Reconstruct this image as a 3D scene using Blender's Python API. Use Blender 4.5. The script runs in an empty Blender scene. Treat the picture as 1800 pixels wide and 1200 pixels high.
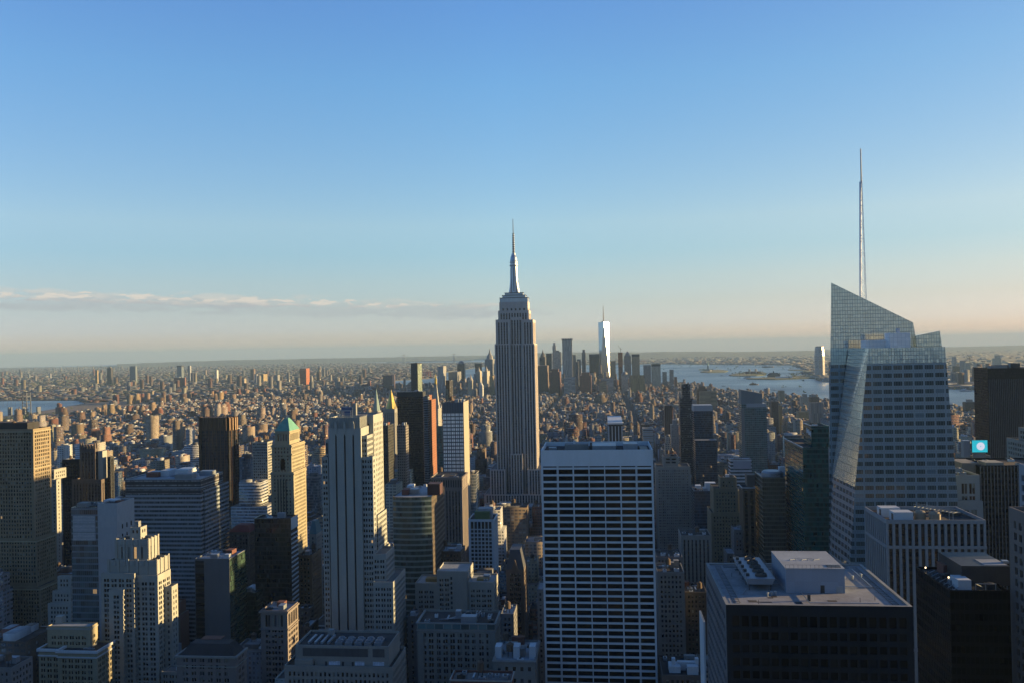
import bpy, math, random
import numpy as np
from mathutils import Vector, Matrix

# ------------------------------------------------------------------ camera, sky, sun, exposure
scene = bpy.context.scene
COL = scene.collection
CAMZ = 260.0
FPX = 1500.0                       # focal length in pixels of the 1800 x 1200 photograph
R_EARTH = 7.4e6                    # with refraction
YAW, PITCH, ROLL = math.radians(6.0), math.radians(0.48), 0.020
f0 = Vector((-math.sin(YAW) * math.cos(PITCH), math.cos(YAW) * math.cos(PITCH), math.sin(PITCH)))
r0 = Vector((math.cos(YAW), math.sin(YAW), 0.0))
u0 = r0.cross(f0)
CR = r0 * math.cos(ROLL) - u0 * math.sin(ROLL)
CU = u0 * math.cos(ROLL) + r0 * math.sin(ROLL)
CF = f0
cam_data = bpy.data.cameras.new("camera")
cam_data.lens = 36.0 * FPX / 1800.0
cam_data.sensor_width = 36.0
cam_data.clip_start = 1.0
cam_data.clip_end = 200000.0
cam = bpy.data.objects.new("camera", cam_data)
COL.objects.link(cam)
cam.matrix_world = Matrix(((CR.x, CU.x, -CF.x, 0), (CR.y, CU.y, -CF.y, 0), (CR.z, CU.z, -CF.z, CAMZ), (0, 0, 0, 1)))
scene.camera = cam

SUN_EL, SUN_AZ = math.radians(6.8), math.radians(80.0)     # azimuth from +Y (down the avenues) towards +X (west)
world = bpy.data.worlds.new("World")
scene.world = world
world.use_nodes = True
wt = world.node_tree
for n in list(wt.nodes):
    wt.nodes.remove(n)
w_out = wt.nodes.new("ShaderNodeOutputWorld")
w_bg = wt.nodes.new("ShaderNodeBackground")
w_sky = wt.nodes.new("ShaderNodeTexSky")
w_sky.sky_type = 'NISHITA'
w_sky.sun_disc = False
w_sky.sun_elevation = SUN_EL
w_sky.sun_rotation = SUN_AZ
w_sky.altitude = 260
w_sky.air_density = 1.0
w_sky.dust_density = 0.2
w_sky.ozone_density = 5.0
w_bg.inputs["Strength"].default_value = 0.09
wt.links.new(w_bg.outputs[0], w_out.inputs[0])

sun_data = bpy.data.lights.new("sun", 'SUN')
sun_data.energy = 5.0
sun_data.angle = math.radians(0.5)
sun_data.color = (1.0, 0.625, 0.25)
sun = bpy.data.objects.new("sun", sun_data)
COL.objects.link(sun)
SUNV = Vector((math.sin(SUN_AZ) * math.cos(SUN_EL), math.cos(SUN_AZ) * math.cos(SUN_EL), math.sin(SUN_EL)))
sun.rotation_euler = SUNV.to_track_quat('Z', 'Y').to_euler()
sun.location = (300, 0, 900)

scene.view_settings.view_transform = 'Standard'
scene.view_settings.look = 'None'
scene.view_settings.gamma = 1.0
scene.view_settings.use_curve_mapping = False
scene.view_settings.exposure = 2.02
scene.cycles.use_denoising = True
scene.cycles.max_bounces = 6
scene.cycles.diffuse_bounces = 2
scene.cycles.glossy_bounces = 3
scene.cycles.volume_bounces = 1
scene.cycles.sample_clamp_indirect = 4.0

# clouds: thin warm-topped banks low over the south-east horizon, a function of direction only
def build_sky():
    N, L = wt.nodes, wt.links
    def M(op, a, b=None, c=None):
        n = N.new("ShaderNodeMath"); n.operation = op
        for i, v in enumerate((a, b, c)):
            if v is None: continue
            if isinstance(v, (int, float)): n.inputs[i].default_value = v
            else: L.new(v, n.inputs[i])
        return n.outputs[0]
    def MR(v, a, b, c, d, smooth=True):
        n = N.new("ShaderNodeMapRange"); n.interpolation_type = 'SMOOTHSTEP' if smooth else 'LINEAR'
        L.new(v, n.inputs[0])
        for i, q in enumerate((a, b, c, d)): n.inputs[i + 1].default_value = q
        return n.outputs[0]
    tc = N.new("ShaderNodeTexCoord")
    sp = N.new("ShaderNodeSeparateXYZ"); L.new(tc.outputs["Generated"], sp.inputs[0])
    az = M('MULTIPLY', M('ARCTAN2', sp.outputs[0], sp.outputs[1]), 57.2958)
    el = M('MULTIPLY', M('ARCSINE', sp.outputs[2]), 57.2958)
    def noise(sx, sy, detail, off, rough=0.55):
        cx = N.new("ShaderNodeCombineXYZ")
        L.new(M('MULTIPLY', az, sx), cx.inputs[0]); L.new(M('MULTIPLY', el, sy), cx.inputs[1]); cx.inputs[2].default_value = off
        n = N.new("ShaderNodeTexNoise"); n.inputs["Scale"].default_value = 1.0
        n.inputs["Detail"].default_value = detail; n.inputs["Roughness"].default_value = rough
        L.new(cx.outputs[0], n.inputs["Vector"])
        return n.outputs["Fac"]
    big = noise(0.20, 1.3, 3, 3.3)
    fine = noise(0.62, 2.6, 8, 9.1, 0.62)
    # a cloud deck that slopes down from 4.6 degrees at the left to 3.0 degrees near the middle
    mid = MR(az, -38, 0, 3.5, 2.45, False)
    up = M('SUBTRACT', el, mid)
    band = M('MULTIPLY', MR(up, -1.05, -0.35, 0, 1), MR(up, 0.2, 1.15, 1, 0))
    side = M('MULTIPLY', MR(az, -9, 1.5, 1, 0), MR(az, -60, -45, 0, 1))
    dens = M('ADD', M('MULTIPLY', big, 0.4), M('MULTIPLY', fine, 0.6))
    lim = M('ADD', M('MULTIPLY', M('SUBTRACT', 1.0, M('MULTIPLY', band, side)), 0.20), CLOUD_LIM)
    cov = M('MULTIPLY', MR(M('SUBTRACT', dens, lim), 0.0, 0.10, 0, 1), M('MULTIPLY', band, side))
    lit = MR(M('ADD', up, M('MULTIPLY', M('SUBTRACT', fine, 0.5), 2.4)), -0.15, 0.75, 0, 1)
    ccol = N.new("ShaderNodeMixRGB"); ccol.inputs[1].default_value = CLOUD_LOW; ccol.inputs[2].default_value = CLOUD_TOP
    grade = N.new("ShaderNodeMixRGB"); grade.blend_type = 'MULTIPLY'; grade.inputs[0].default_value = 1.0
    ramp = N.new("ShaderNodeValToRGB")
    L.new(MR(el, 0, 30, 0, 1, False), ramp.inputs[0])
    ramp.color_ramp.elements[0].position = SKY_TINT[0][0]; ramp.color_ramp.elements[0].color = SKY_TINT[0][1]
    ramp.color_ramp.elements[1].position = SKY_TINT[-1][0]; ramp.color_ramp.elements[1].color = SKY_TINT[-1][1]
    for p, c in SKY_TINT[1:-1]:
        e = ramp.color_ramp.elements.new(p); e.color = c
    L.new(w_sky.outputs[0], grade.inputs[1]); L.new(ramp.outputs[0], grade.inputs[2])
    # the sky is brightest towards the sun; even it out as the photograph shows it
    even = N.new("ShaderNodeMixRGB"); even.blend_type = 'MULTIPLY'; even.inputs[0].default_value = 1.0
    r2 = N.new("ShaderNodeValToRGB"); L.new(MR(az, -40, 40, 0, 1, False), r2.inputs[0])
    r2.color_ramp.elements[0].position = 0.06; r2.color_ramp.elements[0].color = (.88, .85, .87, 1)
    r2.color_ramp.elements[1].position = 0.82; r2.color_ramp.elements[1].color = (.97, .84, .77, 1)
    e = r2.color_ramp.elements.new(0.42); e.color = (1, 1, 1, 1)
    L.new(grade.outputs[0], even.inputs[1]); L.new(r2.outputs[0], even.inputs[2])
    # small puffs with lit tops over the left end of the bank
    gap = MR(noise(0.11, 0.5, 2, 31.0), 0.38, 0.54, 0.5, 1)
    pf = noise(0.85, 3.4, 6, 21.7, 0.6)
    pzone = M('MULTIPLY', M('MULTIPLY', MR(up, -0.30, -0.02, 0, 1), MR(up, 0.25, 1.0, 1, 0)), MR(az, -20, -4, 1, 0.45))
    puff = MR(M('SUBTRACT', pf, M('SUBTRACT', 0.80, M('MULTIPLY', pzone, 0.345))), 0.0, 0.07, 0, 1)
    cov = M('MAXIMUM', M('MULTIPLY', M('MULTIPLY', cov, gap), 0.72), M('MULTIPLY', puff, 0.9))
    lit = M('MINIMUM', M('ADD', M('MULTIPLY', lit, 0.75), M('MULTIPLY', puff, MR(up, -0.05, 0.35, 0.1, 0.8))), 1.0)
    L.new(lit, ccol.inputs[0])
    mix = N.new("ShaderNodeMixRGB")
    L.new(cov, mix.inputs[0]); L.new(even.outputs[0], mix.inputs[1]); L.new(ccol.outputs[0], mix.inputs[2])
    L.new(mix.outputs[0], w_bg.inputs[0])
CLOUD_LIM = 0.385
CLOUD_LOW = (1.22, 1.30, 1.36, 1)
CLOUD_TOP = (2.1, 1.92, 1.68, 1)
SKY_TINT = [(0.0000, (1.362, 0.941, 0.954, 1)), (0.0476, (1.310, 0.941, 1.004, 1)), (0.0968, (1.434, 0.897, 0.789, 1)), (0.1504, (1.652, 0.969, 0.753, 1)), (0.2125, (1.736, 1.047, 0.772, 1)), (0.2754, (2.165, 1.179, 0.802, 1)), (0.3970, (2.055, 1.221, 0.886, 1)), (0.5772, (1.856, 1.286, 1.009, 1)), (0.7244, (1.732, 1.227, 1.070, 1)), (1.0000, (1.732, 1.227, 1.070, 1))]
build_sky()

# ------------------------------------------------------------------ helpers
rnd = random.Random(7)
def ray(px, py):
    return CF + CR * ((px - 900.0) / FPX) + CU * ((600.0 - py) / FPX)
def at(px, py, Y):
    """the point of the vertical plane at street distance Y that the photograph shows at px, py"""
    d = ray(px, py)
    return Vector((0, 0, CAMZ)) + d * (Y / d.y)
def gz(x, y):
    return -(x * x + y * y) / (2 * R_EARTH)
def on_ground(px, py, h=0.0):
    d = ray(px, py)
    a = (d.x * d.x + d.y * d.y) / (2 * R_EARTH); b = d.z; c = CAMZ - h
    disc = b * b - 4 * a * c
    if disc < 0: t = -b / (2 * a)
    else: t = (-b - math.sqrt(disc)) / (2 * a)
    p = Vector((0, 0, CAMZ)) + d * t
    return Vector((p.x, p.y, gz(p.x, p.y) + h))
def to_px(x, y, z):
    d = Vector((x, y, z - CAMZ)); w = d.dot(CF)
    if w < 1: return None
    return 900 + FPX * d.dot(CR) / w, 600 - FPX * d.dot(CU) / w, w
def tag(o, label, cat=None, group=None, kind=None):
    if label: o['label'] = label
    if cat: o['category'] = cat
    if group: o['group'] = group
    if kind: o['kind'] = kind
    return o
def thing(name, label, cat, loc, group=None):
    o = bpy.data.objects.new(name, None)
    o.empty_display_size = 5
    o.location = loc
    COL.objects.link(o)
    return tag(o, label, cat, group)

class MB:
    """collects quads in world coordinates; build() links them as one mesh object"""
    def __init__(s): s.v = []; s.f = []; s.uv = []; s.m = []
    def face(s, pts, m=0, uv=None):
        i = len(s.v); s.v.extend([tuple(p) for p in pts]); s.f.append(tuple(range(i, i + len(pts)))); s.m.append(m)
        if uv is None:
            a, b, c = Vector(pts[0]), Vector(pts[1]), Vector(pts[2])
            n = (b - a).cross(c - a)
            if abs(n.z) > 0.75 * n.length: uv = [(p[0], p[1]) for p in pts]
            else:
                t = Vector((-n.y, n.x, 0)).normalized()
                uv = [((Vector(p) - a).dot(t), p[2]) for p in pts]
        s.uv.extend(uv)
    def wall(s, O, U, w, z0, z1, m=0, u0=0.0):
        a = Vector((O[0], O[1], z0)); b = a + U * w
        s.face([a, b, (b.x, b.y, z1), (a.x, a.y, z1)], m, [(u0, z0), (u0 + w, z0), (u0 + w, z1), (u0, z1)])
    def box(s, x0, x1, y0, y1, z0, z1, m=0, top=None, bottom=False):
        X, Y = Vector((1, 0, 0)), Vector((0, 1, 0))
        s.wall((x0, y0), X, x1 - x0, z0, z1, m); s.wall((x1, y0), Y, y1 - y0, z0, z1, m)
        s.wall((x1, y1), -X, x1 - x0, z0, z1, m); s.wall((x0, y1), -Y, y1 - y0, z0, z1, m)
        t = m if top is None else top
        s.face([(x0, y0, z1), (x1, y0, z1), (x1, y1, z1), (x0, y1, z1)], t)
        if bottom: s.face([(x0, y1, z0), (x1, y1, z0), (x1, y0, z0), (x0, y0, z0)], m)
    def bar(s, a, b, r, m=0, n=4, r2=None):
        a, b = Vector(a), Vector(b); d = (b - a).normalized()
        t = Vector((0, 0, 1)) if abs(d.z) < 0.9 else Vector((0, 1, 0))
        p = d.cross(t).normalized(); q = d.cross(p)
        r2 = r if r2 is None else r2
        ph = math.pi / 4 if n == 4 else 0
        A = [a + (p * math.cos(k * 2 * math.pi / n + ph) + q * math.sin(k * 2 * math.pi / n + ph)) * r for k in range(n)]
        B = [b + (p * math.cos(k * 2 * math.pi / n + ph) + q * math.sin(k * 2 * math.pi / n + ph)) * r2 for k in range(n)]
        for k in range(n):
            s.face([A[k], B[k], B[(k + 1) % n], A[(k + 1) % n]], m)
        s.face(A, m); s.face(B[::-1], m)
    def lathe(s, cx, cy, prof, m=0, n=16, ph=0.0, sx=1.0, sy=1.0):
        """prof: (radius, z) upwards"""
        for (ra, za), (rb, zb) in zip(prof, prof[1:]):
            for k in range(n):
                a0, a1 = ph + k * 2 * math.pi / n, ph + (k + 1) * 2 * math.pi / n
                P = [(cx + ra * sx * math.cos(a0), cy + ra * sy * math.sin(a0), za), (cx + ra * sx * math.cos(a1), cy + ra * sy * math.sin(a1), za),
                     (cx + rb * sx * math.cos(a1), cy + rb * sy * math.sin(a1), zb), (cx + rb * sx * math.cos(a0), cy + rb * sy * math.sin(a0), zb)]
                if rb < 1e-6: P = P[:3]
                elif ra < 1e-6: P = [P[0], P[2], P[3]]
                s.face(P, m)
        ra, za = prof[-1]
        if ra > 1e-6:
            s.face([(cx + ra * sx * math.cos(ph + k * 2 * math.pi / n), cy + ra * sy * math.sin(ph + k * 2 * math.pi / n), za) for k in range(n)], m)
    def build(s, name, mats, parent=None, smooth=False):
        if not s.f: return None
        me = bpy.data.meshes.new(name)
        off = Vector(parent.matrix_basis.translation) if parent else Vector((0, 0, 0))
        if parent and parent.parent: off = off + Vector(parent.parent.matrix_basis.translation)
        V = np.array(s.v, dtype=np.float64) - np.array(off)
        me.from_pydata(V.tolist(), [], s.f)
        uvl = me.uv_layers.new(name="UVMap")
        uvl.data.foreach_set("uv", np.array(s.uv, dtype=np.float32).ravel())
        mats = mats if isinstance(mats, (list, tuple)) else [mats]
        for m in mats: me.materials.append(m)
        me.polygons.foreach_set("material_index", np.array(s.m, dtype=np.int32))
        if smooth: me.polygons.foreach_set("use_smooth", np.ones(len(s.f), dtype=bool))
        me.update()
        o = bpy.data.objects.new(name, me)
        COL.objects.link(o)
        if parent: o.parent = parent
        return o

# ------------------------------------------------------------------ materials
class NT:
    def __init__(s, name):
        s.mat = bpy.data.materials.new(name); s.mat.use_nodes = True
        s.t = s.mat.node_tree
        s.N, s.L = s.t.nodes, s.t.links
        s.b = s.N["Principled BSDF"]
    def val(s, sock, v):
        if isinstance(v, (int, float)): sock.default_value = v
        elif isinstance(v, (tuple, list)): sock.default_value = tuple(v) + ((1,) if len(v) == 3 and sock.type == 'RGBA' else ())
        else: s.L.new(v, sock)
    def M(s, op, a, b=None, c=None):
        n = s.N.new("ShaderNodeMath"); n.operation = op
        for i, v in enumerate((a, b, c)):
            if v is not None: s.val(n.inputs[i], v)
        return n.outputs[0]
    def mix(s, f, a, b, blend='MIX'):
        n = s.N.new("ShaderNodeMixRGB"); n.blend_type = blend
        s.val(n.inputs[0], f); s.val(n.inputs[1], a); s.val(n.inputs[2], b)
        return n.outputs[0]
    def noise(s, vec, scale, detail=3, rough=.55):
        n = s.N.new("ShaderNodeTexNoise"); n.inputs["Scale"].default_value = scale
        n.inputs["Detail"].default_value = detail; n.inputs["Roughness"].default_value = rough
        if vec is not None: s.L.new(vec, n.inputs["Vector"])
        return n.outputs["Fac"]
    def white(s, x, y, z=0.0):
        c = s.N.new("ShaderNodeCombineXYZ"); s.val(c.inputs[0], x); s.val(c.inputs[1], y); s.val(c.inputs[2], z)
        n = s.N.new("ShaderNodeTexWhiteNoise"); n.noise_dimensions = '3D'; s.L.new(c.outputs[0], n.inputs["Vector"])
        return n.outputs["Value"], n.outputs["Color"]
    def mr(s, v, a, b, c, d):
        n = s.N.new("ShaderNodeMapRange"); s.L.new(v, n.inputs[0])
        for i, q in enumerate((a, b, c, d)): n.inputs[i + 1].default_value = q
        return n.outputs[0]
    def put(s, **k):
        for n, v in k.items():
            s.val(s.b.inputs[n.replace("_", " ")], v)

ALB = (.425, .51, .60)              # overall paint level of the walls
def alb(c): return tuple(a * b for a, b in zip(c, ALB))
def wall_mat(name, col, rough=0.85, var=0.22, scale=0.12, metal=0.0, spec=0.3):
    s = NT(name); col = alb(col)
    tc = s.N.new("ShaderNodeTexCoord"); g = s.N.new("ShaderNodeNewGeometry")
    mp = s.N.new("ShaderNodeMapping"); mp.inputs["Scale"].default_value = (1, 1, 0.25); s.L.new(g.outputs["Position"], mp.inputs["Vector"])
    n1 = s.noise(mp.outputs[0], scale, 5, .65); n2 = s.noise(g.outputs["Position"], scale * 9, 2)
    k = s.M('ADD', s.M('MULTIPLY', n1, .75), s.M('MULTIPLY', n2, .25))
    k = s.mr(k, .3, .7, 1 - var, 1 + var * .6)
    s.put(Base_Color=s.mix(1.0, col, s.N and k, 'MULTIPLY'), Roughness=rough, Metallic=metal, Specular_IOR_Level=spec)
    return s.mat

def facade_mat(name, wall, pu=3.0, pv=3.6, wu=.55, wv=.52, glass=(.018, .024, .03), blind=(.3, .29, .25), pblind=.2, rough=.85, grough=.12,
               attr=False, var=.25, jit=0.0, metal=0.0, gmetal=0.0, mull=0.0, lit=0.0, spec=.5, gvar=.6, split=0.0, lines=None):
    """walls with a grid of windows in the surface's own metres (UV); wu or wv of 1 leaves no wall between them"""
    s = NT(name); wall = alb(wall); blind = alb(blind)
    uv = s.N.new("ShaderNodeUVMap"); uv.uv_map = "UVMap"
    sp = s.N.new("ShaderNodeSeparateXYZ"); s.L.new(uv.outputs[0], sp.inputs[0])
    U, V = s.M('DIVIDE', sp.outputs[0], pu), s.M('DIVIDE', sp.outputs[1], pv)
    fu, fv = s.M('FRACT', U), s.M('FRACT', V); iu, iv = s.M('FLOOR', U), s.M('FLOOR', V)
    def inside(f, w): return s.M('LESS_THAN', s.M('ABSOLUTE', s.M('SUBTRACT', f, .5)), w / 2)
    mask = s.M('MULTIPLY', inside(fu, wu), inside(fv, wv)) if wu < 1 or wv < 1 else 1.0
    if mull:                                    # thin mullions between the panes of one window
        q = s.M('FRACT', s.M('MULTIPLY', U, mull)); mask = s.M('MULTIPLY', mask, s.M('LESS_THAN', s.M('ABSOLUTE', s.M('SUBTRACT', q, .5)), .44))
    oi = s.N.new("ShaderNodeObjectInfo")
    sd = s.M('MULTIPLY', oi.outputs["Random"], 91.0)
    if split: iu = s.M('FLOOR', s.M('MULTIPLY', U, split))
    r, rc = s.white(iu, iv, sd)
    g = s.N.new("ShaderNodeNewGeometry")
    if attr:
        a = s.N.new("ShaderNodeAttribute"); a.attribute_name = "Col"; wallc = s.mix(1.0, a.outputs["Color"], ALB, 'MULTIPLY')
    else: wallc = wall
    mp = s.N.new("ShaderNodeMapping"); mp.inputs["Scale"].default_value = (1, 1, .3); s.L.new(g.outputs["Position"], mp.inputs["Vector"])
    k = s.mr(s.noise(mp.outputs[0], .09, 4, .65), .3, .7, 1 - var, 1 + var * .6)
    wc = s.mix(1.0, wallc, k, 'MULTIPLY')
    gl = s.mix(1.0, glass, s.mr(r, 0, 1, 1 - gvar, 1 + gvar), 'MULTIPLY')
    r2, _ = s.white(iv, iu, s.M('ADD', sd, 17.3))
    if pblind: gl = s.mix(s.M('LESS_THAN', r2, pblind), gl, s.mix(1.0, blind, s.mr(r, 0, 1, .35, 1.2), 'MULTIPLY'))
    bc = s.mix(mask, wc, gl)
    if lines:                                   # joints between the cladding panels
        la = s.M('LESS_THAN', s.M('FRACT', s.M('DIVIDE', sp.outputs[0], lines[0])), lines[2]); lb = s.M('LESS_THAN', s.M('FRACT', s.M('DIVIDE', sp.outputs[1], lines[1])), lines[2] * lines[0] / lines[1])
        bc = s.mix(s.M('MAXIMUM', la, lb), bc, (.03, .045, .055))
    s.put(Base_Color=bc, Specular_IOR_Level=spec)
    def blend(a, b): return s.M('ADD', a, s.M('MULTIPLY', mask, b - a)) if a != b else a
    s.put(Roughness=blend(rough, grough), Metallic=blend(metal, gmetal))
    if jit:
        v = s.N.new("ShaderNodeVectorMath"); v.operation = 'SUBTRACT'; s.L.new(rc, v.inputs[0]); v.inputs[1].default_value = (.5, .5, .5)
        v2 = s.N.new("ShaderNodeVectorMath"); v2.operation = 'SCALE'; s.L.new(v.outputs[0], v2.inputs[0]); v2.inputs["Scale"].default_value = jit
        v3 = s.N.new("ShaderNodeVectorMath"); v3.operation = 'ADD'; s.L.new(v2.outputs[0], v3.inputs[0]); s.L.new(g.outputs["Normal"], v3.inputs[1])
        v4 = s.N.new("ShaderNodeVectorMath"); v4.operation = 'NORMALIZE'; s.L.new(v3.outputs[0], v4.inputs[0])
        s.L.new(v4.outputs[0], s.b.inputs["Normal"])
    if lit:
        s.put(Emission_Color=(1, .62, .25), Emission_Strength=s.M('MULTIPLY', s.M('MULTIPLY', mask, s.M('LESS_THAN', s.M('FRACT', s.M('MULTIPLY', r2, 37.7)), lit)), .07))
    return s.mat

def pane_mat(name, a=(.010, .014, .018), b=(.07, .085, .10), rough=.08, warm=0.0, spec=.5, metal=0.0):
    s = NT(name)
    g = s.N.new("ShaderNodeNewGeometry"); oi = s.N.new("ShaderNodeObjectInfo")
    r, _ = s.white(g.outputs["Random Per Island"], oi.outputs["Random"], 3.0)
    s.put(Base_Color=s.mix(s.M('POWER', r, 3.0), a, b), Roughness=rough, Specular_IOR_Level=spec, Metallic=metal)
    if warm:
        s.put(Emission_Color=(1, .6, .25), Emission_Strength=warm)
    return s.mat

PANE = pane_mat("window_glass", (.006, .009, .012), (.05, .06, .075))
PANE_LIT = pane_mat("lit_window_glass", warm=.12)
BLIND = wall_mat("window_blind", (.30, .29, .25), .9, .2)
ROOF_TAR = wall_mat("roof_tar", (.055, .055, .06), .95, .4)
ROOF_GRAVEL = wall_mat("roof_gravel", (.27, .25, .23), .95, .3, .5)
ROOF_PALE = wall_mat("roof_membrane", (.42, .43, .44), .8, .3)
METAL = wall_mat("galvanised_metal", (.45, .47, .5), .45, .25, metal=.5)
METAL_DARK = wall_mat("dark_steel", (.05, .055, .06), .5, .3)
WHITE_PAINT = wall_mat("white_painted_metal", (.72, .73, .74), .6, .12)
WOOD_TANK = wall_mat("weathered_wood", (.16, .11, .08), .9, .3)
BRICK_RED = wall_mat("red_brick", (.24, .10, .075), .9, .25)
CONCRETE = wall_mat("concrete", (.34, .33, .31), .9, .25)

# ------------------------------------------------------------------ building kit
FOOT = []          # footprints taken: x0, x1, y0, y1
SCREEN = []        # name in words, px box and distance of every building built by hand, for describing its neighbours
X_, Y_, Z_ = Vector((1, 0, 0)), Vector((0, 1, 0)), Vector((0, 0, 1))
class Bx:
    def __init__(s, x0, x1, y0, y1, z0, z1): s.x0, s.x1, s.y0, s.y1, s.z0, s.z1 = x0, x1, y0, y1, z0, z1
    def c(s): return ((s.x0 + s.x1) / 2, (s.y0 + s.y1) / 2)
def px_box(xl, xr, yt, Y, side=None, D=None, z0=0.0):
    """box whose near face spans xl..xr with its top edge at yt at street distance Y; side = px of the far top corner of its visible flank"""
    a, b, m = at(xl, yt, Y), at(xr, yt, Y), at((xl + xr) / 2, yt, Y)
    if side is not None:
        d = ray(side, yt); k = d.x / d.y
        X = b.x if side > xr else a.x
        Y1 = X / k
        D = max(4.0, min(Y1 - Y, 140.0)) if Y1 > Y else (D or 25.0)
    return Bx(a.x, b.x, Y, Y + (D or 25.0), z0, m.z)

def columns(w, st):
    bay, ww, mg = st.get('bay', 3.0), st.get('ww', 1.5), st.get('margin', 1.0)
    n = max(1, int((w - 2 * mg + .01) / bay))
    o = (w - n * bay) / 2
    out = []
    for k in range(n):
        c = o + (k + .5) * bay
        if st.get('pair'):
            g = st['pair']
            out += [(c - g / 2 - ww, c - g / 2), (c + g / 2, c + g / 2 + ww)]
        else: out.append((c - ww / 2, c + ww / 2))
    return out
def rows_of(z0, z1, st):
    fh, wh, tm = st.get('fh', 3.6), st.get('wh', 1.9), st.get('top', 2.5)
    if st.get('strip'): return [(z0 + st.get('bot', 1.0), z1 - tm)] if z1 - tm > z0 + 3 else []
    out, v = [], z1 - tm
    first = st.get('first')
    if first: out.append((v - first, v)); v -= first + fh - wh
    while v - wh > z0 + .8:
        out.append((v - wh, v)); v -= fh
    return out
def facade(mb, wins, O, U, w, z0, z1, st, m=0):
    N = U.cross(Z_); dp = st.get('depth', .45)
    cols, rows = columns(w, st), rows_of(z0, z1, st)
    if not cols or not rows: mb.wall(O, U, w, z0, z1, m); return
    O = Vector((O[0], O[1], 0))
    prev = z1
    for (v0, v1) in rows:
        if prev > v1: mb.wall(O, U, w, v1, prev, m)
        u = 0.0
        for (a, b) in cols:
            mb.wall(O + U * u, U, a - u, v0, v1, m, u); u = b
            p, q, r = O + U * a, O + U * b, -N * dp
            def e(P, z, k=0): return (P.x + r.x * k, P.y + r.y * k, z)
            mb.face([e(p, v0), e(p, v0, 1), e(p, v1, 1), e(p, v1)], m)
            mb.face([e(q, v0, 1), e(q, v0), e(q, v1), e(q, v1, 1)], m)
            mb.face([e(p, v0), e(q, v0), e(q, v0, 1), e(p, v0, 1)], m)
            mb.face([e(p, v1, 1), e(q, v1, 1), e(q, v1), e(p, v1)], m)
            wins.append((p + r, U, b - a, v0, v1))
        mb.wall(O + U * u, U, w - u, v0, v1, m, u)
        prev = v0
    if prev > z0: mb.wall(O, U, w, z0, prev, m)

_wcache = {}
def window_mesh(w, h, blind, kind, strip):
    key = (round(w, 2), round(h, 2), blind, kind, strip)
    if key not in _wcache:
        mb = MB()
        mb.face([(0, 0, 0), (w, 0, 0), (w, 0, h), (0, 0, h)], 0, [(0, 0), (w, 0), (w, h), (0, h)])
        if blind: mb.face([(0.05, -.06, h * (1 - blind)), (w - .05, -.06, h * (1 - blind)), (w - .05, -.06, h), (0.05, -.06, h)], 1)
        me = bpy.data.meshes.new("window")
        me.from_pydata(mb.v, [], mb.f); uvl = me.uv_layers.new(name="UVMap"); uvl.data.foreach_set("uv", np.array(mb.uv, dtype=np.float32).ravel())
        me.materials.append(kind); me.materials.append(BLIND)
        me.polygons.foreach_set("material_index", np.array(mb.m, dtype=np.int32))
        _wcache[key] = me
    return _wcache[key]
def add_windows(root, wins, st, limit=100, seed=1):
    rr = random.Random(seed); pane = st.get('pane', PANE); pb = st.get('pblind', .3); plit = st.get('plit', 0.001)
    strip = bool(st.get('strip'))
    def key(w):
        p, U, ww, v0, v1 = w
        q = to_px(p.x, p.y, v0)
        inside = q is not None and -5 < q[0] < 1805 and q[1] < 1215
        return (0 if inside else 1, 0 if abs(U.x) > .5 else 1, -v1)
    wins = sorted(wins, key=key)
    base = root.matrix_basis.translation
    rest = MB()
    for i, (p, U, ww, v0, v1) in enumerate(wins):
        b = rr.choice((.3, .45, .6, 1.0)) if (not strip and rr.random() < pb) else 0
        k = PANE_LIT if (not strip and rr.random() < plit) else pane
        if i < limit:
            o = bpy.data.objects.new(st.get('wname', "window"), window_mesh(ww, v1 - v0, b, k, strip))
            COL.objects.link(o); o.parent = root
            o.location = Vector((p.x, p.y, v0)) - base
            o.rotation_euler = (0, 0, math.atan2(U.y, U.x))
        else:
            N = U.cross(Z_); h = v1 - v0; q = p + U * ww
            mi = 2 if k is PANE_LIT else 0
            rest.face([(p.x, p.y, v0), (q.x, q.y, v0), (q.x, q.y, v1), (p.x, p.y, v1)], mi, [(0, v0), (ww, v0), (ww, v1), (0, v1)])
            if b:
                n = N * .06
                rest.face([(p.x + n.x, p.y + n.y, v1 - h * b), (q.x + n.x, q.y + n.y, v1 - h * b), (q.x + n.x, q.y + n.y, v1), (p.x + n.x, p.y + n.y, v1)], 1)
    o = rest.build(st.get('wname', "window"), [pane, BLIND, PANE_LIT], root)
    if o: o['kind'] = 'stuff'

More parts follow.
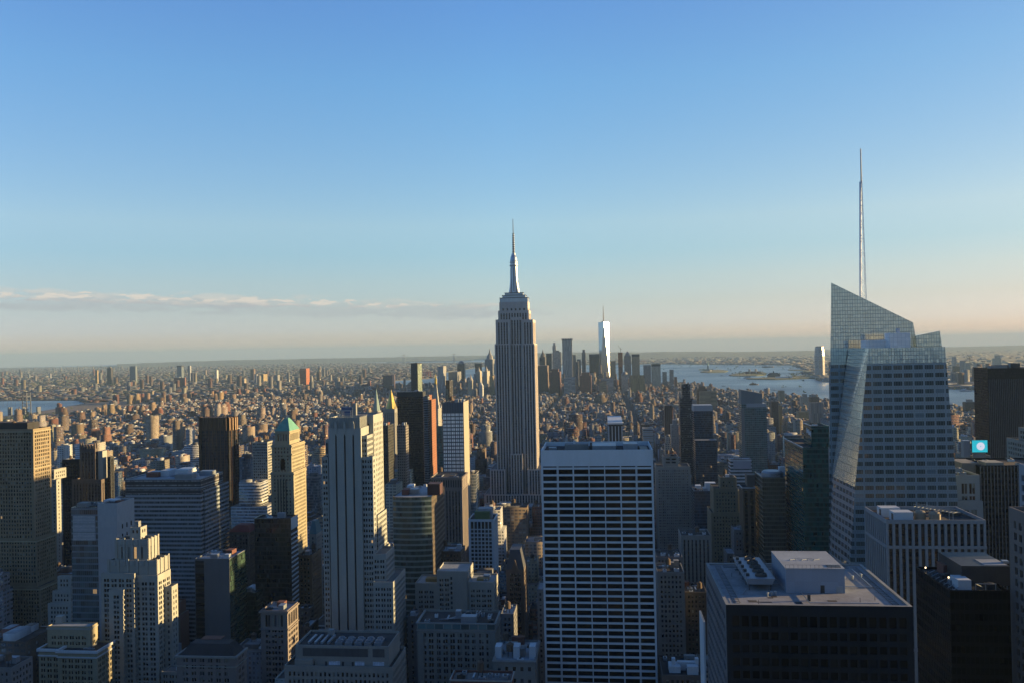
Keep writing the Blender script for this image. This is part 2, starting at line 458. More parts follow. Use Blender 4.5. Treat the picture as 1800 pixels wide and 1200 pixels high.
def shell(mbw, mbr, b, st, wins, parapet=1.1, sides='auto', t=.5):
    """the walls, parapet and roof of one storey block"""
    z1 = b.z1
    w, d = b.x1 - b.x0, b.y1 - b.y0
    vis = 'NW' if b.x1 < 0 else ('NE' if b.x0 > 0 else 'N')
    if sides != 'auto': vis = sides
    def one(O, U, L, show):
        if st and show: facade(mbw, wins, O, U, L, b.z0, z1, st)
        else: mbw.wall(O, U, L, b.z0, z1)
    one((b.x0, b.y0), X_, w, 'N' in vis); one((b.x1, b.y0), Y_, d, 'W' in vis)
    one((b.x1, b.y1), -X_, w, 'S' in vis); one((b.x0, b.y1), -Y_, d, 'E' in vis)
    zr = z1 - parapet
    i0, i1, j0, j1 = b.x0 + t, b.x1 - t, b.y0 + t, b.y1 - t
    mbr.face([(i0, j0, zr), (i1, j0, zr), (i1, j1, zr), (i0, j1, zr)])
    if parapet > 0:
        ring = [((b.x0, b.y0), (b.x1, b.y0), (i1, j0), (i0, j0)), ((b.x1, b.y0), (b.x1, b.y1), (i1, j1), (i1, j0)),
                ((b.x1, b.y1), (b.x0, b.y1), (i0, j1), (i1, j1)), ((b.x0, b.y1), (b.x0, b.y0), (i0, j0), (i0, j1))]
        for a, c, e, g in ring:
            mbw.face([(*a, z1), (*c, z1), (*e, z1), (*g, z1)])
            mbw.face([(*g, z1), (*e, z1), (*e, zr), (*g, zr)])

def clutter(root, b, n, seed, tank=0, zr=None, pale=.4):
    """roof bulkheads, air handlers, ducts and wooden tanks, each a part of the building"""
    rr = random.Random(seed); z = (b.z1 - 1.1 if zr is None else zr)
    w, d = b.x1 - b.x0, b.y1 - b.y0
    taken = []
    def place(sx, sy):
        for _ in range(14):
            x, y = rr.uniform(b.x0 + 1.5 + sx, b.x1 - 1.5 - sx), rr.uniform(b.y0 + 1.5 + sy, b.y1 - 1.5 - sy)
            if b.x0 + 1.5 + sx < b.x1 - 1.5 - sx and b.y0 + 1.5 + sy < b.y1 - 1.5 - sy and all(abs(x - p[0]) > sx + p[2] + .4 or abs(y - p[1]) > sy + p[3] + .4 for p in taken):
                taken.append((x, y, sx, sy)); return x, y
        return None
    for k in range(tank):
        r = rr.uniform(1.7, 2.2); p = place(r + .2, r + .2)
        if not p: continue
        x, y = p; h = rr.uniform(2.5, 4.0)
        mb = MB()
        for sx in (-1, 1):
            for sy in (-1, 1): mb.bar((x + sx * r * .6, y + sy * r * .6, z), (x + sx * r * .6, y + sy * r * .6, z + h), .14)
        mb.lathe(x, y, [(r, z + h), (r * .96, z + h + 3.8)], 1, 14); mb.lathe(x, y, [(r * 1.04, z + h + 3.8), (0, z + h + 5.2)], 1, 14)
        mb.build("water_tank", [METAL_DARK, WOOD_TANK], root)
    for k in range(n):
        t = rr.random()
        if t < .35:
            sx, sy, h = rr.uniform(1.5, max(1.6, w * .16)), rr.uniform(1.5, max(1.6, d * .16)), rr.uniform(2.6, 4.6); nm, m = "bulkhead", rr.choice((CONCRETE, BRICK_RED, WHITE_PAINT, METAL))
        elif t < .8:
            sx, sy, h = rr.uniform(.9, 2.2), rr.uniform(.9, 1.8), rr.uniform(1.2, 2.2); nm, m = "air_handler", rr.choice((METAL, WHITE_PAINT if rr.random() < pale else METAL_DARK))
        else:
            sx, sy, h = (rr.uniform(3, max(3.1, w * .22)), .45, .8) if rr.random() < .5 else (.45, rr.uniform(3, max(3.1, d * .22)), .8); nm, m = "duct", METAL
        p = place(sx, sy)
        if not p: continue
        mb = MB(); mb.box(p[0] - sx, p[0] + sx, p[1] - sy, p[1] + sy, z, z + h, 0)
        if nm == "air_handler":
            mb.lathe(p[0], p[1], [(min(sx, sy) * .7, z + h), (min(sx, sy) * .7, z + h + .35)], 1, 10)
        mb.build(nm, [m, METAL_DARK], root)

def note(words, b):
    c = to_px((b.x0 + b.x1) / 2, b.y0, b.z1)
    if c: SCREEN.append((words, c[0], c[1], b.y0, to_px(b.x0, b.y0, b.z1)[0], to_px(b.x1, b.y0, b.z1)[0]))
def tower(name, label, cat, boxes, wall, st=None, roof=None, short=None, cl=(0, 0), parapet=1.1, sides='auto', limit=100, group=None, seed=None):
    """boxes: Bx list, lowest first; returns the thing. Wall, roof and windows become its parts."""
    b0 = boxes[0]
    x, y = b0.c()
    root = thing(name, label, cat, (x, y, gz(x, y)), group)
    mbw, wins = MB(), []
    z = gz(x, y)
    for b in boxes:
        if b.z0 == 0: b.z0 = z
        mbr = MB(); shell(mbw, mbr, b, st if not isinstance(st, list) else st[boxes.index(b)], wins, parapet, sides); mbr.build("roof", roof or ROOF_TAR, root)
        FOOT.append((b.x0, b.x1, b.y0, b.y1))
        SCREEN_RECTS.append((b.x0, b.x1, b.y0, b.y1, b.z1))
    mbw.build("wall", wall, root)
    s1 = st[0] if isinstance(st, list) else st
    if wins: add_windows(root, wins, s1, limit, seed or len(FOOT))
    if cl[0] or cl[1]: clutter(root, boxes[-1], cl[0], seed or len(FOOT) * 7, cl[1])
    if short: note(short, boxes[-1])
    return root
SCREEN_RECTS = []

# ------------------------------------------------------------------ land and water
def lerp_poly(P, x):
    if x <= P[0][0]: return P[0][1]
    for (a, b), (c, d) in zip(P, P[1:]):
        if x <= c: return b + (d - b) * (x - a) / (c - a)
    return P[-1][1]
NEAR_SHORE = [(-900, 800), (0, 731), (60, 724), (100, 717), (142, 709), (400, 697), (690, 681), (760, 680), (860, 677), (1000, 674), (1190, 674),
              (1300, 692), (1460, 704), (1660, 717), (1900, 732), (2700, 800)]
BK_NEAR = [(-900, 762), (0, 703), (138, 702), (150, 708.6), (400, 696.6), (660, 682), (690, 668), (760, 664), (778, 654), (868, 641)]
BK_FAR = [(-900, 664), (0, 645.6), (300, 641.5), (600, 637.5), (868, 636)]
NJ_NEAR = [(868, 643), (1150, 639), (1400, 641), (1425, 656), (1440, 668), (1470, 670), (1660, 682), (1720, 683), (1900, 692), (2700, 730)]
def horizon_y(x): return 612.5 + 12.6 - (x - 900) * math.tan(ROLL)

def land_strip(mb, near, far, x0, x1, step, h, nr=40, m=0):
    """land between two shore lines given as px polylines; near None = from under the camera"""
    xs = np.arange(x0, x1 + .1, step)
    def rad(P, x):
        if P is None: return None
        if callable(P): y = P(x)
        else: y = lerp_poly(P, x)
        p = on_ground(x, y); return math.hypot(p.x, p.y), math.atan2(p.x, p.y)
    rows = []
    for x in xs:
        f = rad(far, x)
        nn = rad(near, x) if near is not None else (30.0, f[1])
        a = f[1]
        ra, rb = nn[0], max(f[0], nn[0] + 1)
        g = [ra * (rb / ra) ** (k / nr) for k in range(nr + 1)]
        rows.append([(r * math.sin(a), r * math.cos(a)) for r in g])
    for A, B in zip(rows, rows[1:]):
        for k in range(nr):
            q = [A[k], B[k], B[k + 1], A[k + 1]]
            mb.face([(p[0], p[1], gz(*p) + h) for p in q], m)
        for k, s in ((0, 1), (nr, -1)):
            p, q = (A[k], B[k]) if s > 0 else (B[k], A[k])
            mb.face([(p[0], p[1], gz(*p) - 6), (q[0], q[1], gz(*q) - 6), (q[0], q[1], gz(*q) + h), (p[0], p[1], gz(*p) + h)], m)

def ground_mat():
    s = NT("city_ground")
    g = s.N.new("ShaderNodeNewGeometry")
    n = s.noise(g.outputs["Position"], .012, 6, .7); n2 = s.noise(g.outputs["Position"], .0016, 5, .65)
    asphalt = s.mix(s.mr(n, .35, .65, 0, 1), (.045, .045, .05), (.10, .095, .085))
    green = s.mix(n, (.03, .05, .022), (.06, .075, .035))
    dist = s.N.new("ShaderNodeVectorMath"); dist.operation = 'LENGTH'; s.L.new(g.outputs["Position"], dist.inputs[0])
    far = s.mr(dist.outputs["Value"], 5000, 9000, 0, 1)
    s.put(Base_Color=s.mix(s.M('MULTIPLY', far, s.mr(n2, .40, .56, .15, 1)), asphalt, green), Roughness=.95)
    return s.mat
GROUND = ground_mat()
def water_mat():
    s = NT("harbour_water")
    g = s.N.new("ShaderNodeNewGeometry")
    mp = s.N.new("ShaderNodeMapping"); mp.inputs["Scale"].default_value = (.02, .006, 1); s.L.new(g.outputs["Position"], mp.inputs["Vector"])
    n = s.noise(mp.outputs[0], 1.0, 6, .6)
    s.put(Base_Color=s.mix(n, (.035, .085, .13), (.05, .11, .16)), Roughness=s.mr(s.noise(g.outputs["Position"], .0011, 4), .35, .65, .28, .5), Specular_IOR_Level=.45)
    bp = s.N.new("ShaderNodeBump"); bp.inputs["Strength"].default_value = .6; bp.inputs["Distance"].default_value = 8.0
    s.L.new(n, bp.inputs["Height"]); s.L.new(bp.outputs[0], s.b.inputs["Normal"])
    return s.mat
WATER = water_mat()
def make_water():
    mb = MB(); rs = [20.0] + [200 * 1.25 ** k for k in range(26)] + [70000.0]
    n = 96
    for a, b in zip(rs, rs[1:]):
        for k in range(n):
            t0, t1 = k * 2 * math.pi / n, (k + 1) * 2 * math.pi / n
            mb.face([(r * math.cos(t), r * math.sin(t), gz(r, 0) - 4.0) for r, t in ((a, t0), (b, t0), (b, t1), (a, t1))])
    o = mb.build("water", WATER, smooth=True); tag(o, "blue harbour and river water reaching the horizon", None, None, 'structure')
make_water()
mb = MB()
land_strip(mb, None, NEAR_SHORE, -900, 2700, 12, 0.0)
# the block of city behind the camera, so that the streets go on in every direction
for k in range(40):
    t0, t1 = math.radians(64 + k * 5.65), math.radians(64 + (k + 1) * 5.65)
    for a, b in ((30, 300), (300, 1500)):
        mb.face([(r * math.sin(t), r * math.cos(t), gz(r, 0) - .05) for r, t in ((a, t1), (a, t0), (b, t0), (b, t1))][::-1])
land_strip(mb, BK_NEAR, BK_FAR, -900, 868, 14, 0.0)
land_strip(mb, NJ_NEAR, lambda x: horizon_y(x) + .15, 868, 2700, 12, 0.0)
tag(mb.build("ground", GROUND), "dark streets and far low land on both shores", None, None, 'structure')
def isle(name, label, near, far, x0, x1, h=2.0):
    mb = MB(); land_strip(mb, near, far, x0, x1, max(1.0, (x1 - x0) / 40), h, 6)
    o = mb.build(name, GREEN_LAND); tag(o, label, None, None, 'structure')
def green_mat():
    s = NT("parkland"); g = s.N.new("ShaderNodeNewGeometry")
    s.put(Base_Color=s.mix(s.noise(g.outputs["Position"], .02, 4, .7), (.03, .05, .025), (.065, .085, .045)), Roughness=.95); return s.mat
GREEN_LAND = green_mat()
isle("island", "small green island that carries the statue", [(1231, 653.2), (1245, 654), (1274, 653), (1280, 651.6)], [(1231, 652.8), (1245, 650), (1265, 649), (1280, 651.2)], 1231, 1280)
isle("island", "broad island with red brick halls and a pale tower", [(1281, 659), (1300, 660), (1330, 659.5), (1346, 658)], [(1281, 658.6), (1295, 655.5), (1340, 653), (1346, 655)], 1281, 1346)
isle("pier", "long low park shore with a terminal shed", [(1312, 665), (1360, 666), (1438, 663.5)], [(1312, 664.4), (1360, 662), (1438, 658)], 1312, 1438)
isle("causeway", "thin causeway curving across the bay", [(1385, 649.5), (1410, 651), (1430, 655)], [(1385, 649.0), (1410, 649.5), (1430, 652)], 1385, 1430)
def ridge(name, label, pts, dist, step=8):
    """a far wooded ridge: pts are px x and the px y of its crest"""
    mb = MB(); rows = []
    rr = random.Random(5)
    x = pts[0][0]
    while x <= pts[-1][0]:
        y = lerp_poly(pts, x) + rr.uniform(-.25, .25)
        d = ray(x, y); t = dist / math.hypot(d.x, d.y)
        top = Vector((d.x * t, d.y * t, CAMZ + d.z * t)); k = 1.0
        rows.append([(d.x * t * s, d.y * t * s, (gz(d.x * t * s, d.y * t * s) - 5) * (1 - q) + top.z * q) for s, q in ((.82, 0), (.90, .55), (1.0, 1.0), (1.10, .8), (1.3, 0))])
        x += step
    for A, B in zip(rows, rows[1:]):
        for k in range(4): mb.face([A[k], B[k], B[k + 1], A[k + 1]])
    tag(mb.build(name, GREEN_LAND, smooth=True), label, None, None, 'structure')
ridge("hills", "faint blue ridge along the left horizon", [(205, 639.3), (260, 637), (400, 632.4), (560, 629.5), (700, 627), (868, 623.5), (900, 623)], 30000)
ridge("hills", "wooded hills beyond the bay", [(880, 624), (950, 619.5), (1050, 618.6), (1130, 618.6), (1170, 617.5), (1230, 617.4), (1300, 618), (1400, 617.2), (1460, 615.2)], 25000)
ridge("hills", "flat far ridge along the right horizon", [(1440, 614.6), (1600, 611.3), (1690, 609), (1800, 606.6), (2000, 602.6), (2600, 590)], 32000)

def haze_box():
    m = bpy.data.materials.new("haze"); m.use_nodes = True
    t = m.node_tree
    for n in list(t.nodes): t.nodes.remove(n)
    o = t.nodes.new("ShaderNodeOutputMaterial"); v = t.nodes.new("ShaderNodeVolumePrincipled")
    v.inputs["Color"].default_value = HAZE_COL; v.inputs["Density"].default_value = HAZE_D; v.inputs["Anisotropy"].default_value = 0.0
    t.links.new(v.outputs[0], o.inputs["Volume"])
    mb = MB(); S = 71000
    mb.box(-S, S, -S, S, -346, 600, 0, None, True)
    h = mb.build("haze", m); tag(h, "thin bluish evening haze over the whole city", None, None, 'stuff')
HAZE_D = 2.8e-5
HAZE_COL = (.215, .365, .56, 1)

# ------------------------------------------------------------------ landmark towers
LIME = wall_mat("limestone", (.36, .335, .295), .85, .2)
LIME_PALE = wall_mat("pale_limestone", (.47, .44, .38), .85, .16)
LIME_WARM = wall_mat("warm_limestone", (.46, .38, .25), .85, .22)
TRAVERTINE = wall_mat("white_travertine", (.85, .86, .86), .7, .12)
GRANITE_DARK = wall_mat("dark_granite", (.030, .036, .044), .6, .3, spec=.05)
BROWN_STONE = wall_mat("brown_stone", (.17, .13, .11), .85, .25)
GREY_BRICK = wall_mat("grey_brick", (.25, .24, .235), .9, .2)
PINK_STONE = wall_mat("pink_grey_stone", (.29, .235, .21), .85, .2)
STRIP = facade_mat("spandrel_strip", (.10, .10, .11), pu=30, pv=3.7, wu=1, wv=.5, glass=(.014, .018, .024), pblind=.0, rough=.5, grough=.1, var=.15)
STRIP_BLACK = facade_mat("black_window_strip", (.016, .017, .02), pu=30, pv=3.6, wu=1, wv=.6, glass=(.012, .014, .018), pblind=.12, blind=(.10, .10, .10), rough=.4, grough=.08, var=.1)
STRIP_VOID = wall_mat("dark_recess", (.010, .012, .014), .3, .2)

def esb():
    Y = 1200.0
    mbw, mbr, wins = MB(), MB(), []
    st = dict(strip=1, bay=3.9, ww=2.0, margin=.6, top=1.6, bot=.5, depth=.6, pane=STRIP, wname="window_strip")
    x, y = at(905, 600, Y).x, Y + 30
    root = thing("skyscraper", "tall setback limestone skyscraper with needle mast in the middle of the city", "skyscraper", (x, y, gz(x, y)))
    def bx(xl, xr, yt, dy, D, z0=0.0):
        b = px_box(xl, xr, yt, Y + dy, D=D, z0=z0); FOOT.append((b.x0, b.x1, b.y0, b.y1)); SCREEN_RECTS.append((b.x0, b.x1, b.y0, b.y1, b.z1)); return b
    def put(b, s=st, **k):
        mbr = MB(); shell(mbw, mbr, b, s, wins, k.get('parapet', .9), sides=k.get('sides', 'NW')); mbr.build("roof", ROOF_GRAVEL, root)
    low = [bx(851, 955, 868, -14, 74), bx(861, 888, 824, -9, 66), bx(927, 952, 824, -9, 66), bx(897, 918.5, 797, -5, 40)]
    for b in low: put(b)
    mL, mR, mC = bx(869.5, 896, 604, 0, 50), bx(918, 939.5, 604, 0, 50), bx(896.2, 917.8, 604, 3.2, 44)
    for b in (mL, mR, mC): put(b)
    s2 = dict(st, top=4.0)
    t = [bx(871, 896.4, 562, 1.6, 46, mL.z1 - .9), bx(917.6, 936.6, 562, 1.6, 46, mL.z1 - .9), bx(896.6, 917.4, 558, 4.4, 40, mL.z1 - .9)]
    for b in t: put(b, s2)
    c0 = bx(875.5, 929.5, 546, 6.5, 36, t[0].z1 - .9); put(c0, dict(st, top=4.0))
    c1 = bx(877.5, 927.5, 531, 8.0, 32, c0.z1 - .9); put(c1, dict(st, top=9.0, bay=6.0, ww=2.2))
    mbw.build("wall", wall_mat("silver_limestone", (.74, .62, .535), .8, .16), root)
    add_windows(root, wins, st, 100, 3)
    cx, cy = (c1.x0 + c1.x1) / 2, (c1.y0 + c1.y1) / 2
    steel = wall_mat("stainless_mast_cladding", (.62, .63, .66), .32, .15, .3, metal=.7)
    def zz(py): return at(902, py, cy).z
    mb = MB()                                                       # observation deck, stepped
    zb = c1.z1 - .9
    for w, a, b in ((20, 531, 525), (16.5, 525, 520.5), (13, 520.5, 516)):
        mb.box(cx - w, cx + w, cy - w * .62, cy + w * .62, zb if a == 531 else zz(a), zz(b), 0)
        mb.box(cx - w - .5, cx + w + .5, cy - w * .62 - .5, cy + w * .62 + .5, zz(b), zz(b) + .7, 1)
    mb.build("observation_deck", [steel, METAL_DARK], root)
    mb = MB()                                                       # mast shaft with its four winged buttresses
    z0, z1, z2 = zz(516) + .7, zz(488), zz(469)
    mb.lathe(cx, cy, [(6.2, z0), (5.6, z1), (5.0, z2)], 0, 16)
    for k in range(4):
        a = math.pi / 4 + k * math.pi / 2
        d, n = Vector((math.cos(a), math.sin(a), 0)), Vector((-math.sin(a), math.cos(a), 0)) * .9
        prof = [(9.6, z0), (8.2, zz(508)), (7.0, zz(498)), (6.1, z1), (5.4, z2)]
        for (ra, za), (rb, zb2) in zip(prof, prof[1:]):
            A, B = Vector((cx, cy, 0)) + d * ra, Vector((cx, cy, 0)) + d * rb
            for s in (1, -1):
                q = [(A.x + n.x * s, A.y + n.y * s, za), (cx + n.x * s, cy + n.y * s, za), (cx + n.x * s, cy + n.y * s, zb2), (B.x + n.x * s, B.y + n.y * s, zb2)]
                mb.face(q if s > 0 else q[::-1], 0)
            mb.face([(A.x - n.x, A.y - n.y, za), (A.x + n.x, A.y + n.y, za), (B.x + n.x, B.y + n.y, zb2), (B.x - n.x, B.y - n.y, zb2)], 0)
    for k in range(4):                                              # dark glazed slots
        a = k * math.pi / 2
        p = Vector((cx + math.cos(a) * 5.75, cy + math.sin(a) * 5.75, 0))
        mb.bar((p.x, p.y, z0 + 2), (cx + math.cos(a) * 4.95, cy + math.sin(a) * 4.95, z2 - 2), .55, 1)
    mast = mb.build("mast", [steel, METAL_DARK], root)
    mb = MB()
    mb.lathe(cx, cy, [(5.6, z2), (6.2, z2 + 1.2), (6.2, z2 + 2.6), (5.2, z2 + 3.2), (5.2, z2 + 5), (5.9, z2 + 5.6), (5.9, z2 + 7), (4.9, z2 + 8), (5.3, zz(459)), (4.6, zz(453)), (3.2, zz(449)), (2.9, zz(446))], 0, 20)
    mb.build("mast_dome", steel, mast, True)
    mb = MB()
    za, zb2, zc, zd = zz(446), zz(432), zz(411), zz(385)
    mb.lathe(cx, cy, [(1.7, za), (1.5, zb2), (1.2, zc), (.55, zc + 1), (.35, zd)], 0, 8)
    for k in range(9):
        z = za + (zc - za) * (k + .3) / 9
        mb.lathe(cx, cy, [(2.2 - k * .08, z), (2.2 - k * .08, z + 1.0)], 1, 8)
    mb.build("antenna", [METAL_DARK, steel], mast)
    note("the mast-topped skyscraper", mL)
esb()

def glass_tower():
    """the faceted glass tower at the right with the sloping crown and the spire"""
    Y = 500.0; Y2 = 546.0
    G = facade_mat("pale_glass_curtain_wall", (.27, .40, .47), pu=5.6, pv=4.5, wu=.82, wv=.54, glass=(.03, .05, .056), pblind=.10, blind=(.20, .26, .28), rough=.3, grough=.05, var=.06, jit=.010, metal=.2, gmetal=.0, mull=4, spec=1.0, gvar=.3, lines=(1.4, 2.25, .07))
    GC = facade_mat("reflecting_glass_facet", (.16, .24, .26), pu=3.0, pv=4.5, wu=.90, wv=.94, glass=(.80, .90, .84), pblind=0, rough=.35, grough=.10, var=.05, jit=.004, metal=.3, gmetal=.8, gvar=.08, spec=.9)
    GT = facade_mat("glass_screen_wall", (.10, .15, .19), pu=1.5, pv=2.25, wu=.86, wv=.90, glass=(.42, .52, .54), pblind=0, rough=.35, grough=.10, var=.05, jit=.015, metal=.3, gmetal=.6, gvar=.08, spec=.9)
    A_t, B_t = at(1527, 617, Y), at(1661, 603.5, Y)
    A_b, B_b = at(1470, 1392, Y), at(1722, 1392, Y)
    A_m, B_m = at(1503, 855, Y), at(1682, 868, Y)
    zt = (A_t.z + B_t.z) / 2; A_t.z = B_t.z = zt; zm = A_m.z; B_m.z = zm
    B_b.z = A_b.z = 0
    C_m = at(1465, 848, Y + 38); C_m.z = zm; C_b = at(1449, 1392, Y + 40); C_b.z = 0
    root = thing("glass_skyscraper", "faceted blue glass skyscraper with sloping crown and tall lattice spire", "skyscraper", (A_t.x + 20, Y + 30, gz(180, Y)))
    D_t, E_t = Vector((A_t.x + 1.5, Y2 - 1, zt)), Vector((B_t.x - 1, Y2 - 1, zt))
    E_m = Vector((B_m.x - 2, Y2 - 1, zm)); E_b = Vector((B_b.x, Y2 - 1, 0)); F_b = Vector((C_b.x + 1, Y2 - 1, 0)); F_m = Vector((C_m.x + 1.0, Y2 - 1, zm))
    mb = MB()
    zband = zt - 9
    def at_z(a, b, z): return a.lerp(b, (a.z - z) / (a.z - b.z))
    A_s, B_s, E_s = at_z(A_t, A_m, zband), at_z(B_t, B_m, zband), at_z(E_t, E_m, zband)
    def uvx(P): return [(p.x, p.z) for p in P]
    def quad(P, m=0, ax=0): mb.face(P, m, [((p.x if ax == 0 else p.y), p.z) for p in P])
    quad([A_s, B_s, B_t, A_t], 1); quad([A_m, B_m, B_s, A_s]); quad([A_b, B_b, B_m, A_m])
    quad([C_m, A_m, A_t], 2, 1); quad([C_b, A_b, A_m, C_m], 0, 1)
    quad([F_m, C_m, A_t, D_t], 1, 1); quad([F_b, C_b, C_m, F_m], 0, 1)
    quad([B_s, E_s, E_t, B_t], 1, 1); quad([B_m, E_m, E_s, B_s], 0, 1); quad([B_b, E_b, E_m, B_m], 0, 1)
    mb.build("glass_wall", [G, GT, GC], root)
    mb = MB(); mb.face([A_t - Z_ * .9, B_t - Z_ * .9, E_t - Z_ * .9, D_t - Z_ * .9]); mb.build("roof", ROOF_TAR, root)
    # taller rear mass
    P = [at(1461, 497, Y2), at(1605, 567, Y2), at(1612, 606, Y2), at(1700, 1345, Y2), at(1453, 1345, Y2)]
    P[3].z = P[4].z = 0
    L = [p.lerp(P[4], 0) for p in (P[0], P[1])]
    zc = at(1530, 575, Y2).z
    Lc = at_z(P[0], P[4], zc); Rc = at_z(P[1], P[2], zc)
    mb = MB()
    def quad2(Q, m=0, ax=0): mb.face(Q, m, [((p.x if ax == 0 else p.y), p.z) for p in Q])
    quad2([Lc, Rc, P[1], P[0]], 1)
    zl = at(1480, 640, Y2).z
    La = at_z(P[0], P[4], zl); Ra = P[2].lerp(P[3], (P[2].z - zl) / P[2].z)
    quad2([La, Ra, P[2], Rc, Lc], 1); quad2([P[4], P[3], Ra, La], 0)
    back = 44.0
    def bk(p, lean): return Vector((p.x + lean, p.y + back, p.z))
    lean = 12.5
    Q = [bk(P[0], lean), bk(P[1], -2), bk(P[2], -2), bk(P[3], -2), bk(P[4], lean)]
    quad2([Q[4], P[4], P[0], Q[0]], 0, 1); quad2([P[3], Q[3], Q[2], P[2]], 0, 1); quad2([P[2], Q[2], Q[1], P[1]], 0, 1)
    quad2([Q[3], Q[4], Q[0], Q[1], Q[2]], 0); quad2([P[0], P[1], Q[1], Q[0]], 1)
    mb.build("sloping_crown", [G, GT], root)
    mb = MB()                                                       # glass screen over the roof
    S = [at(1612, 606, Y2 - 3), at(1656, 603, Y2 - 3), at(1652, 581.5, Y2 - 3), at(1609, 590.5, Y2 - 3)]
    S[0].z = S[1].z = zt - .9
    T = [p + Y_ * 1.0 for p in S]
    mb.face(S, 0, uvx(S)); mb.face(T[::-1], 0, uvx(T[::-1]))
    for i in range(4): mb.face([S[i], T[i], T[(i + 1) % 4], S[(i + 1) % 4]][::-1])
    mb.build("roof_screen", GT, root)
    for xl, xr, yt, dy in ((1521, 1566, 597.5, 24), (1563.5, 1600, 585, 18)):
        b = px_box(xl, xr, yt, Y + dy, D=9); mb = MB(); mb.box(b.x0, b.x1, b.y0, b.y1, zt - .9, b.z1); mb.build("plant_room", facade_mat("white_panel", (.55, .57, .6), pu=2.2, pv=2.2, wu=.96, wv=.96, glass=(.62, .64, .66), pblind=0, grough=.6, var=.1, gvar=.08), root)
    b = px_box(1577, 1582, 577, Y + 21, D=2); mb = MB(); mb.box(b.x0, b.x1, b.y0, b.y1, b.z1 - 3.2, b.z1); mb.build("vent_stack", WHITE_PAINT, root)
    # spire: a thick tube and two thin legs laced together
    Ys = 562.0
    base, tip, mid = at(1519, 528, Ys), at(1510, 262, Ys), at(1511.5, 320, Ys)
    x0 = base.x; z0, z1, z2 = base.z - 6, mid.z, tip.z
    mb = MB()
    n = 9
    def leg(k, z):
        t = (z - z0) / (z1 - z0); r = 2.3 * (1 - t) + .55 * t
        a = math.radians((175, 295, 55)[k]); return Vector((x0 + r * math.cos(a), Ys + r * math.sin(a), z))
    zs = [z0 + (z1 - z0) * k / n for k in range(n + 1)]
    for k in range(3):
        for a, b in zip(zs, zs[1:]):
            mb.bar(leg(k, a), leg(k, b), .75 if k == 0 else .16, 0, 8 if k == 0 else 4)
            mb.bar(leg(k, b), leg((k + 1) % 3, b), .13)
            h = (a + b) / 2
            mb.bar(leg(k, a), leg((k + 1) % 3, h), .09); mb.bar(leg((k + 1) % 3, h), leg(k, b), .09)
    mb.build("lattice_spire", wall_mat("spire_steel", (.95, .97, 1.02), .5, .08, metal=.2), root)
    mb = MB(); mb.lathe(x0, Ys, [(.62, z1 - 1), (.5, z2 - 18), (.38, z2)], 0, 8); mb.build("antenna", METAL, root)
    FOOT.append((A_b.x - 4, B_b.x + 4, Y, Y2 + 44)); SCREEN_RECTS.append((A_t.x, B_t.x, Y, Y2, zt)); SCREEN_RECTS.append((P[0].x, P[1].x, Y2, Y2 + 44, P[1].z))
    SCREEN.append(("the glass spire tower", 1560, 600, Y, 1455, 1685))
glass_tower()

def grid_slab():
    """the white slab with seven bays of dark ribbon windows"""
    b = px_box(950.5, 1147.5, 790, 490.0, D=44)
    st = dict(bay=(b.x1 - b.x0 - 1.6) / 7, ww=(b.x1 - b.x0 - 1.6) / 7 - .55, margin=.8, fh=3.835, wh=2.75, top=9.2, first=.75, depth=.8, pane=PANE_DARK, pblind=.0, plit=0)
    r = tower("office_slab", "white grid office slab with seven bays of black windows in front centre", "office building", [b], TRAVERTINE, st, ROOF_TAR, "the white grid slab", limit=100, parapet=2.6)
    z = b.z1 - 2.6
    for x0, x1, y0, y1, h, m, n in ((.20, .42, .55, .8, 3.2, CONCRETE, "bulkhead"), (.46, .68, .5, .9, 2.4, METAL, "plant_room"), (.75, .88, .5, .75, 3.4, METAL, "cooling_unit"), (.05, .12, .5, .6, 1.6, METAL, "air_handler"), (.28, .30, .6, .64, 5.0, WHITE_PAINT, "vent_stack"), (.44, .455, .5, .54, 4.4, METAL_DARK, "vent_stack"), (.9, .97, .3, .8, .8, METAL_DARK, "air_handler")):
        mb = MB(); w, d = b.x1 - b.x0, b.y1 - b.y0
        mb.box(b.x0 + w * x0, b.x0 + w * x1, b.y0 + d * y0, b.y0 + d * y1, z, z + h); mb.build(n, m, r)
    mb = MB()
    for k in range(1, 7):                                           # joints between the blank top panels, standing a little proud
        x = b.x0 + (b.x1 - b.x0) * k / 7
        mb.box(x - .17, x + .17, b.y0 - .10, b.y0, 20, b.z1 - .4)
    for x in (b.x0 + .35, b.x1 - .35): mb.box(x - .34, x + .34, b.y0 - .2, b.y0, 20, b.z1 - .2)
    mb.build("fin", TRAVERTINE, r)
PANE_DARK = pane_mat("dark_office_glass", (.003, .004, .005), (.014, .017, .02), .12, spec=.12)
grid_slab()

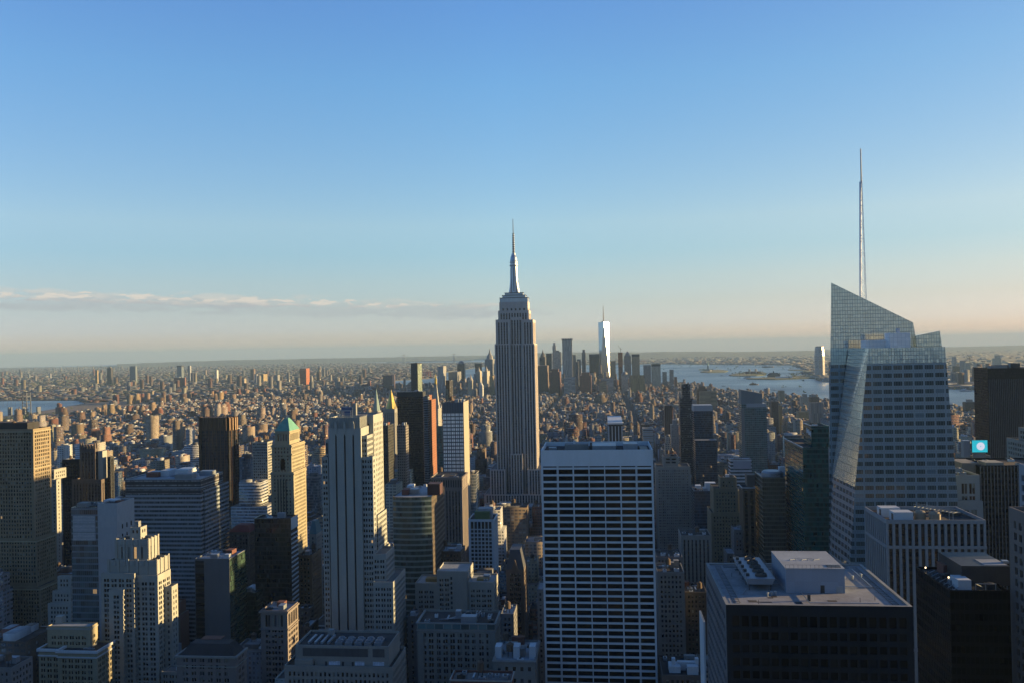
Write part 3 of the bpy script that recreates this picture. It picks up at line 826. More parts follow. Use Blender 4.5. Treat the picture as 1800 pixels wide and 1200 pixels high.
def near_left_tower():
    """pale stone tower with three tall dark slots"""
    Y = 570.0
    SL = LIME_PALE2
    boxes = [px_box(577, 634, 752, Y, D=20), px_box(565.5, 576.6, 802, Y + 1.4, D=20), px_box(572, 576.8, 772, Y + 3.2, D=18), px_box(634.4, 655, 802, Y + 1.2, D=7), px_box(634.3, 645, 765, Y + 2.6, D=15), px_box(600, 656, 729, Y + 21, D=26)]
    root = thing("stone_tower", "pale stone tower with three tall black slots down its face", "skyscraper", (boxes[0].c()[0], Y + 12, 0))
    mbw, mbr, wins = MB(), MB(), []
    stp = dict(bay=4.3, ww=1.15, pair=.55, fh=3.65, wh=2.0, top=2.2, margin=.1, depth=.5, pblind=.2)
    b = boxes[0]
    slots = [at(x, 780, Y).x - b.x0 for x in (590.5, 606, 621)]
    # centre shaft: plain stone with the slots cut in
    O = Vector((b.x0, b.y0, 0)); ztop, zbot = at(606, 762, Y).z, 20.0
    u = 0
    mbw.wall(O, X_, b.x1 - b.x0, 0, zbot); mbw.wall(O, X_, b.x1 - b.x0, ztop, b.z1)
    slot = []
    for c in slots:
        mbw.wall(O + X_ * u, X_, c - .58 - u, zbot, ztop); u = c + .58
        for s, q in ((-1, c - .58), (1, c + .58)):
            p0, p1 = (b.x0 + q, b.y0), (b.x0 + q, b.y0 + 1.2)
            P = [(*p0, zbot), (*p1, zbot), (*p1, ztop), (*p0, ztop)]
            mbw.face(P if s < 0 else P[::-1])
        # pointed head: two stone wedges
        for s in (-1, 1):
            mbw.face([(b.x0 + c + s * .6, b.y0 - .02, ztop - 1.8), (b.x0 + c, b.y0 - .02, ztop), (b.x0 + c + s * .6, b.y0 - .02, ztop)][::s])
        slot.append(c)
        fx = b.x0 + c
        mbw.box(fx - .95, fx + .95, b.y0 - .35, b.y0, ztop + .4, b.z1 + 3.2); mbw.box(fx - .5, fx + .5, b.y0 - .3, b.y0 + .4, b.z1 + 3.2, b.z1 + 4.6)
    mbw.wall(O + X_ * u, X_, b.x1 - b.x0 - u, zbot, ztop)
    mbw.wall((b.x1, b.y0), Y_, b.y1 - b.y0, 0, b.z1); mbw.wall((b.x1, b.y1), -X_, b.x1 - b.x0, 0, b.z1); mbw.wall((b.x0, b.y1), -Y_, b.y1 - b.y0, 0, b.z1)
    mbr.face([(b.x0, b.y0, b.z1 - .5), (b.x1, b.y0, b.z1 - .5), (b.x1, b.y1, b.z1 - .5), (b.x0, b.y1, b.z1 - .5)])
    for bb in boxes[1:3] + boxes[3:5]: shell(mbw, mbr, bb, dict(stp, bay=3.6) if bb is not boxes[2] else dict(stp, pair=None, bay=1.9, ww=1.0, fh=9, wh=7.5), wins)
    shell(mbw, mbr, boxes[5], dict(bay=4.0, ww=1.3, fh=3.65, wh=2.0, top=6, margin=1, depth=.4), wins)
    # fluted crown set back on the shaft
    c = px_box(579, 632, 733, Y + 1.6, D=17, z0=b.z1 - .5)
    shell(mbw, mbr, c, None, wins, parapet=2.0)
    n = 17
    for k in range(n + 1):
        x = c.x0 + (c.x1 - c.x0) * k / n; mbw.box(x - .2, x + .2, c.y0 - .35, c.y0, c.z0, c.z1 + .5)
    for k in range(10):
        y = c.y0 + (c.y1 - c.y0) * k / 9; mbw.box(c.x1, c.x1 + .3, y - .2, y + .2, c.z0, c.z1 + .5)
    # lower wings towards the park
    lows = [px_box(655.4, 678, 973, Y - 1, D=24), px_box(655.6, 691, 1022, Y - 6, D=36), px_box(634, 655, 1022, Y - 5.8, D=6)]
    lows[0].x1 = lows[0].x1
    for q in lows[:2]:
        q.z0 = 0; shell(mbw, mbr, q, dict(stp, bay=3.9, top=4), wins)
    w2 = px_box(656.2, 664, 905, Y + 22, D=25); shell(mbw, mbr, w2, dict(stp, bay=3.9), wins)
    w3 = px_box(664.2, 671, 968, Y + 23, D=24); shell(mbw, mbr, w3, dict(stp, bay=3.9), wins)
    mbw.build("wall", SL, root); mbr.build("roof", ROOF_GRAVEL, root)
    mb = MB()
    for cc in slot: mb.wall((b.x0 + cc - .58, b.y0 + 1.2), X_, 1.5, zbot, ztop)
    mb.build("window_slot", STRIP_VOID, root)
    add_windows(root, wins, stp, 100, 5)
    # roof scaffold, blue screen and tank house
    mb = MB(); z = c.z1
    x0, x1 = at(595, 725, Y + 8).x, at(618, 725, Y + 8).x
    for x in (x0, (x0 * 2 + x1) / 3, x1):
        for y in (Y + 6, Y + 10): mb.bar((x, y, z - 2), (x, y, z + 4.2), .18)
    for zz in (z + 2, z + 4.2):
        for y in (Y + 6, Y + 10): mb.bar((x0, y, zz), (x1, y, zz), .18)
    mb.build("roof_frame", METAL, root)
    mb = MB(); q = px_box(600, 618, 715, Y + 26, D=4); mb.box(q.x0, q.x1, q.y0, q.y1, boxes[5].z1 - 1.1, q.z1); mb.build("tank_house", wall_mat("blue_screen", (.10, .16, .30), .7, .2), root)
    mb = MB(); q = px_box(619.4, 625.5, 708, Y + 25, D=3); mb.box(q.x0, q.x1, q.y0, q.y1, boxes[5].z1 - 1.1, q.z1); mb.build("tank_house", CONCRETE, root)
    for q in boxes + lows: FOOT.append((q.x0, q.x1, q.y0, q.y1)); SCREEN_RECTS.append((q.x0, q.x1, q.y0, q.y1, q.z1))
    note("the three-slot stone tower", b)
LIME_PALE2 = wall_mat("light_grey_limestone", (.46, .45, .40), .85, .16)
near_left_tower()

def dark_corner():
    """the black office block at the lower right whose roof one looks down on"""
    b = px_box(1276, 1604.5, 1063.5, 236.0, D=45)
    st = dict(bay=2.55, ww=1.9, margin=.8, fh=3.5, wh=2.1, top=3.0, first=2.9, depth=.35, pane=PANE_DARK, pblind=0, plit=0)
    root = thing("office_block", "black office block in the near foreground with a broad gravel roof", "office building", (*b.c(), 0))
    mbw, mbr, wins, mbe, we = MB(), MB(), [], MB(), []
    b.z0 = 0
    facade(mbw, wins, (b.x0, b.y0), X_, b.x1 - b.x0, 0, b.z1, st)
    mbw.wall((b.x1, b.y0), Y_, 45, 0, b.z1); mbw.wall((b.x1, b.y1), -X_, b.x1 - b.x0, 0, b.z1)
    facade(mbe, we, (b.x0, b.y1), -Y_, 45, 0, b.z1, dict(st, bay=2.6, ww=1.5, fh=3.5, wh=1.8, first=None, depth=.7))
    t, zr = .9, b.z1 - .5
    ring = [((b.x0, b.y0), (b.x1, b.y0), (b.x1 - t, b.y0 + t), (b.x0 + t, b.y0 + t)), ((b.x1, b.y0), (b.x1, b.y1), (b.x1 - t, b.y1 - t), (b.x1 - t, b.y0 + t)),
            ((b.x1, b.y1), (b.x0, b.y1), (b.x0 + t, b.y1 - t), (b.x1 - t, b.y1 - t)), ((b.x0, b.y1), (b.x0, b.y0), (b.x0 + t, b.y0 + t), (b.x0 + t, b.y1 - t))]
    mc = MB()
    for a, c, e, g in ring:
        mc.face([(*a, b.z1), (*c, b.z1), (*e, b.z1), (*g, b.z1)]); mc.face([(*g, b.z1), (*e, b.z1), (*e, zr), (*g, zr)])
    mc.build("coping", CONCRETE, root)
    mbr.face([(b.x0 + t, b.y0 + t, zr), (b.x1 - t, b.y0 + t, zr), (b.x1 - t, b.y1 - t, zr), (b.x0 + t, b.y1 - t, zr)])
    mbw.build("wall", GRANITE_DARK, root); mbr.build("roof", ROOF_GRAVEL2, root)
    mbe.build("side_wall", wall_mat("weathered_aluminium", (.17, .18, .20), .6, .3), root)
    add_windows(root, wins + we, st, 100, 9)
    mb = MB()                                                       # window-washing rails along three edges
    for off in (2.6, 4.2):
        for a, c in (((b.x0 + off, b.y0 + 3), (b.x0 + off, b.y1 - 3)), ((b.x1 - off, b.y0 + 3), (b.x1 - off, b.y1 - 3)), ((b.x0 + 5, b.y1 - off), (b.x1 - 5, b.y1 - off))):
            mb.bar((*a, zr + .18), (*c, zr + .18), .09)
    for k in range(26):
        y = b.y0 + 3 + k * 1.55
        for x in (b.x0 + 2.6, b.x1 - 4.2): mb.bar((x, y, zr + .08), (x + 1.6, y, zr + .08), .06)
    mb.build("track", METAL_DARK, root)
    # cooling tower on a steel stand
    zt = at(1330, 1016, 251).z
    x0, x1 = at(1312, 1016, 251).x, at(1363, 1016, 251).x
    y0, y1 = 251.0, 276.0; zb = zr + 1.7; zt = zt
    mb = MB(); s = 1.0
    lo, hi = (x0 + .5, x1 - .8, y0 + .6, y1 - .6), (x0, x1, y0, y1)
    def ringp(q, z): return [(q[0], q[2], z), (q[1], q[2], z), (q[1], q[3], z), (q[0], q[3], z)]
    A, B = ringp(lo, zb), ringp(hi, zt)
    for i in range(4): mb.face([A[i], A[(i + 1) % 4], B[(i + 1) % 4], B[i]], 0)
    mb.face(B, 0); mb.face(A[::-1], 1)
    tower_ = mb.build("cooling_tower", [wall_mat("blue_grey_metal", (.36, .38, .42), .5, .2), METAL_DARK], root)
    ct = MB()
    mx = (x0 + x1) / 2
    for k in range(5):
        y = y0 + 3 + k * (y1 - y0 - 6) / 4
        m2 = MB(); m2.lathe(mx + .6, y, [(1.75, zt), (1.6, zt + .8), (1.45, zt + .8), (1.4, zt + .35)], 0, 20); m2.lathe(mx + .6, y, [(.35, zt + .3), (.3, zt + .7)], 0, 8)
        for q in range(6):
            a = q * math.pi / 3; m2.bar((mx + .6, y, zt + .5), (mx + .6 + 1.35 * math.cos(a), y + 1.35 * math.sin(a), zt + .45), .1)
        m2.build("fan", METAL_DARK, tower_)
        m3 = MB(); m3.box(x0 + .4, x0 + 1.3, y - .5, y + .5, zt, zt + .8); m3.build("fan_motor", METAL_DARK, tower_)
    mb = MB()
    for x in (x0 + .9, x1 - 1.2):
        for k in range(5): mb.bar((x, y0 + 1 + k * 5.6, zr), (x, y0 + 1 + k * 5.6, zb), .15)
        mb.bar((x, y0, zb - .2), (x, y1, zb - .2), .2)
    for z in (zt + .55, zt + 1.1):
        for a, c in (((x0, y0), (x0, y1)), ((x0, y1), (x1, y1)), ((x1, y1), (x1, y0))): mb.bar((*a, z), (*c, z), .045)
    for k in range(9):
        for x in (x0, x1): mb.bar((x, y0 + k * (y1 - y0) / 8, zt), (x, y0 + k * (y1 - y0) / 8, zt + 1.1), .04)
    mb.build("steel_stand", METAL_DARK, tower_)
    # plant room
    q = px_box(1381, 1484.5, 998, 249.5, D=20.5); q.z0 = zr
    mb = MB(); pm = facade_mat("grey_metal_panels", (.25, .32, .42), pu=2.4, pv=3.5, wu=.985, wv=.985, glass=(.14, .185, .26), pblind=0, grough=.6, rough=.6, gvar=.06, var=.1)
    mb.box(q.x0, q.x1, q.y0, q.y1, zr, q.z1 - .35, 0)
    tq = MB(); tq.box(q.x0 - .12, q.x1 + .12, q.y0 - .12, q.y1 + .12, q.z1 - .35, q.z1, 0); 
    pr = mb.build("plant_room", pm, root); cap = tq.build("plant_room_roof", ROOF_PALE, pr)
    def add(n, x0, x1, y0, y1, z0, z1, m):
        k = MB(); k.box(x0, x1, y0, y1, z0, z1); return k.build(n, m, pr if n in ("door", "roof_hatch", "louver") else root)
    dx = at(1446, 1040, 249.5).x
    add("door", dx - .55, dx + .55, q.y0 - .08, q.y0, zr, zr + 2.2, METAL_DARK)
    hx0, hx1 = at(1453, 994, 252).x, at(1476, 994, 252).x
    add("roof_hatch", hx0, hx1, 250.6, 253.2, q.z1, q.z1 + .12, METAL_DARK)
    add("louver", at(1470, 1020, 249.5).x, at(1482, 1020, 249.5).x, q.y0 - .1, q.y0, zr + .1, zr + 2.0, METAL)
    px_ = at(1422, 1050, 242).x
    add("vent_stack", px_ - .35, px_ + .35, 241.7, 242.4, zr, zr + 1.6, METAL_DARK)
    m4 = MB()
    for k in range(5):
        x = q.x0 + 3 + k * 1.7; m4.bar((x, q.y0 + 9 + (k % 2) * 2, q.z1 + .1), (x + 2.2, q.y0 + 10.5, q.z1 + .1), .06)
        m4.bar((x, q.y0 + 9, q.z1), (x, q.y0 + 9, q.z1 + .5), .1)
    m4.build("conduit", METAL, root)
    m4 = MB()
    for k, (xa, ya, xb, yb) in enumerate(((x1 + .6, 258, q.x0 - .3, 258), (x1 + .6, 264, q.x0 - .3, 264), (q.x1 + .2, 255, q.x1 + 9, 255), (q.x1 + 9, 255, q.x1 + 9, 275), (b.x0 + 6, 247, x0, 252), (q.x0 + 4, q.y0 - .6, q.x0 + 4, 239), (q.x0 + 4, 239, q.x1 + 6, 239))):
        m4.bar((xa, ya, zr + .35), (xb, yb, zr + .35), .13, 0, 6)
    m4.build("pipe", METAL, root)
    rq = random.Random(8); m4 = MB()
    for k in range(9):
        x, y = rq.uniform(b.x0 + 6, b.x1 - 8), rq.uniform(b.y0 + 2, b.y0 + 9) if k < 6 else rq.uniform(b.y0 + 30, b.y0 + 42)
        w_, d_ = rq.uniform(1.2, 4), rq.uniform(.8, 2.2); m4.face([(x, y, zr + .02), (x + w_, y, zr + .02), (x + w_, y + d_, zr + .02), (x, y + d_, zr + .02)])
    m4.build("roof_patch", ROOF_TAR, root)
    for k in range(7):
        x, y = (q.x1 + 3 + (k % 3) * 3.1, 262 + k * 2.1) if k < 4 else (b.x0 + 8 + k * 1.2, 243 + k * .7); m4 = MB(); m4.lathe(x, y, [(.3, zr), (.3, zr + .9), (.45, zr + .95), (.4, zr + 1.2)], 0, 8); m4.build("roof_vent", METAL, root)
    m4 = MB()
    for k in range(15):
        x = q.x0 + (q.x1 - q.x0) * k / 14; m4.bar((x, q.y0 + .2, q.z1), (x, q.y0 + .2, q.z1 + .9), .035)
    m4.bar((q.x0, q.y0 + .2, q.z1 + .9), (q.x1, q.y0 + .2, q.z1 + .9), .04); m4.build("railing", METAL_DARK, pr)
    m4 = MB()
    for x, y in ((b.x0 + 9, b.y0 + 2.2), (b.x1 - 12, b.y0 + 5), (b.x1 - 7.5, b.y0 + 7), (b.x0 + 6, b.y0 + 30)):
        m4.bar((x, y, zr), (x, y, zr + 1.3), .07)
    m4.build("davit_post", METAL_DARK, root)
    FOOT.append((b.x0, b.x1, b.y0, b.y1)); SCREEN_RECTS.append((b.x0, b.x1, b.y0, b.y1, b.z1)); note("the black block with the gravel roof", b)
ROOF_GRAVEL2 = wall_mat("tan_gravel", (.36, .345, .345), .95, .35, .35)
dark_corner()

# ------------------------------------------------------------------ midtown neighbours
PUN = dict(bay=2.7, ww=1.4, fh=3.6, wh=2.05, top=2.6, margin=.8, depth=.4)
PAIR = dict(bay=4.2, ww=1.15, pair=.5, fh=3.5, wh=1.95, top=2.4, margin=.5, depth=.4)
def stack(tiers, Y, nest=True):
    out = []
    for t in tiers:
        xl, xr, yt, side, dy = t[:5]
        D = t[5] if len(t) > 5 else None
        b = px_box(xl, xr, yt, Y + dy, side=side, D=D)
        if nest and out: b.z0 = out[-1].z1 - 1.1
        out.append(b)
    return out
def part(root, name, m, *boxes):
    mb = MB()
    for q in boxes: mb.box(*q)
    return mb.build(name, m, root)
def px_part(root, name, m, xl, xr, yt, Y, D, z0):
    b = px_box(xl, xr, yt, Y, D=D); return part(root, name, m, (b.x0, b.x1, b.y0, b.y1, z0, b.z1))
def cornice(root, b, out=.5, h=1.0, drop=2.2, m=None):
    mb = MB(); z = b.z1 - drop
    mb.box(b.x0 - out, b.x1 + out, b.y0 - out, b.y0 - .01, z, z + h); mb.box(b.x1 + .01, b.x1 + out, b.y0, b.y1, z, z + h); mb.box(b.x0 - out, b.x0 - .01, b.y0, b.y1, z, z + h)
    return mb.build("cornice", m or CONCRETE, root)

def left_group():
    bx = stack([(-90, 70, 1030, 104, -7, 60), (-90, 64, 946, 99.5, -3, 40), (-90, 58, 754, 89, 0)], 720)
    r = tower("office_tower", "old tan masonry tower at the left edge with gold lit flank", "office tower", bx, wall_mat("brown_tan_masonry", (.36, .27, .17), .88, .25), dict(PUN, bay=2.6, ww=1.5, fh=3.45, wh=2.25, depth=.55), ROOF_TAR, "the left edge masonry tower", (3, 1))
    for b in bx: cornice(r, b, .7, 1.0, 3.0, LIME_WARM)
    cornice(r, bx[2], .35, .8, 36, LIME_WARM); cornice(r, bx[2], .3, .5, 9, LIME_WARM)
    px_part(r, "penthouse", ROOF_TAR, -90, 48, 743, 724, 16, bx[2].z1 - 1.1)
    bx = stack([(90, 99, 842, 107, 0)], 820); bx.append(px_box(90, 95, 825, 824, D=20, z0=bx[0].z1 - 1.1))
    tower("apartment_block", "slim cream apartment block squeezed against the left edge masonry tower", "apartment block", bx, LIME_PALE, dict(PUN, bay=3.2), None, None)
    bx = stack([(109, 140, 807, 144, 0)], 860)
    tower("dark_tower", "flat topped black glass tower left of the gothic crown", "office tower", bx, GRANITE_DARK, dict(strip=1, bay=2.6, ww=1.7, top=3, bot=1, depth=.3, pane=STRIP_BLACK, wname="window_strip"), None, None)
    bx = stack([(126, 178, 842, 200, -4), (140, 167, 788, 172, 0)], 850)
    r = tower("gothic_tower", "brown gothic tower with pinnacles and a blank cream flank", "office tower", bx, BROWN_STONE, dict(strip=1, bay=3.4, ww=1.5, top=4, bot=1, depth=.5, pane=STRIP_BLACK, wname="window_strip"), None, "the gothic pinnacle tower")
    c = bx[1]
    for k in range(6):
        for y in (c.y0 + .8, c.y1 - .8):
            x = c.x0 + .8 + (c.x1 - c.x0 - 1.6) * k / 5; h = 8 if k in (0, 5) else 5
            mb = MB(); mb.lathe(x, y, [(1.3, c.z1 - 3), (1.2, c.z1 + h * .4), (0, c.z1 + h)], 0, 4, math.pi / 4); mb.build("pinnacle", BROWN_STONE, r)
    b = px_box(172.3, 180, 792, 852, side=188); part(r, "blank_flank", LIME_PALE, (b.x0, b.x1, b.y0, b.y1, bx[0].z1 - 1, b.z1))
    b = px_box(188.5, 194, 802, 853, side=200.5)
    tower("dark_tower", "narrow bronze glass tower edge just right of the gothic tower", "office tower", [b], METAL_DARK, dict(strip=1, bay=2.2, ww=1.4, top=2, bot=1, depth=.3, pane=STRIP_BLACK, wname="window_strip"), None, None)
    # glass and white panel building
    gl = facade_mat("teal_office_glass", (.13, .22, .27), pu=3, pv=4.2, wu=.97, wv=.72, glass=(.05, .085, .10), pblind=.1, blind=(.16, .19, .2), rough=.3, grough=.1, jit=.03, mull=2, gmetal=.2, spec=.8, lit=.001)
    wp = facade_mat("white_metal_cladding", (.34, .41, .48), pu=1.5, pv=4.2, wu=.97, wv=.985, glass=(.19, .23, .275), pblind=0, grough=.55, rough=.5, gvar=.06, var=.08)
    a, b = px_box(125, 171, 891, 556, D=44), px_box(171.2, 205, 884, 556, side=236)
    root = thing("office_building", "blue glass and white panel office building in front of the banded slab", "office building", (*a.c(), 0))
    w, rf, ws = MB(), MB(), []
    a.y1 = b.y1
    shell(w, rf, a, None, ws); w.build("glass_wall", gl, root); w = MB(); shell(w, rf, b, None, ws, 1.1); w.build("white_wall", wp, root); rf.build("roof", ROOF_TAR, root)
    mb = MB()
    for i in range(3):
        z = at(150, 905 + i * 15, 556).z; mb.box(a.x0 + 1.2, a.x1 - 1.5, a.y0 - .25, a.y0, z - 5.6, z)
    mb.build("louver_panel", facade_mat("pale_louver", (.2, .22, .25), pu=1.2, pv=1.0, wu=.96, wv=.7, glass=(.26, .29, .33), pblind=0, grough=.6, gvar=.1), root)
    for y, z in ((.3, 918), (.55, 918), (.8, 918), (.3, 935), (.55, 935), (.3, 950), (.55, 950)):
        yy = b.y0 + (b.y1 - b.y0) * y; zz = at(220, z, 566).z; part(root, "window", PANE_DARK, (b.x1, b.x1 + .12, yy - .6, yy + .6, zz - 3.2, zz))
    clutter(root, Bx(a.x0, b.x1, a.y0, a.y1, 0, a.z1), 9, 31); FOOT.extend([(a.x0, b.x1, a.y0, a.y1)]); SCREEN_RECTS.append((a.x0, b.x1, a.y0, a.y1, a.z1)); note("the blue glass and white panel building", a)
    # banded slab
    bd = facade_mat("banded_office_wall", (.34, .37, .40), pu=1.55, pv=3.9, wu=.93, wv=.52, glass=(.03, .045, .055), pblind=.22, blind=(.20, .22, .23), rough=.55, grough=.1, jit=.03, var=.1, gmetal=.15)
    b = px_box(220, 352, 841, 740, side=392)
    bx = [Bx(b.x0, b.x1, b.y0, b.y1, 0, b.z1)]
    r = tower("banded_office_slab", "wide dark office slab with pale horizontal bands and white roof houses", "office building", bx, bd, None, ROOF_PALE, "the banded office slab", (4, 0))
    dk = facade_mat("dark_top_band", (.045, .045, .05), pu=1.55, pv=3.9, wu=1, wv=.3, glass=(.12, .13, .14), pblind=0, grough=.5)
    z = b.z1
    mb = MB()
    for za, zb in ((z - 7.5, z - 1.2), (z - 13.5, z - 9.5)):
        mb.wall((b.x0 - .15, b.y0 - .15), X_, b.x1 - b.x0 + .3, za, zb); mb.wall((b.x1 + .15, b.y0 - .15), Y_, b.y1 - b.y0, za, zb)
    mb.build("dark_band", dk, r)
    for x0, x1, y0, y1, h in ((.55, .72, .35, .75, 6), (.3, .42, .5, .8, 4.5), (.1, .24, .55, .8, 2.5)):
        w_, d_ = b.x1 - b.x0, b.y1 - b.y0; part(r, "roof_house", WHITE_PAINT, (b.x0 + w_ * x0, b.x0 + w_ * x1, b.y0 + d_ * y0, b.y0 + d_ * y1, z - 1.1, z + h))
    b2 = px_box(352.5, 356, 862, 741, side=402.5); b2.x0 += .1
    part(r, "rear_wing", bd, (b2.x0, b2.x1, b2.y0 + 4, b2.y1, 0, b2.z1)); FOOT.append((b2.x0, b2.x1, b2.y0, b2.y1))
    # bronze tower
    bz = wall_mat("bronze_panels", (.20, .115, .07), .5, .2, metal=.2)
    b = px_box(346, 408, 733, 1010, side=418)
    root = thing("bronze_tower", "brown bronze tower with fluted crown and chamfered corners", "skyscraper", (*b.c(), 0))
    mb = MB(); gl2 = MB(); ch = 5.5
    P = [(b.x0 + ch, b.y0), (b.x1 - ch, b.y0), (b.x1, b.y0 + ch), (b.x1, b.y1), (b.x0, b.y1), (b.x0, b.y0 + ch)]
    zc = b.z1 - 15
    for i in range(6):
        p, q = Vector((*P[i], 0)), Vector((*P[(i + 1) % 6], 0)); U = (q - p).normalized(); L = (q - p).length; N = U.cross(Z_)
        mb.wall(p, U, L, zc, b.z1); gl2.wall(p, U, L, 0, zc)
        n = max(2, round(L / 5.2))
        for k in range(n + 1):
            c = p + U * (L * k / n); mb.bar((c.x, c.y, 0), (c.x, c.y, b.z1 + .4), .75, 0, 4)
            if k < n:
                c = p + U * (L * (k + .5) / n) + N * .05; mb.bar((c.x, c.y, 0), (c.x, c.y, zc), .16, 0, 4)
                c2 = p + U * (L * (k + .5) / n); mb.bar((c2.x, c2.y, zc - 1), (c2.x, c2.y, b.z1 - .8), 1.25, 0, 6)
    mb.face([(x, y, b.z1 - .6) for x, y in P])
    mb.build("bronze_frame", bz, root)
    gl2.build("glass_wall", facade_mat("dark_blue_strip_glass", (.02, .02, .025), pu=1.3, pv=3.7, wu=.9, wv=.66, glass=(.018, .03, .05), pblind=.12, blind=(.08, .09, .1), rough=.4, grough=.1, jit=.02), root)
    FOOT.append((b.x0, b.x1, b.y0, b.y1)); SCREEN_RECTS.append((b.x0, b.x1, b.y0, b.y1, b.z1)); note("the bronze tower", b)
    # green pyramid roof
    bx = stack([(476, 516, 829, 538, -2.5), (477.5, 512, 781, 535.5, -.8), (483, 508.5, 757, 526, 2.0)], 790)
    r = tower("pyramid_roof_tower", "gold lit masonry tower with a sea green pyramid roof", "skyscraper", bx, LIME_WARM, [dict(PUN, bay=3.0, ww=1.3, fh=3.5), dict(PUN, bay=3.0, ww=1.3, fh=3.5), dict(PUN, bay=2.6, ww=1.2, fh=9, wh=6.5, top=3, first=None)], None, "the green pyramid roof tower", (0, 0))
    for b in bx: cornice(r, b, .8, 1.2, 2.4, LIME_WARM)
    cornice(r, bx[1], 1.1, 1.4, 10, LIME_WARM)
    b = bx[2]; zt = at(505, 735.5, b.y0).z; cx0, cx1 = (b.x0 + b.x1) / 2 - 1.8, (b.x0 + b.x1) / 2 + 1.8; ym = (b.y0 + b.y1) / 2
    e = [(b.x0 - .4, b.y0 - .4, b.z1 + .02), (b.x1 + .4, b.y0 - .4, b.z1 + .02), (b.x1 + .4, b.y1 + .4, b.z1 + .02), (b.x0 - .4, b.y1 + .4, b.z1 + .02)]; t = [(cx0, ym - 2, zt), (cx1, ym - 2, zt), (cx1, ym + 2, zt), (cx0, ym + 2, zt)]
    mb = MB()
    for i in range(4): mb.face([e[i], e[(i + 1) % 4], t[(i + 1) % 4], t[i]])
    mb.face(t); mb.build("pyramid_roof", wall_mat("verdigris_copper", (.16, .40, .31), .7, .3, .2), r)
    d = bx[0]; cx = (d.x0 + d.x1) / 2
    part(r, "arched_window", PANE_DARK, (cx - 2.2, cx + 2.2, bx[1].y0 - .15, bx[1].y0 + .1, bx[0].z1 + 2, bx[0].z1 + 11), (cx - 1.5, cx + 1.5, bx[1].y0 - .15, bx[1].y0 + .1, bx[0].z1 + 11, bx[0].z1 + 12.8))
    for dx in (-4.2, -1.6, 1.0, 3.6): part(r, "window_slot", STRIP_VOID, (cx + dx - .5, cx + dx + .5, d.y0 - .12, d.y0, 30, d.z1 - 7))
    bx = stack([(443.5, 470, 776, 480, 0)], 1020)
    r = tower("white_grid_block", "white grid office block left of the green pyramid roof tower", "office building", bx, LIME_PALE, dict(bay=2.6, ww=1.75, fh=3.4, wh=2.0, top=2, margin=.4, depth=.4), ROOF_TAR, None, (4, 3))
    # black glass tower with striped side
    b = px_box(447, 511, 910, 670, side=523)
    r = tower("black_tower", "black glass tower with white slanting stripes on its side", "office tower", [b], facade_mat("black_curtain_wall", (.014, .015, .018), pu=1.6, pv=3.7, wu=.92, wv=.75, glass=(.02, .025, .028), pblind=.06, blind=(.10, .11, .11), rough=.3, grough=.12, jit=.02, lit=.001), None, ROOF_TAR, "the black tower with striped side", (4, 0))
    z = b.z1; mb = MB(); mb.box(b.x1, b.x1 + .25, b.y0 + .2, b.y1, z - 9.5, z)
    for k in range(26):
        zz = z - 12.5 - k * 3.75; mb.box(b.x1, b.x1 + .3, b.y0 + .2, b.y1, zz - 1.5, zz)
    mb.build("white_stripe", WHITE_PAINT, r)
    # red roofed low block
    bx = [px_box(403, 438, 934, 780, D=24)]
    r = tower("low_block", "low dark block with a dull red hipped roof", "building", bx, BROWN_STONE, dict(PUN), None, None)
    b = bx[0]; mb = MB(); e = [(b.x0 - 1, b.y0 - 1, b.z1), (b.x1 + 1, b.y0 - 1, b.z1), (b.x1 + 1, b.y1 + 1, b.z1), (b.x0 - 1, b.y1 + 1, b.z1)]
    t = [(b.x0 + 4, b.y0 + 7, b.z1 + 5), (b.x1 - 4, b.y0 + 7, b.z1 + 5), (b.x1 - 4, b.y1 - 7, b.z1 + 5), (b.x0 + 4, b.y1 - 7, b.z1 + 5)]
    for i in range(4): mb.face([e[i], e[(i + 1) % 4], t[(i + 1) % 4], t[i]])
    mb.face(t); mb.build("hipped_roof", wall_mat("red_roof", (.28, .06, .05), .8, .2), r)
    # stepped limestone tower in front
    Y = 520
    bx = stack([(177, 277, 1010, 300, 0), (191, 275, 984, 296, 2.0), (204, 260, 947, 277.5, 5), (228, 247, 926, 258, 10)], Y)
    wst = dict(bay=8.6, ww=1.6, pair=.4, fh=3.2, wh=2.05, top=4.5, margin=.6, depth=.5, plit=.002)
    r = tower("stepped_tower", "cream stepped limestone tower with scalloped crown and sunlit west edge", "office tower", bx, LIME_PALE, [dict(wst, bay=5.1), dict(PUN, bay=4.6, ww=1.6, fh=12, wh=6.2, top=4.2), dict(PUN, bay=4.3, ww=1.9, fh=14, wh=7.5, top=5), dict(PUN, bay=2.6, top=1.8)], ROOF_TAR, "the scalloped limestone tower", (2, 0))
    for i, (b, n) in enumerate(((bx[1], 5), (bx[2], 4))):
        mb = MB()
        for k in range(n + 1):
            x = b.x0 + (b.x1 - b.x0) * k / n
            mb.box(x - .8, x + .8, b.y0 - .5, b.y0, b.z0, b.z1 + .9)
            if k < n:
                xm = x + (b.x1 - b.x0) / n / 2; mb.lathe(xm, b.y0 - .02, [(1.9, b.z1 - 3.6), (1.9, b.z1 - .4)], 0, 12, 0, 1, .35)
        d = b.y1 - b.y0
        for k in range(4):
            y = b.y0 + d * k / 3; mb.box(b.x1, b.x1 + .5, y - .7, y + .7, b.z0, b.z1 + .9)
        mb.build("scalloped_parapet", LIME_PALE, r)
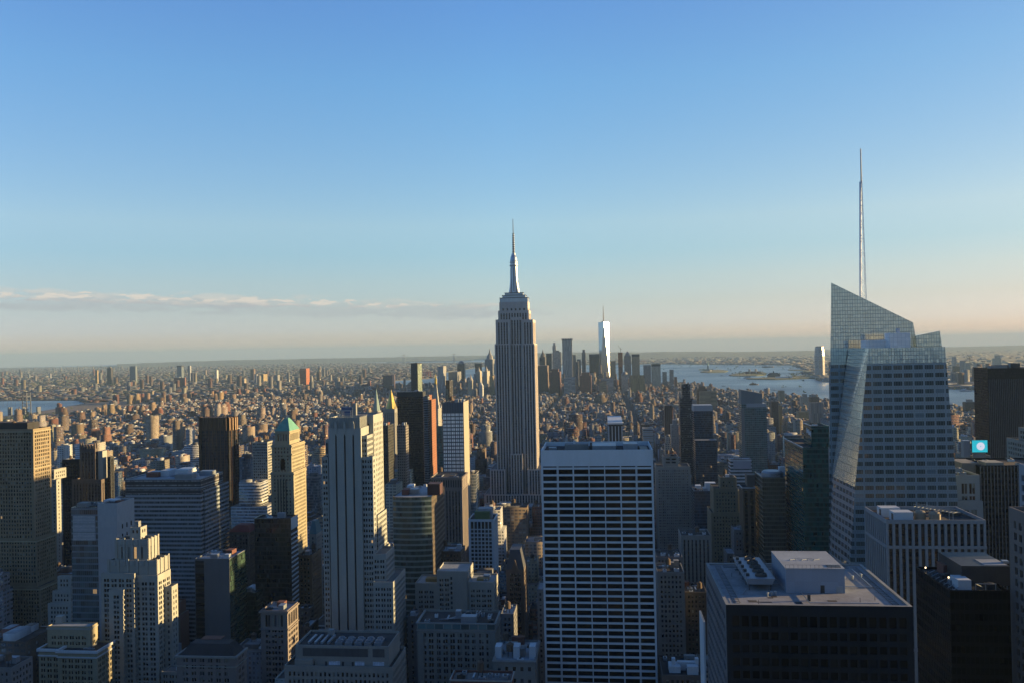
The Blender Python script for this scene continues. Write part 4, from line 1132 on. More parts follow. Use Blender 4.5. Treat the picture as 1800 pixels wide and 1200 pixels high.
    for xl, xr, yt, dy in ((177.2, 236, 1007, -2.4), (191, 217, 1036, -4.8)):
        b = px_box(xl, xr, yt, Y + dy, D=-dy - .01 if dy == -2.4 else 2.38); w, f, ws = MB(), MB(), []
        shell(w, f, b, dict(wst, bay=5.0, top=3.5), ws, .8, 'NW', .3); w.build("projecting_bay", LIME_PALE, r); f.build("bay_roof", ROOF_GRAVEL, r); add_windows(r, ws, wst, 60, 12)
    for xl, xr, yt, sd, dy in ((282, 292, 1028, 300.5, 3), (277.5, 317, 1178, 334, -3)):
        pass
    b = px_box(279, 290, 1030, Y + 8, side=301); b.x0 = bx[0].x1 + .05; w, f, ws = MB(), MB(), []
    b.x1 = b.x0 + 5; shell(w, f, b, dict(PUN, bay=3.0, top=3), ws, .8, 'NW', .3); w.build("side_wing", LIME_PALE, r); f.build("wing_roof", ROOF_GRAVEL, r); add_windows(r, ws, PUN, 40, 13)
    b = px_box(283, 320, 1180, 515, side=336)
    tower("low_office_block", "low grey block with a flat terrace at the foot of the scalloped tower", "office building", [b], LIME, dict(PAIR, top=2), ROOF_GRAVEL, None, (1, 0))
    # white corniced building bottom left
    Y = 495
    bx = [px_box(68, 108, 1140, Y + 2, D=26), px_box(101, 169.5, 1143, Y, side=201)]
    bx[0].x1 = bx[1].x0 - .05
    r = tower("corniced_building", "cream building with white cornice and recessed penthouse at the bottom left", "office building", bx, LIME_WARM, dict(bay=4.2, ww=1.25, pair=.4, fh=3.5, wh=2.2, top=5.2, margin=.4, depth=.6, plit=.002), ROOF_TAR, "the white corniced building", (3, 0))
    for b in bx: cornice(r, b, .9, 1.6, 1.3, WHITE_PAINT); cornice(r, b, .4, .8, 4.4, WHITE_PAINT)
    c = px_box(83, 158, 1100, Y + 8, side=176); c.y1 = min(c.y1, bx[1].y1 - 3); c.x1 = min(c.x1, bx[1].x1 - 2)
    w, f, ws = MB(), MB(), []; c.z0 = bx[1].z1 - 1.1; shell(w, f, c, dict(PUN, bay=4, pair=.4, ww=1.2, top=6), ws, .6); w.build("penthouse", LIME_WARM, r); f.build("penthouse_roof", ROOF_PALE, r); add_windows(r, ws, PUN, 30, 4); cornice(r, c, .4, .9, 2.0, LIME_PALE)
    px_part(r, "bulkhead", LIME_PALE, 97, 108, 1083, Y + 14, 4, c.z1 - .6)
    b = px_box(-60, 20, 1172, 450, D=18)
    tower("dark_roofed_block", "dim block with dark roof plant in the bottom left corner", "building", [b], GREY_BRICK, dict(PUN), ROOF_TAR, None, (10, 1))
    bx = stack([(84, 124, 1060, 127, 0, 30), (92, 124, 1038, 127, 3, 24), (101, 124, 1012, 127, 6, 18)], 650)
    tower("terraced_block", "small white terraced block behind the white corniced building", "building", bx, LIME_PALE, dict(PUN, bay=2.6), ROOF_PALE, None)
    # grey blank wall block with green glass side
    b = px_box(342, 403, 981, 610, side=432)
    r = tower("grey_walled_block", "plain grey walled block with dark green glass flank", "office building", [b], wall_mat("grey_panel", (.20, .21, .22), .7, .15), None, ROOF_PALE, "the grey walled block", (9, 0))
    part(r, "glass_flank", facade_mat("green_office_glass", (.03, .05, .045), pu=1.6, pv=3.8, wu=.94, wv=.8, glass=(.03, .06, .05), pblind=.1, blind=(.08, .10, .08), rough=.3, grough=.08, jit=.04, gmetal=.2), (b.x1, b.x1 + .3, b.y0 + .3, b.y1, 0, b.z1 - .6))
    part(r, "dark_strip", STRIP_BLACK, (b.x0 + .5, b.x0 + 7.2, b.y0 - .1, b.y0, 0, b.z1 - 1.5))
    bx = stack([(403, 452, 1040, 462, 0, 26)], 640)
    tower("glass_block", "low green glass block stepping down beside the grey walled block", "office building", bx, facade_mat("dark_green_glass", (.03, .045, .04), pu=1.6, pv=3.8, wu=.95, wv=.7, glass=(.02, .035, .03), pblind=.1, blind=(.08, .1, .09), rough=.4, grough=.1, jit=.03, lit=.001), None, ROOF_TAR, None, (4, 0))
    b = px_box(310, 414, 1152, 480, side=434)
    r = tower("mansard_block", "dark building with steep black mansard and pale dormer band", "building", [b], PINK_STONE, dict(bay=5, ww=1.2, pair=.4, fh=3.8, wh=2.2, top=1.6, depth=.5), ROOF_TAR, None, (3, 0))
    cornice(r, b, .8, 1.2, 1.2, LIME); cornice(r, b, .5, .6, 6.5, LIME)
    mb = MB(); e = [(b.x0 + 1, b.y0 + 1, b.z1 - 1), (b.x1 - 1, b.y0 + 1, b.z1 - 1), (b.x1 - 1, b.y1 - 1, b.z1 - 1), (b.x0 + 1, b.y1 - 1, b.z1 - 1)]; t = [(b.x0 + 6, b.y0 + 5, b.z1 + 5.5), (b.x1 - 6, b.y0 + 5, b.z1 + 5.5), (b.x1 - 6, b.y1 - 3, b.z1 + 5.5), (b.x0 + 6, b.y1 - 3, b.z1 + 5.5)]
    for i in range(4): mb.face([e[i], e[(i + 1) % 4], t[(i + 1) % 4], t[i]])
    mb.face(t); mb.build("mansard_roof", ROOF_TAR, r); px_part(r, "bulkhead", BRICK_RED, 353, 388, 1122, 492, 6, b.z1 + 5.5)
    b = px_box(458, 505, 1072, 530, side=524)
    r = tower("colonnade_block", "pink grey office block with tall pilasters under its cornice", "office building", [b], PINK_STONE, dict(bay=4.2, ww=1.4, pair=.35, fh=3.55, wh=2.1, top=3.0, first=7.5, depth=.5, plit=.002), ROOF_PALE, None, (7, 0)); cornice(r, b, .9, 1.0, 1.6, PINK_STONE); cornice(r, b, .6, .7, 12.5, PINK_STONE)
    bx = stack([(523, 545, 1068, 552, 0, 20), (530, 545, 1100, 560, -30, 20)], 600, False)
    for q, l in zip(bx, ("narrow brown loft building right of the pilastered block", "low loft building with pale roof beside the three-slot stone tower")): tower("loft_building", l, "building", [q], BROWN_STONE, dict(PUN), ROOF_PALE, None, (3, 0))
    bx = stack([(523, 548, 975, 565, 0)], 700)
    r = tower("brown_loft", "brown brick loft with a glowing orange edge left of the three-slot tower", "building", bx, wall_mat("orange_brown_brick", (.30, .18, .11), .9, .2), dict(PUN, bay=3), ROOF_TAR, None, (3, 1))
    bx = [px_box(543, 556, 938, 720, side=566)]
    r = tower("teal_roof_block", "small block with steep teal roof beside the three-slot tower", "building", bx, LIME, dict(PUN), None, None)
    b = bx[0]; mb = MB(); e = [(b.x0, b.y0, b.z1), (b.x1, b.y0, b.z1), (b.x1, b.y1, b.z1), (b.x0, b.y1, b.z1)]; t = [(b.x0 + 2, b.y0 + 3, b.z1 + 11), (b.x1 - 2, b.y0 + 3, b.z1 + 11), (b.x1 - 2, b.y1 - 3, b.z1 + 11), (b.x0 + 2, b.y1 - 3, b.z1 + 11)]
    for i in range(4): mb.face([e[i], e[(i + 1) % 4], t[(i + 1) % 4], t[i]])
    mb.face(t); mb.build("steep_roof", wall_mat("teal_copper", (.08, .20, .22), .6, .2), r)
    # bottom centre-left block with the cooling plant
    Y = 430
    low, up = px_box(500, 690, 1170, Y, side=692, D=30), px_box(519, 683, 1134, Y + 3.2, D=24)
    low.y1 = Y + 30; up.z0 = low.z1 - 1.1
    r = tower("plant_roof_block", "grey block at the bottom centre with cooling fans along its roof", "office building", [low, up], [LIME][0], [dict(PUN, bay=2.35, ww=1.15, fh=3.7, wh=2.3, top=3.2, depth=.5), None], ROOF_TAR, "the fan roof block")
    z0 = low.z1 - 1.1; w_ = up.x1 - up.x0
    part(r, "louver_screen", wall_mat("slate_louver", (.09, .095, .105), .7, .3, .6), (up.x0 + w_ * .08, up.x0 + w_ * .78, up.y0 - .15, up.y0, up.z1 - 5.6, up.z1 - 1.4), (up.x0 + w_ * .83, up.x0 + w_ * .955, up.y0 - .15, up.y0, up.z1 - 5.6, up.z1 - 1.4))
    for a, c in ((.02, .15), (.36, .48), (.64, .74), (.83, .95)): part(r, "glazed_front", facade_mat("pale_blue_glazing", (.3, .34, .4), pu=1.2, pv=3, wu=.95, wv=.95, glass=(.30, .38, .50), pblind=0, gvar=.2, grough=.2), (up.x0 + w_ * a, up.x0 + w_ * c, up.y0 - .12, up.y0, z0 + .5, z0 + 2.5))
    for c in (.185, .32, .50, .605): part(r, "door", METAL_DARK, (up.x0 + w_ * c, up.x0 + w_ * (c + .022), up.y0 - .12, up.y0, z0, z0 + 2.3))
    part(r, "terrace_house", LIME, (up.x0 + .3, up.x0 + w_ * .2, up.y0 - 2.0, up.y0 - .13, z0, z0 + 3.6))
    zr = up.z1 - 1.1
    for k in range(5):
        x = up.x0 + w_ * (.44 + k * .105)
        mb = MB(); mb.box(x - 1.9, x + 1.9, up.y0 + 4, up.y0 + 12, zr, zr + 1.5, 0)
        for j in range(2): mb.lathe(x, up.y0 + 6 + j * 4, [(1.5, zr + 1.5), (1.6, zr + 2.3), (1.3, zr + 2.3), (1.2, zr + 1.6)], 0, 16)
        mb.build("cooling_fan", METAL, r)
    for k in range(4): part(r, "duct", METAL, (up.x0 + w_ * (.10 + k * .07), up.x0 + w_ * (.10 + k * .07) + 1.1, up.y0 + 5, up.y0 + 17, zr, zr + 1.2))
    part(r, "bulkhead", CONCRETE, (up.x0 + w_ * .24, up.x0 + w_ * .30, up.y0 + 17, up.y0 + 20, zr, zr + 3.4))
left_group()

def centre_group():
    # bow-fronted banded glass building
    b = px_box(689.5, 757, 873, 660, side=781)
    root = thing("bow_fronted_building", "bow fronted office building with teal glass bands and brown flank", "office building", (*b.c(), 0))
    bg = facade_mat("teal_banded_glass", (.25, .33, .32), pu=2.0, pv=4.3, wu=.96, wv=.64, glass=(.02, .04, .042), pblind=.2, blind=(.14, .17, .16), rough=.5, grough=.1, jit=.03, mull=2, gmetal=.2, lit=.001)
    mb = MB(); n = 12; w_ = b.x1 - b.x0
    pts = [(b.x0 + w_ * k / n, b.y0 + 2.4 * (abs(2 * k / n - .86) ** 2.2)) for k in range(n + 1)]
    u = 0
    for p, q in zip(pts, pts[1:]):
        v = Vector((q[0] - p[0], q[1] - p[1], 0)); mb.wall(p, v.normalized(), v.length, 0, b.z1, 0, u); u += v.length
    mb.build("bowed_front", bg, root)
    mb = MB(); mb.wall(pts[-1], Vector((0, 1, 0)), b.y1 - pts[-1][1], 0, b.z1 - .02); mb.wall((b.x1, b.y1), -X_, w_, 0, b.z1); mb.wall((b.x0, b.y1), -Y_, b.y1 - pts[0][1], 0, b.z1); mb.build("brown_flank", facade_mat("brown_window_wall", (.10, .075, .055), pu=2.2, pv=4.3, wu=.5, wv=.45, glass=(.02, .02, .02), pblind=.1, grough=.3), root)
    mb = MB(); mb.face([(x, y, b.z1 - .5) for x, y in pts] + [(b.x1, b.y1, b.z1 - .5), (b.x0, b.y1, b.z1 - .5)]); mb.build("roof", ROOF_PALE, root)
    px_part(root, "plant_room", wall_mat("maroon_panels", (.09, .04, .045), .7, .2), 751, 773, 850, 672, 12, b.z1 - .5); px_part(root, "cooling_unit", METAL, 718, 735, 859, 676, 6, b.z1 - .5)
    clutter(root, Bx(b.x0, b.x0 + w_ * .6, b.y0 + 6, b.y1, 0, b.z1), 5, 77, 0, b.z1 - .5); FOOT.append((b.x0, b.x1, b.y0, b.y1)); SCREEN_RECTS.append((b.x0, b.x1, b.y0, b.y1, b.z1)); note("the bow fronted building", b)
    # brown pier tower
    bx = stack([(757, 812, 838, 822, 0)], 880)
    r = tower("brown_pier_tower", "brown tower with thin vertical piers below the white windowed tower", "office tower", bx, PINK_STONE, dict(strip=1, bay=3.3, ww=1.5, top=14, bot=1, margin=.8, depth=.6, pane=STRIP_BLACK, wname="window_strip"), ROOF_TAR, None, (5, 1))
    b = bx[0]; cornice(r, b, .8, 1.0, 1.4, PINK_STONE); cornice(r, b, .5, .6, 12.6, PINK_STONE)
    mb = MB()
    for k in range(13):
        x = b.x0 + 1.5 + k * (b.x1 - b.x0 - 3) / 12; mb.box(x - .6, x + .6, b.y0 - .1, b.y0, b.z1 - 10.5, b.z1 - 3)
    for k in range(3):
        y = b.y0 + 2 + k * (b.y1 - b.y0 - 4) / 2.5; mb.box(b.x1, b.x1 + .1, y - .6, y + .6, b.z1 - 10.5, b.z1 - 3)
    mb.build("loggia", STRIP_VOID, r)
    # white windowed tower
    pw = pane_mat("pale_reflecting_glass", (.75, .80, .86), (.95, .97, 1.0), .3, metal=.5)
    b = px_box(777.5, 814, 707, 985, side=823)
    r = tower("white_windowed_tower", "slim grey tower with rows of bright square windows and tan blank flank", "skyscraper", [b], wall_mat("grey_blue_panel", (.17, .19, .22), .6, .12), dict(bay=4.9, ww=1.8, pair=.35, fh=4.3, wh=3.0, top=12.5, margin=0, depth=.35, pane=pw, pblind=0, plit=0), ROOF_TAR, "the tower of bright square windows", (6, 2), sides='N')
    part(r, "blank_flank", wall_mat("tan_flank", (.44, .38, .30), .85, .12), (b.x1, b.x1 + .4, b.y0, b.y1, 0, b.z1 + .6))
    mb = MB()
    for k in range(9):
        x = b.x0 + (b.x1 - b.x0) * k / 8; mb.box(x - .4, x + .4, b.y0 - .45, b.y0, b.z1 - 11.5, b.z1 + .3)
    mb.build("crown_fin", wall_mat("dark_fin", (.12, .12, .125), .6, .2), r)
    # black tower, grey tower, orange slab
    b = px_box(698, 743, 688, 1320, side=748)
    r = tower("black_slab", "black slab tower with flat top right of the gold pyramid", "skyscraper", [b], facade_mat("black_slab_wall", (.020, .018, .018), pu=1.6, pv=3.7, wu=.8, wv=.6, glass=(.016, .015, .016), pblind=.05, blind=(.06, .055, .05), rough=.4, grough=.15, jit=.02), None, ROOF_TAR, "the black slab tower", (3, 0))
    part(r, "top_band", METAL_DARK, (b.x0 - .2, b.x1 + .2, b.y0 - .2, b.y1, b.z1 - 8, b.z1 - .1))
    b = px_box(743.6, 752, 696, 1300, side=755)
    tower("banded_grey_tower", "narrow grey banded tower between the black slab and the orange slab", "office tower", [b], facade_mat("blue_grey_bands", (.22, .24, .27), pu=2, pv=3.6, wu=1, wv=.5, glass=(.03, .04, .05), pblind=.1, grough=.15), None)
    ob = facade_mat("orange_brick_wall", (.34, .125, .06), pu=3.2, pv=3.6, wu=.16, wv=.5, glass=(.04, .02, .015), pblind=0, var=.15)
    for (xl, xr, yt, sd, Y) in ((755, 758.5, 702, 766, 1285), ):
        b = px_box(xl, xr, yt, Y, side=sd); tower("orange_slab", "thin orange brick slab beside the black slab tower", "office tower", [b], ob, None)
    b = px_box(751.5, 754.5, 694, 1335, D=20); tower("orange_slab", "short orange brick fin peeping out above the thin orange slab", "office tower", [b], ob, None)
    b = px_box(767, 777, 748, 1180, side=778)
    tower("teal_glass_tower", "narrow teal glass tower left of the tower of bright square windows", "office tower", [b], facade_mat("teal_narrow_glass", (.05, .12, .14), pu=1.5, pv=3.6, wu=.9, wv=.7, glass=(.03, .10, .12), pblind=.1, grough=.12, gmetal=.3), None)
    # gold pyramid
    bx = stack([(671, 700, 800, 707, -3), (674, 693.5, 718, 702, 0)], 1880)
    r = tower("gold_pyramid_tower", "pale stone tower with a gleaming gold pyramid roof", "skyscraper", bx, LIME, dict(strip=1, bay=4.5, ww=1.6, top=9, bot=1, pane=STRIP, wname="window_strip"), None, "the gold pyramid tower")
    b = bx[1]; gx, gy = b.c(); gold = wall_mat("gilded_tiles", (.72, .50, .13), .38, .15, metal=.55)
    mb = MB(); hw = (b.x1 - b.x0) / 2; zt = at(684.5, 683, gy).z; z0 = b.z1 - 1
    mb.lathe(gx, gy, [(hw * 1.02, z0), (hw * .62, z0 + (zt - z0) * .35), (hw * .22, z0 + (zt - z0) * .8), (hw * .14, z0 + (zt - z0) * .86), (0.05, zt)], 0, 8, math.pi / 8); mb.build("gold_pyramid", gold, r)
    for k in range(4):
        a = math.pi / 4 + k * math.pi / 2; mb = MB(); mb.lathe(gx + hw * 1.25 * math.cos(a), gy + hw * 1.25 * math.sin(a), [(1.6, z0 - 4), (1.4, z0 + 4), (0, z0 + 9)], 0, 4); mb.build("turret", LIME, r)
    # clock tower with the slender stepped roof
    bx = stack([(757.5, 770, 718, 776, 0)], 2040)
    r = tower("clock_tower", "slender pale campanile tower with gold lantern", "tower", bx, LIME_PALE, dict(PUN, bay=4, ww=1.3, fh=4), None, "the campanile tower")
    b = bx[0]; gx, gy = b.c(); hw = (b.x1 - b.x0) / 2; zz = lambda py: at(763, py, gy).z
    mb = MB(); mb.lathe(gx, gy, [(hw * 1.25, b.z1 - 1), (hw * 1.25, zz(711)), (hw * 1.1, zz(711)), (hw * .42, zz(678)), (hw * .42, zz(674))], 0, 4, math.pi / 4); mb.build("steep_roof", LIME_PALE, r)
    mb = MB(); mb.lathe(gx, gy, [(hw * .34, zz(675)), (hw * .34, zz(667)), (hw * .4, zz(666.5)), (hw * .15, zz(661)), (.1, zz(656))], 0, 10); mb.build("lantern", gold, r)
    # teal spired tower
    bx = stack([(654, 664, 722, 670, 0)], 2840)
    r = tower("teal_spire_tower", "grey tower with pale teal spire left of the gold pyramid", "tower", bx, LIME, None, None, None)
    b = bx[0]; gx, gy = b.c(); hw = (b.x1 - b.x0) / 2; zz = lambda py: at(663, py, gy).z
    mb = MB(); mb.lathe(gx, gy, [(hw * 1.2, b.z1 - 1), (hw * 1.0, zz(712)), (hw * .45, zz(697)), (hw * .3, zz(690)), (.1, zz(681))], 0, 8, math.pi / 8); mb.build("spire", wall_mat("pale_verdigris", (.30, .40, .37), .7, .1), r)
    for (xl, xr, yt, sd, Y, col, lab, cl) in (
        (670, 682, 747, 692, 1060, (.03, .035, .035), "dark glass block with lit gold corner below the gold pyramid", (2, 0)),
        (697.5, 713, 747, 718, 1110, (.30, .26, .23), "plain pinkish brick slab with twin masts in front of the black slab", (3, 0)),
        (722, 733.5, 637.5, 741, 2150, (.04, .05, .055), "dark glass tower standing tall above the black slab", (0, 0)),
        (783.5, 790, 668, 796, 2250, (.03, .03, .032), "thin black tower behind the tower of bright square windows", (0, 0)),
        (673, 690, 659, 694.5, 5200, (.17, .10, .09), "rounded brown tower by the far river", (0, 0))):
        b = px_box(xl, xr, yt, Y, side=sd)
        r = tower("glass_tower" if col[0] < .06 else "apartment_tower", lab, "tower", [b], facade_mat("tower_wall", col, pu=2.6, pv=3.6, wu=.55, wv=.55, glass=(.025, .03, .035), pblind=.15, blind=(.15, .16, .16), grough=.12, rough=.5), None, None, None, cl)
        if yt == 637.5: part(r, "glass_flank", facade_mat("pale_green_flank", (.2, .24, .2), pu=2, pv=3.6, wu=.8, wv=.7, glass=(.14, .2, .17), pblind=0, grough=.2, gmetal=.2), (b.x1, b.x1 + .5, b.y0 + 1, b.y1, 0, b.z1 - 3))
        if yt == 668: part(r, "lower_block", facade_mat("green_block", (.14, .19, .18), pu=3, pv=4, wu=.8, wv=.6, glass=(.05, .07, .07), pblind=.1), (b.x0 - .6, b.x0 + (b.x1 - b.x0) * .6, b.y0 - .5, b.y0 - .02, 0, b.z1 - 22))
    # white lattice block
    b = px_box(823, 868, 912, 780, side=875)
    r = tower("white_lattice_block", "white lattice office block with green roof plant", "office building", [b], TRAVERTINE, dict(bay=3.35, ww=2.45, fh=3.6, wh=2.6, top=2.2, first=6.5, margin=.3, depth=.5, pane=PANE_DARK, plit=0, pblind=.05), ROOF_TAR, "the white lattice block", (3, 0))
    px_part(r, "roof_plant", wall_mat("green_roof_cladding", (.16, .22, .09), .8, .2), 834, 860, 899, 784, 12, b.z1 - 1.1); px_part(r, "roof_plant", ROOF_PALE, 840, 864, 893, 788, 10, b.z1 - 1.1)
    # cream building with high centre
    Y = 606
    bx = [px_box(729.5, 768, 1024, Y + .6, D=24), px_box(767.6, 822, 1003, Y, D=26), px_box(822.5, 868, 1022, Y + 1.2, D=24)]
    r = tower("cream_building", "cream office building with a taller blank centre tower", "office building", bx, LIME_PALE, dict(bay=4.0, ww=1.2, pair=.35, fh=3.5, wh=2.0, top=5.5, depth=.45, plit=.002), ROOF_PALE, "the blank centre tower building", (3, 0))
    b = bx[1]; part(r, "blank_wall", LIME_PALE, (b.x0 + 9, b.x1 - .6, b.y0 - .55, b.y0, 0, b.z1 - .3))
    for k in range(9): part(r, "window", PANE, (b.x0 + 10, b.x0 + 11.3, b.y0 - .62, b.y0 - .55, b.z1 - 6 - k * 3.5, b.z1 - 4 - k * 3.5))
    for i, q in ((0, 748), (2, 838)): px_part(r, "bulkhead", wall_mat("ochre_brick", (.42, .28, .12), .9, .15), q, q + 20, 1016, Y + 8, 6, bx[i].z1 - 1.1)
    Y = 500
    b = px_box(733, 870, 1094, Y, D=25)
    r = tower("loft_block", "broad grey loft block with a glazed top gallery and dark roof", "office building", [b], LIME, dict(bay=4.3, ww=1.2, pair=.3, fh=3.55, wh=2.3, top=6.2, depth=.45, plit=.002, pblind=.35), ROOF_TAR, "the glazed gallery loft block", (12, 0))
    part(r, "gallery", facade_mat("gallery_glass", (.40, .40, .38), pu=5.2, pv=40, wu=.93, wv=1, glass=(.05, .10, .12), pblind=0, grough=.1), (b.x0 + .3, b.x1 - .3, b.y0 - .3, b.y0, b.z1 - 3.6, b.z1 - .7))
    cornice(r, b, .7, .7, .65, CONCRETE); cornice(r, b, .5, .5, 5.0, CONCRETE)
    for k in range(6):
        x = b.x0 + (b.x1 - b.x0) * (.07 + .172 * k); part(r, "pilaster", LIME, (x - .5, x + .5, b.y0 - .3, b.y0, 10, b.z1 - 5.2))
    mb = MB(); z = b.z1 - 1.1
    for k in range(5): mb.bar((b.x0 + 12 + k * 1.2, b.y0 + 8, z + .5), (b.x0 + 26 + k * .6, b.y0 + 10 + k * 3, z + .9), .3)
    mb.build("pipe", METAL, r)
    b = px_box(867.5, 940, 1160, 470, D=34)
    r = tower("roof_house_block", "grey block with three white roof houses in front of the white grid slab", "building", [b], LIME, dict(PUN, bay=4.2, ww=1.7, fh=6.5, wh=2.4, top=3.5), ROOF_PALE, None, (8, 2)); cornice(r, b, .7, .7, 1.0)
    for q in (870, 902, 930): px_part(r, "roof_house", WHITE_PAINT, q, q + 11, 1136, 476, 7, b.z1 - 1.1)
    b = px_box(792, 898, 1194, 400, side=903, D=24)
    r = tower("red_brick_block", "red brick block with pale coping along the bottom edge", "building", [b], BRICK_RED, dict(PUN), ROOF_GRAVEL, None, (10, 1)); cornice(r, b, .5, .7, .75, LIME_PALE)
    b = px_box(889.5, 921, 1000, 640, side=927)
    r = tower("gabled_tower", "dim gothic loft tower with steep slate gables", "building", [b], BROWN_STONE, dict(bay=2.9, ww=1.0, pair=.25, fh=3.6, wh=2.3, top=3, depth=.5), ROOF_TAR, "the slate gabled loft tower")
    mb = MB(); e = [(b.x0, b.y0, b.z1), (b.x1, b.y0, b.z1), (b.x1, b.y1, b.z1), (b.x0, b.y1, b.z1)]; t = [(b.x0 + 3, b.y0 + 4, b.z1 + 14), (b.x1 - 3, b.y0 + 4, b.z1 + 14), (b.x1 - 3, b.y1 - 4, b.z1 + 14), (b.x0 + 3, b.y1 - 4, b.z1 + 14)]
    for i in range(4): mb.face([e[i], e[(i + 1) % 4], t[(i + 1) % 4], t[i]])
    mb.face(t); mb.build("steep_roof", wall_mat("slate", (.07, .08, .10), .6, .2), r)
    gxm = (b.x0 + b.x1) / 2; mb = MB(); mb.face([(gxm - 2.6, b.y0 - .1, b.z1), (gxm + 2.6, b.y0 - .1, b.z1), (gxm, b.y0 - .1, b.z1 + 7)]); mb.face([(gxm + 2.6, b.y0 - .1, b.z1), (gxm, b.y0 + 4, b.z1 + 7), (gxm, b.y0 - .1, b.z1 + 7)]); mb.face([(gxm - 2.6, b.y0 - .1, b.z1), (gxm, b.y0 - .1, b.z1 + 7), (gxm, b.y0 + 4, b.z1 + 7)]); mb.build("gable", BROWN_STONE, r)
    bx = [px_box(876, 946, 890, 1135, D=30)]
    tower("pale_roof_block", "low wide block with pale roof at the foot of the mast-topped skyscraper", "building", bx, LIME_PALE, dict(PUN), ROOF_PALE, None, (7, 2))
    for xl, xr, yt, Y, lab in ((716, 733, 1082, 590, "narrow grey loft squeezed left of the glazed gallery loft block"), (880, 903, 1078, 560, "small dim block below the slate gabled loft tower"), (944, 955, 1035, 600, "sliver of dark block against the white grid slab"), (770, 810, 968, 700, "brown gabled block below the brown pier tower")):
        tower("dim_block", lab, "building", [px_box(xl, xr, yt, Y, D=22)], GREY_BRICK if xl != 770 else BROWN_STONE, dict(PUN), ROOF_PALE, None, (3, 1))
centre_group()

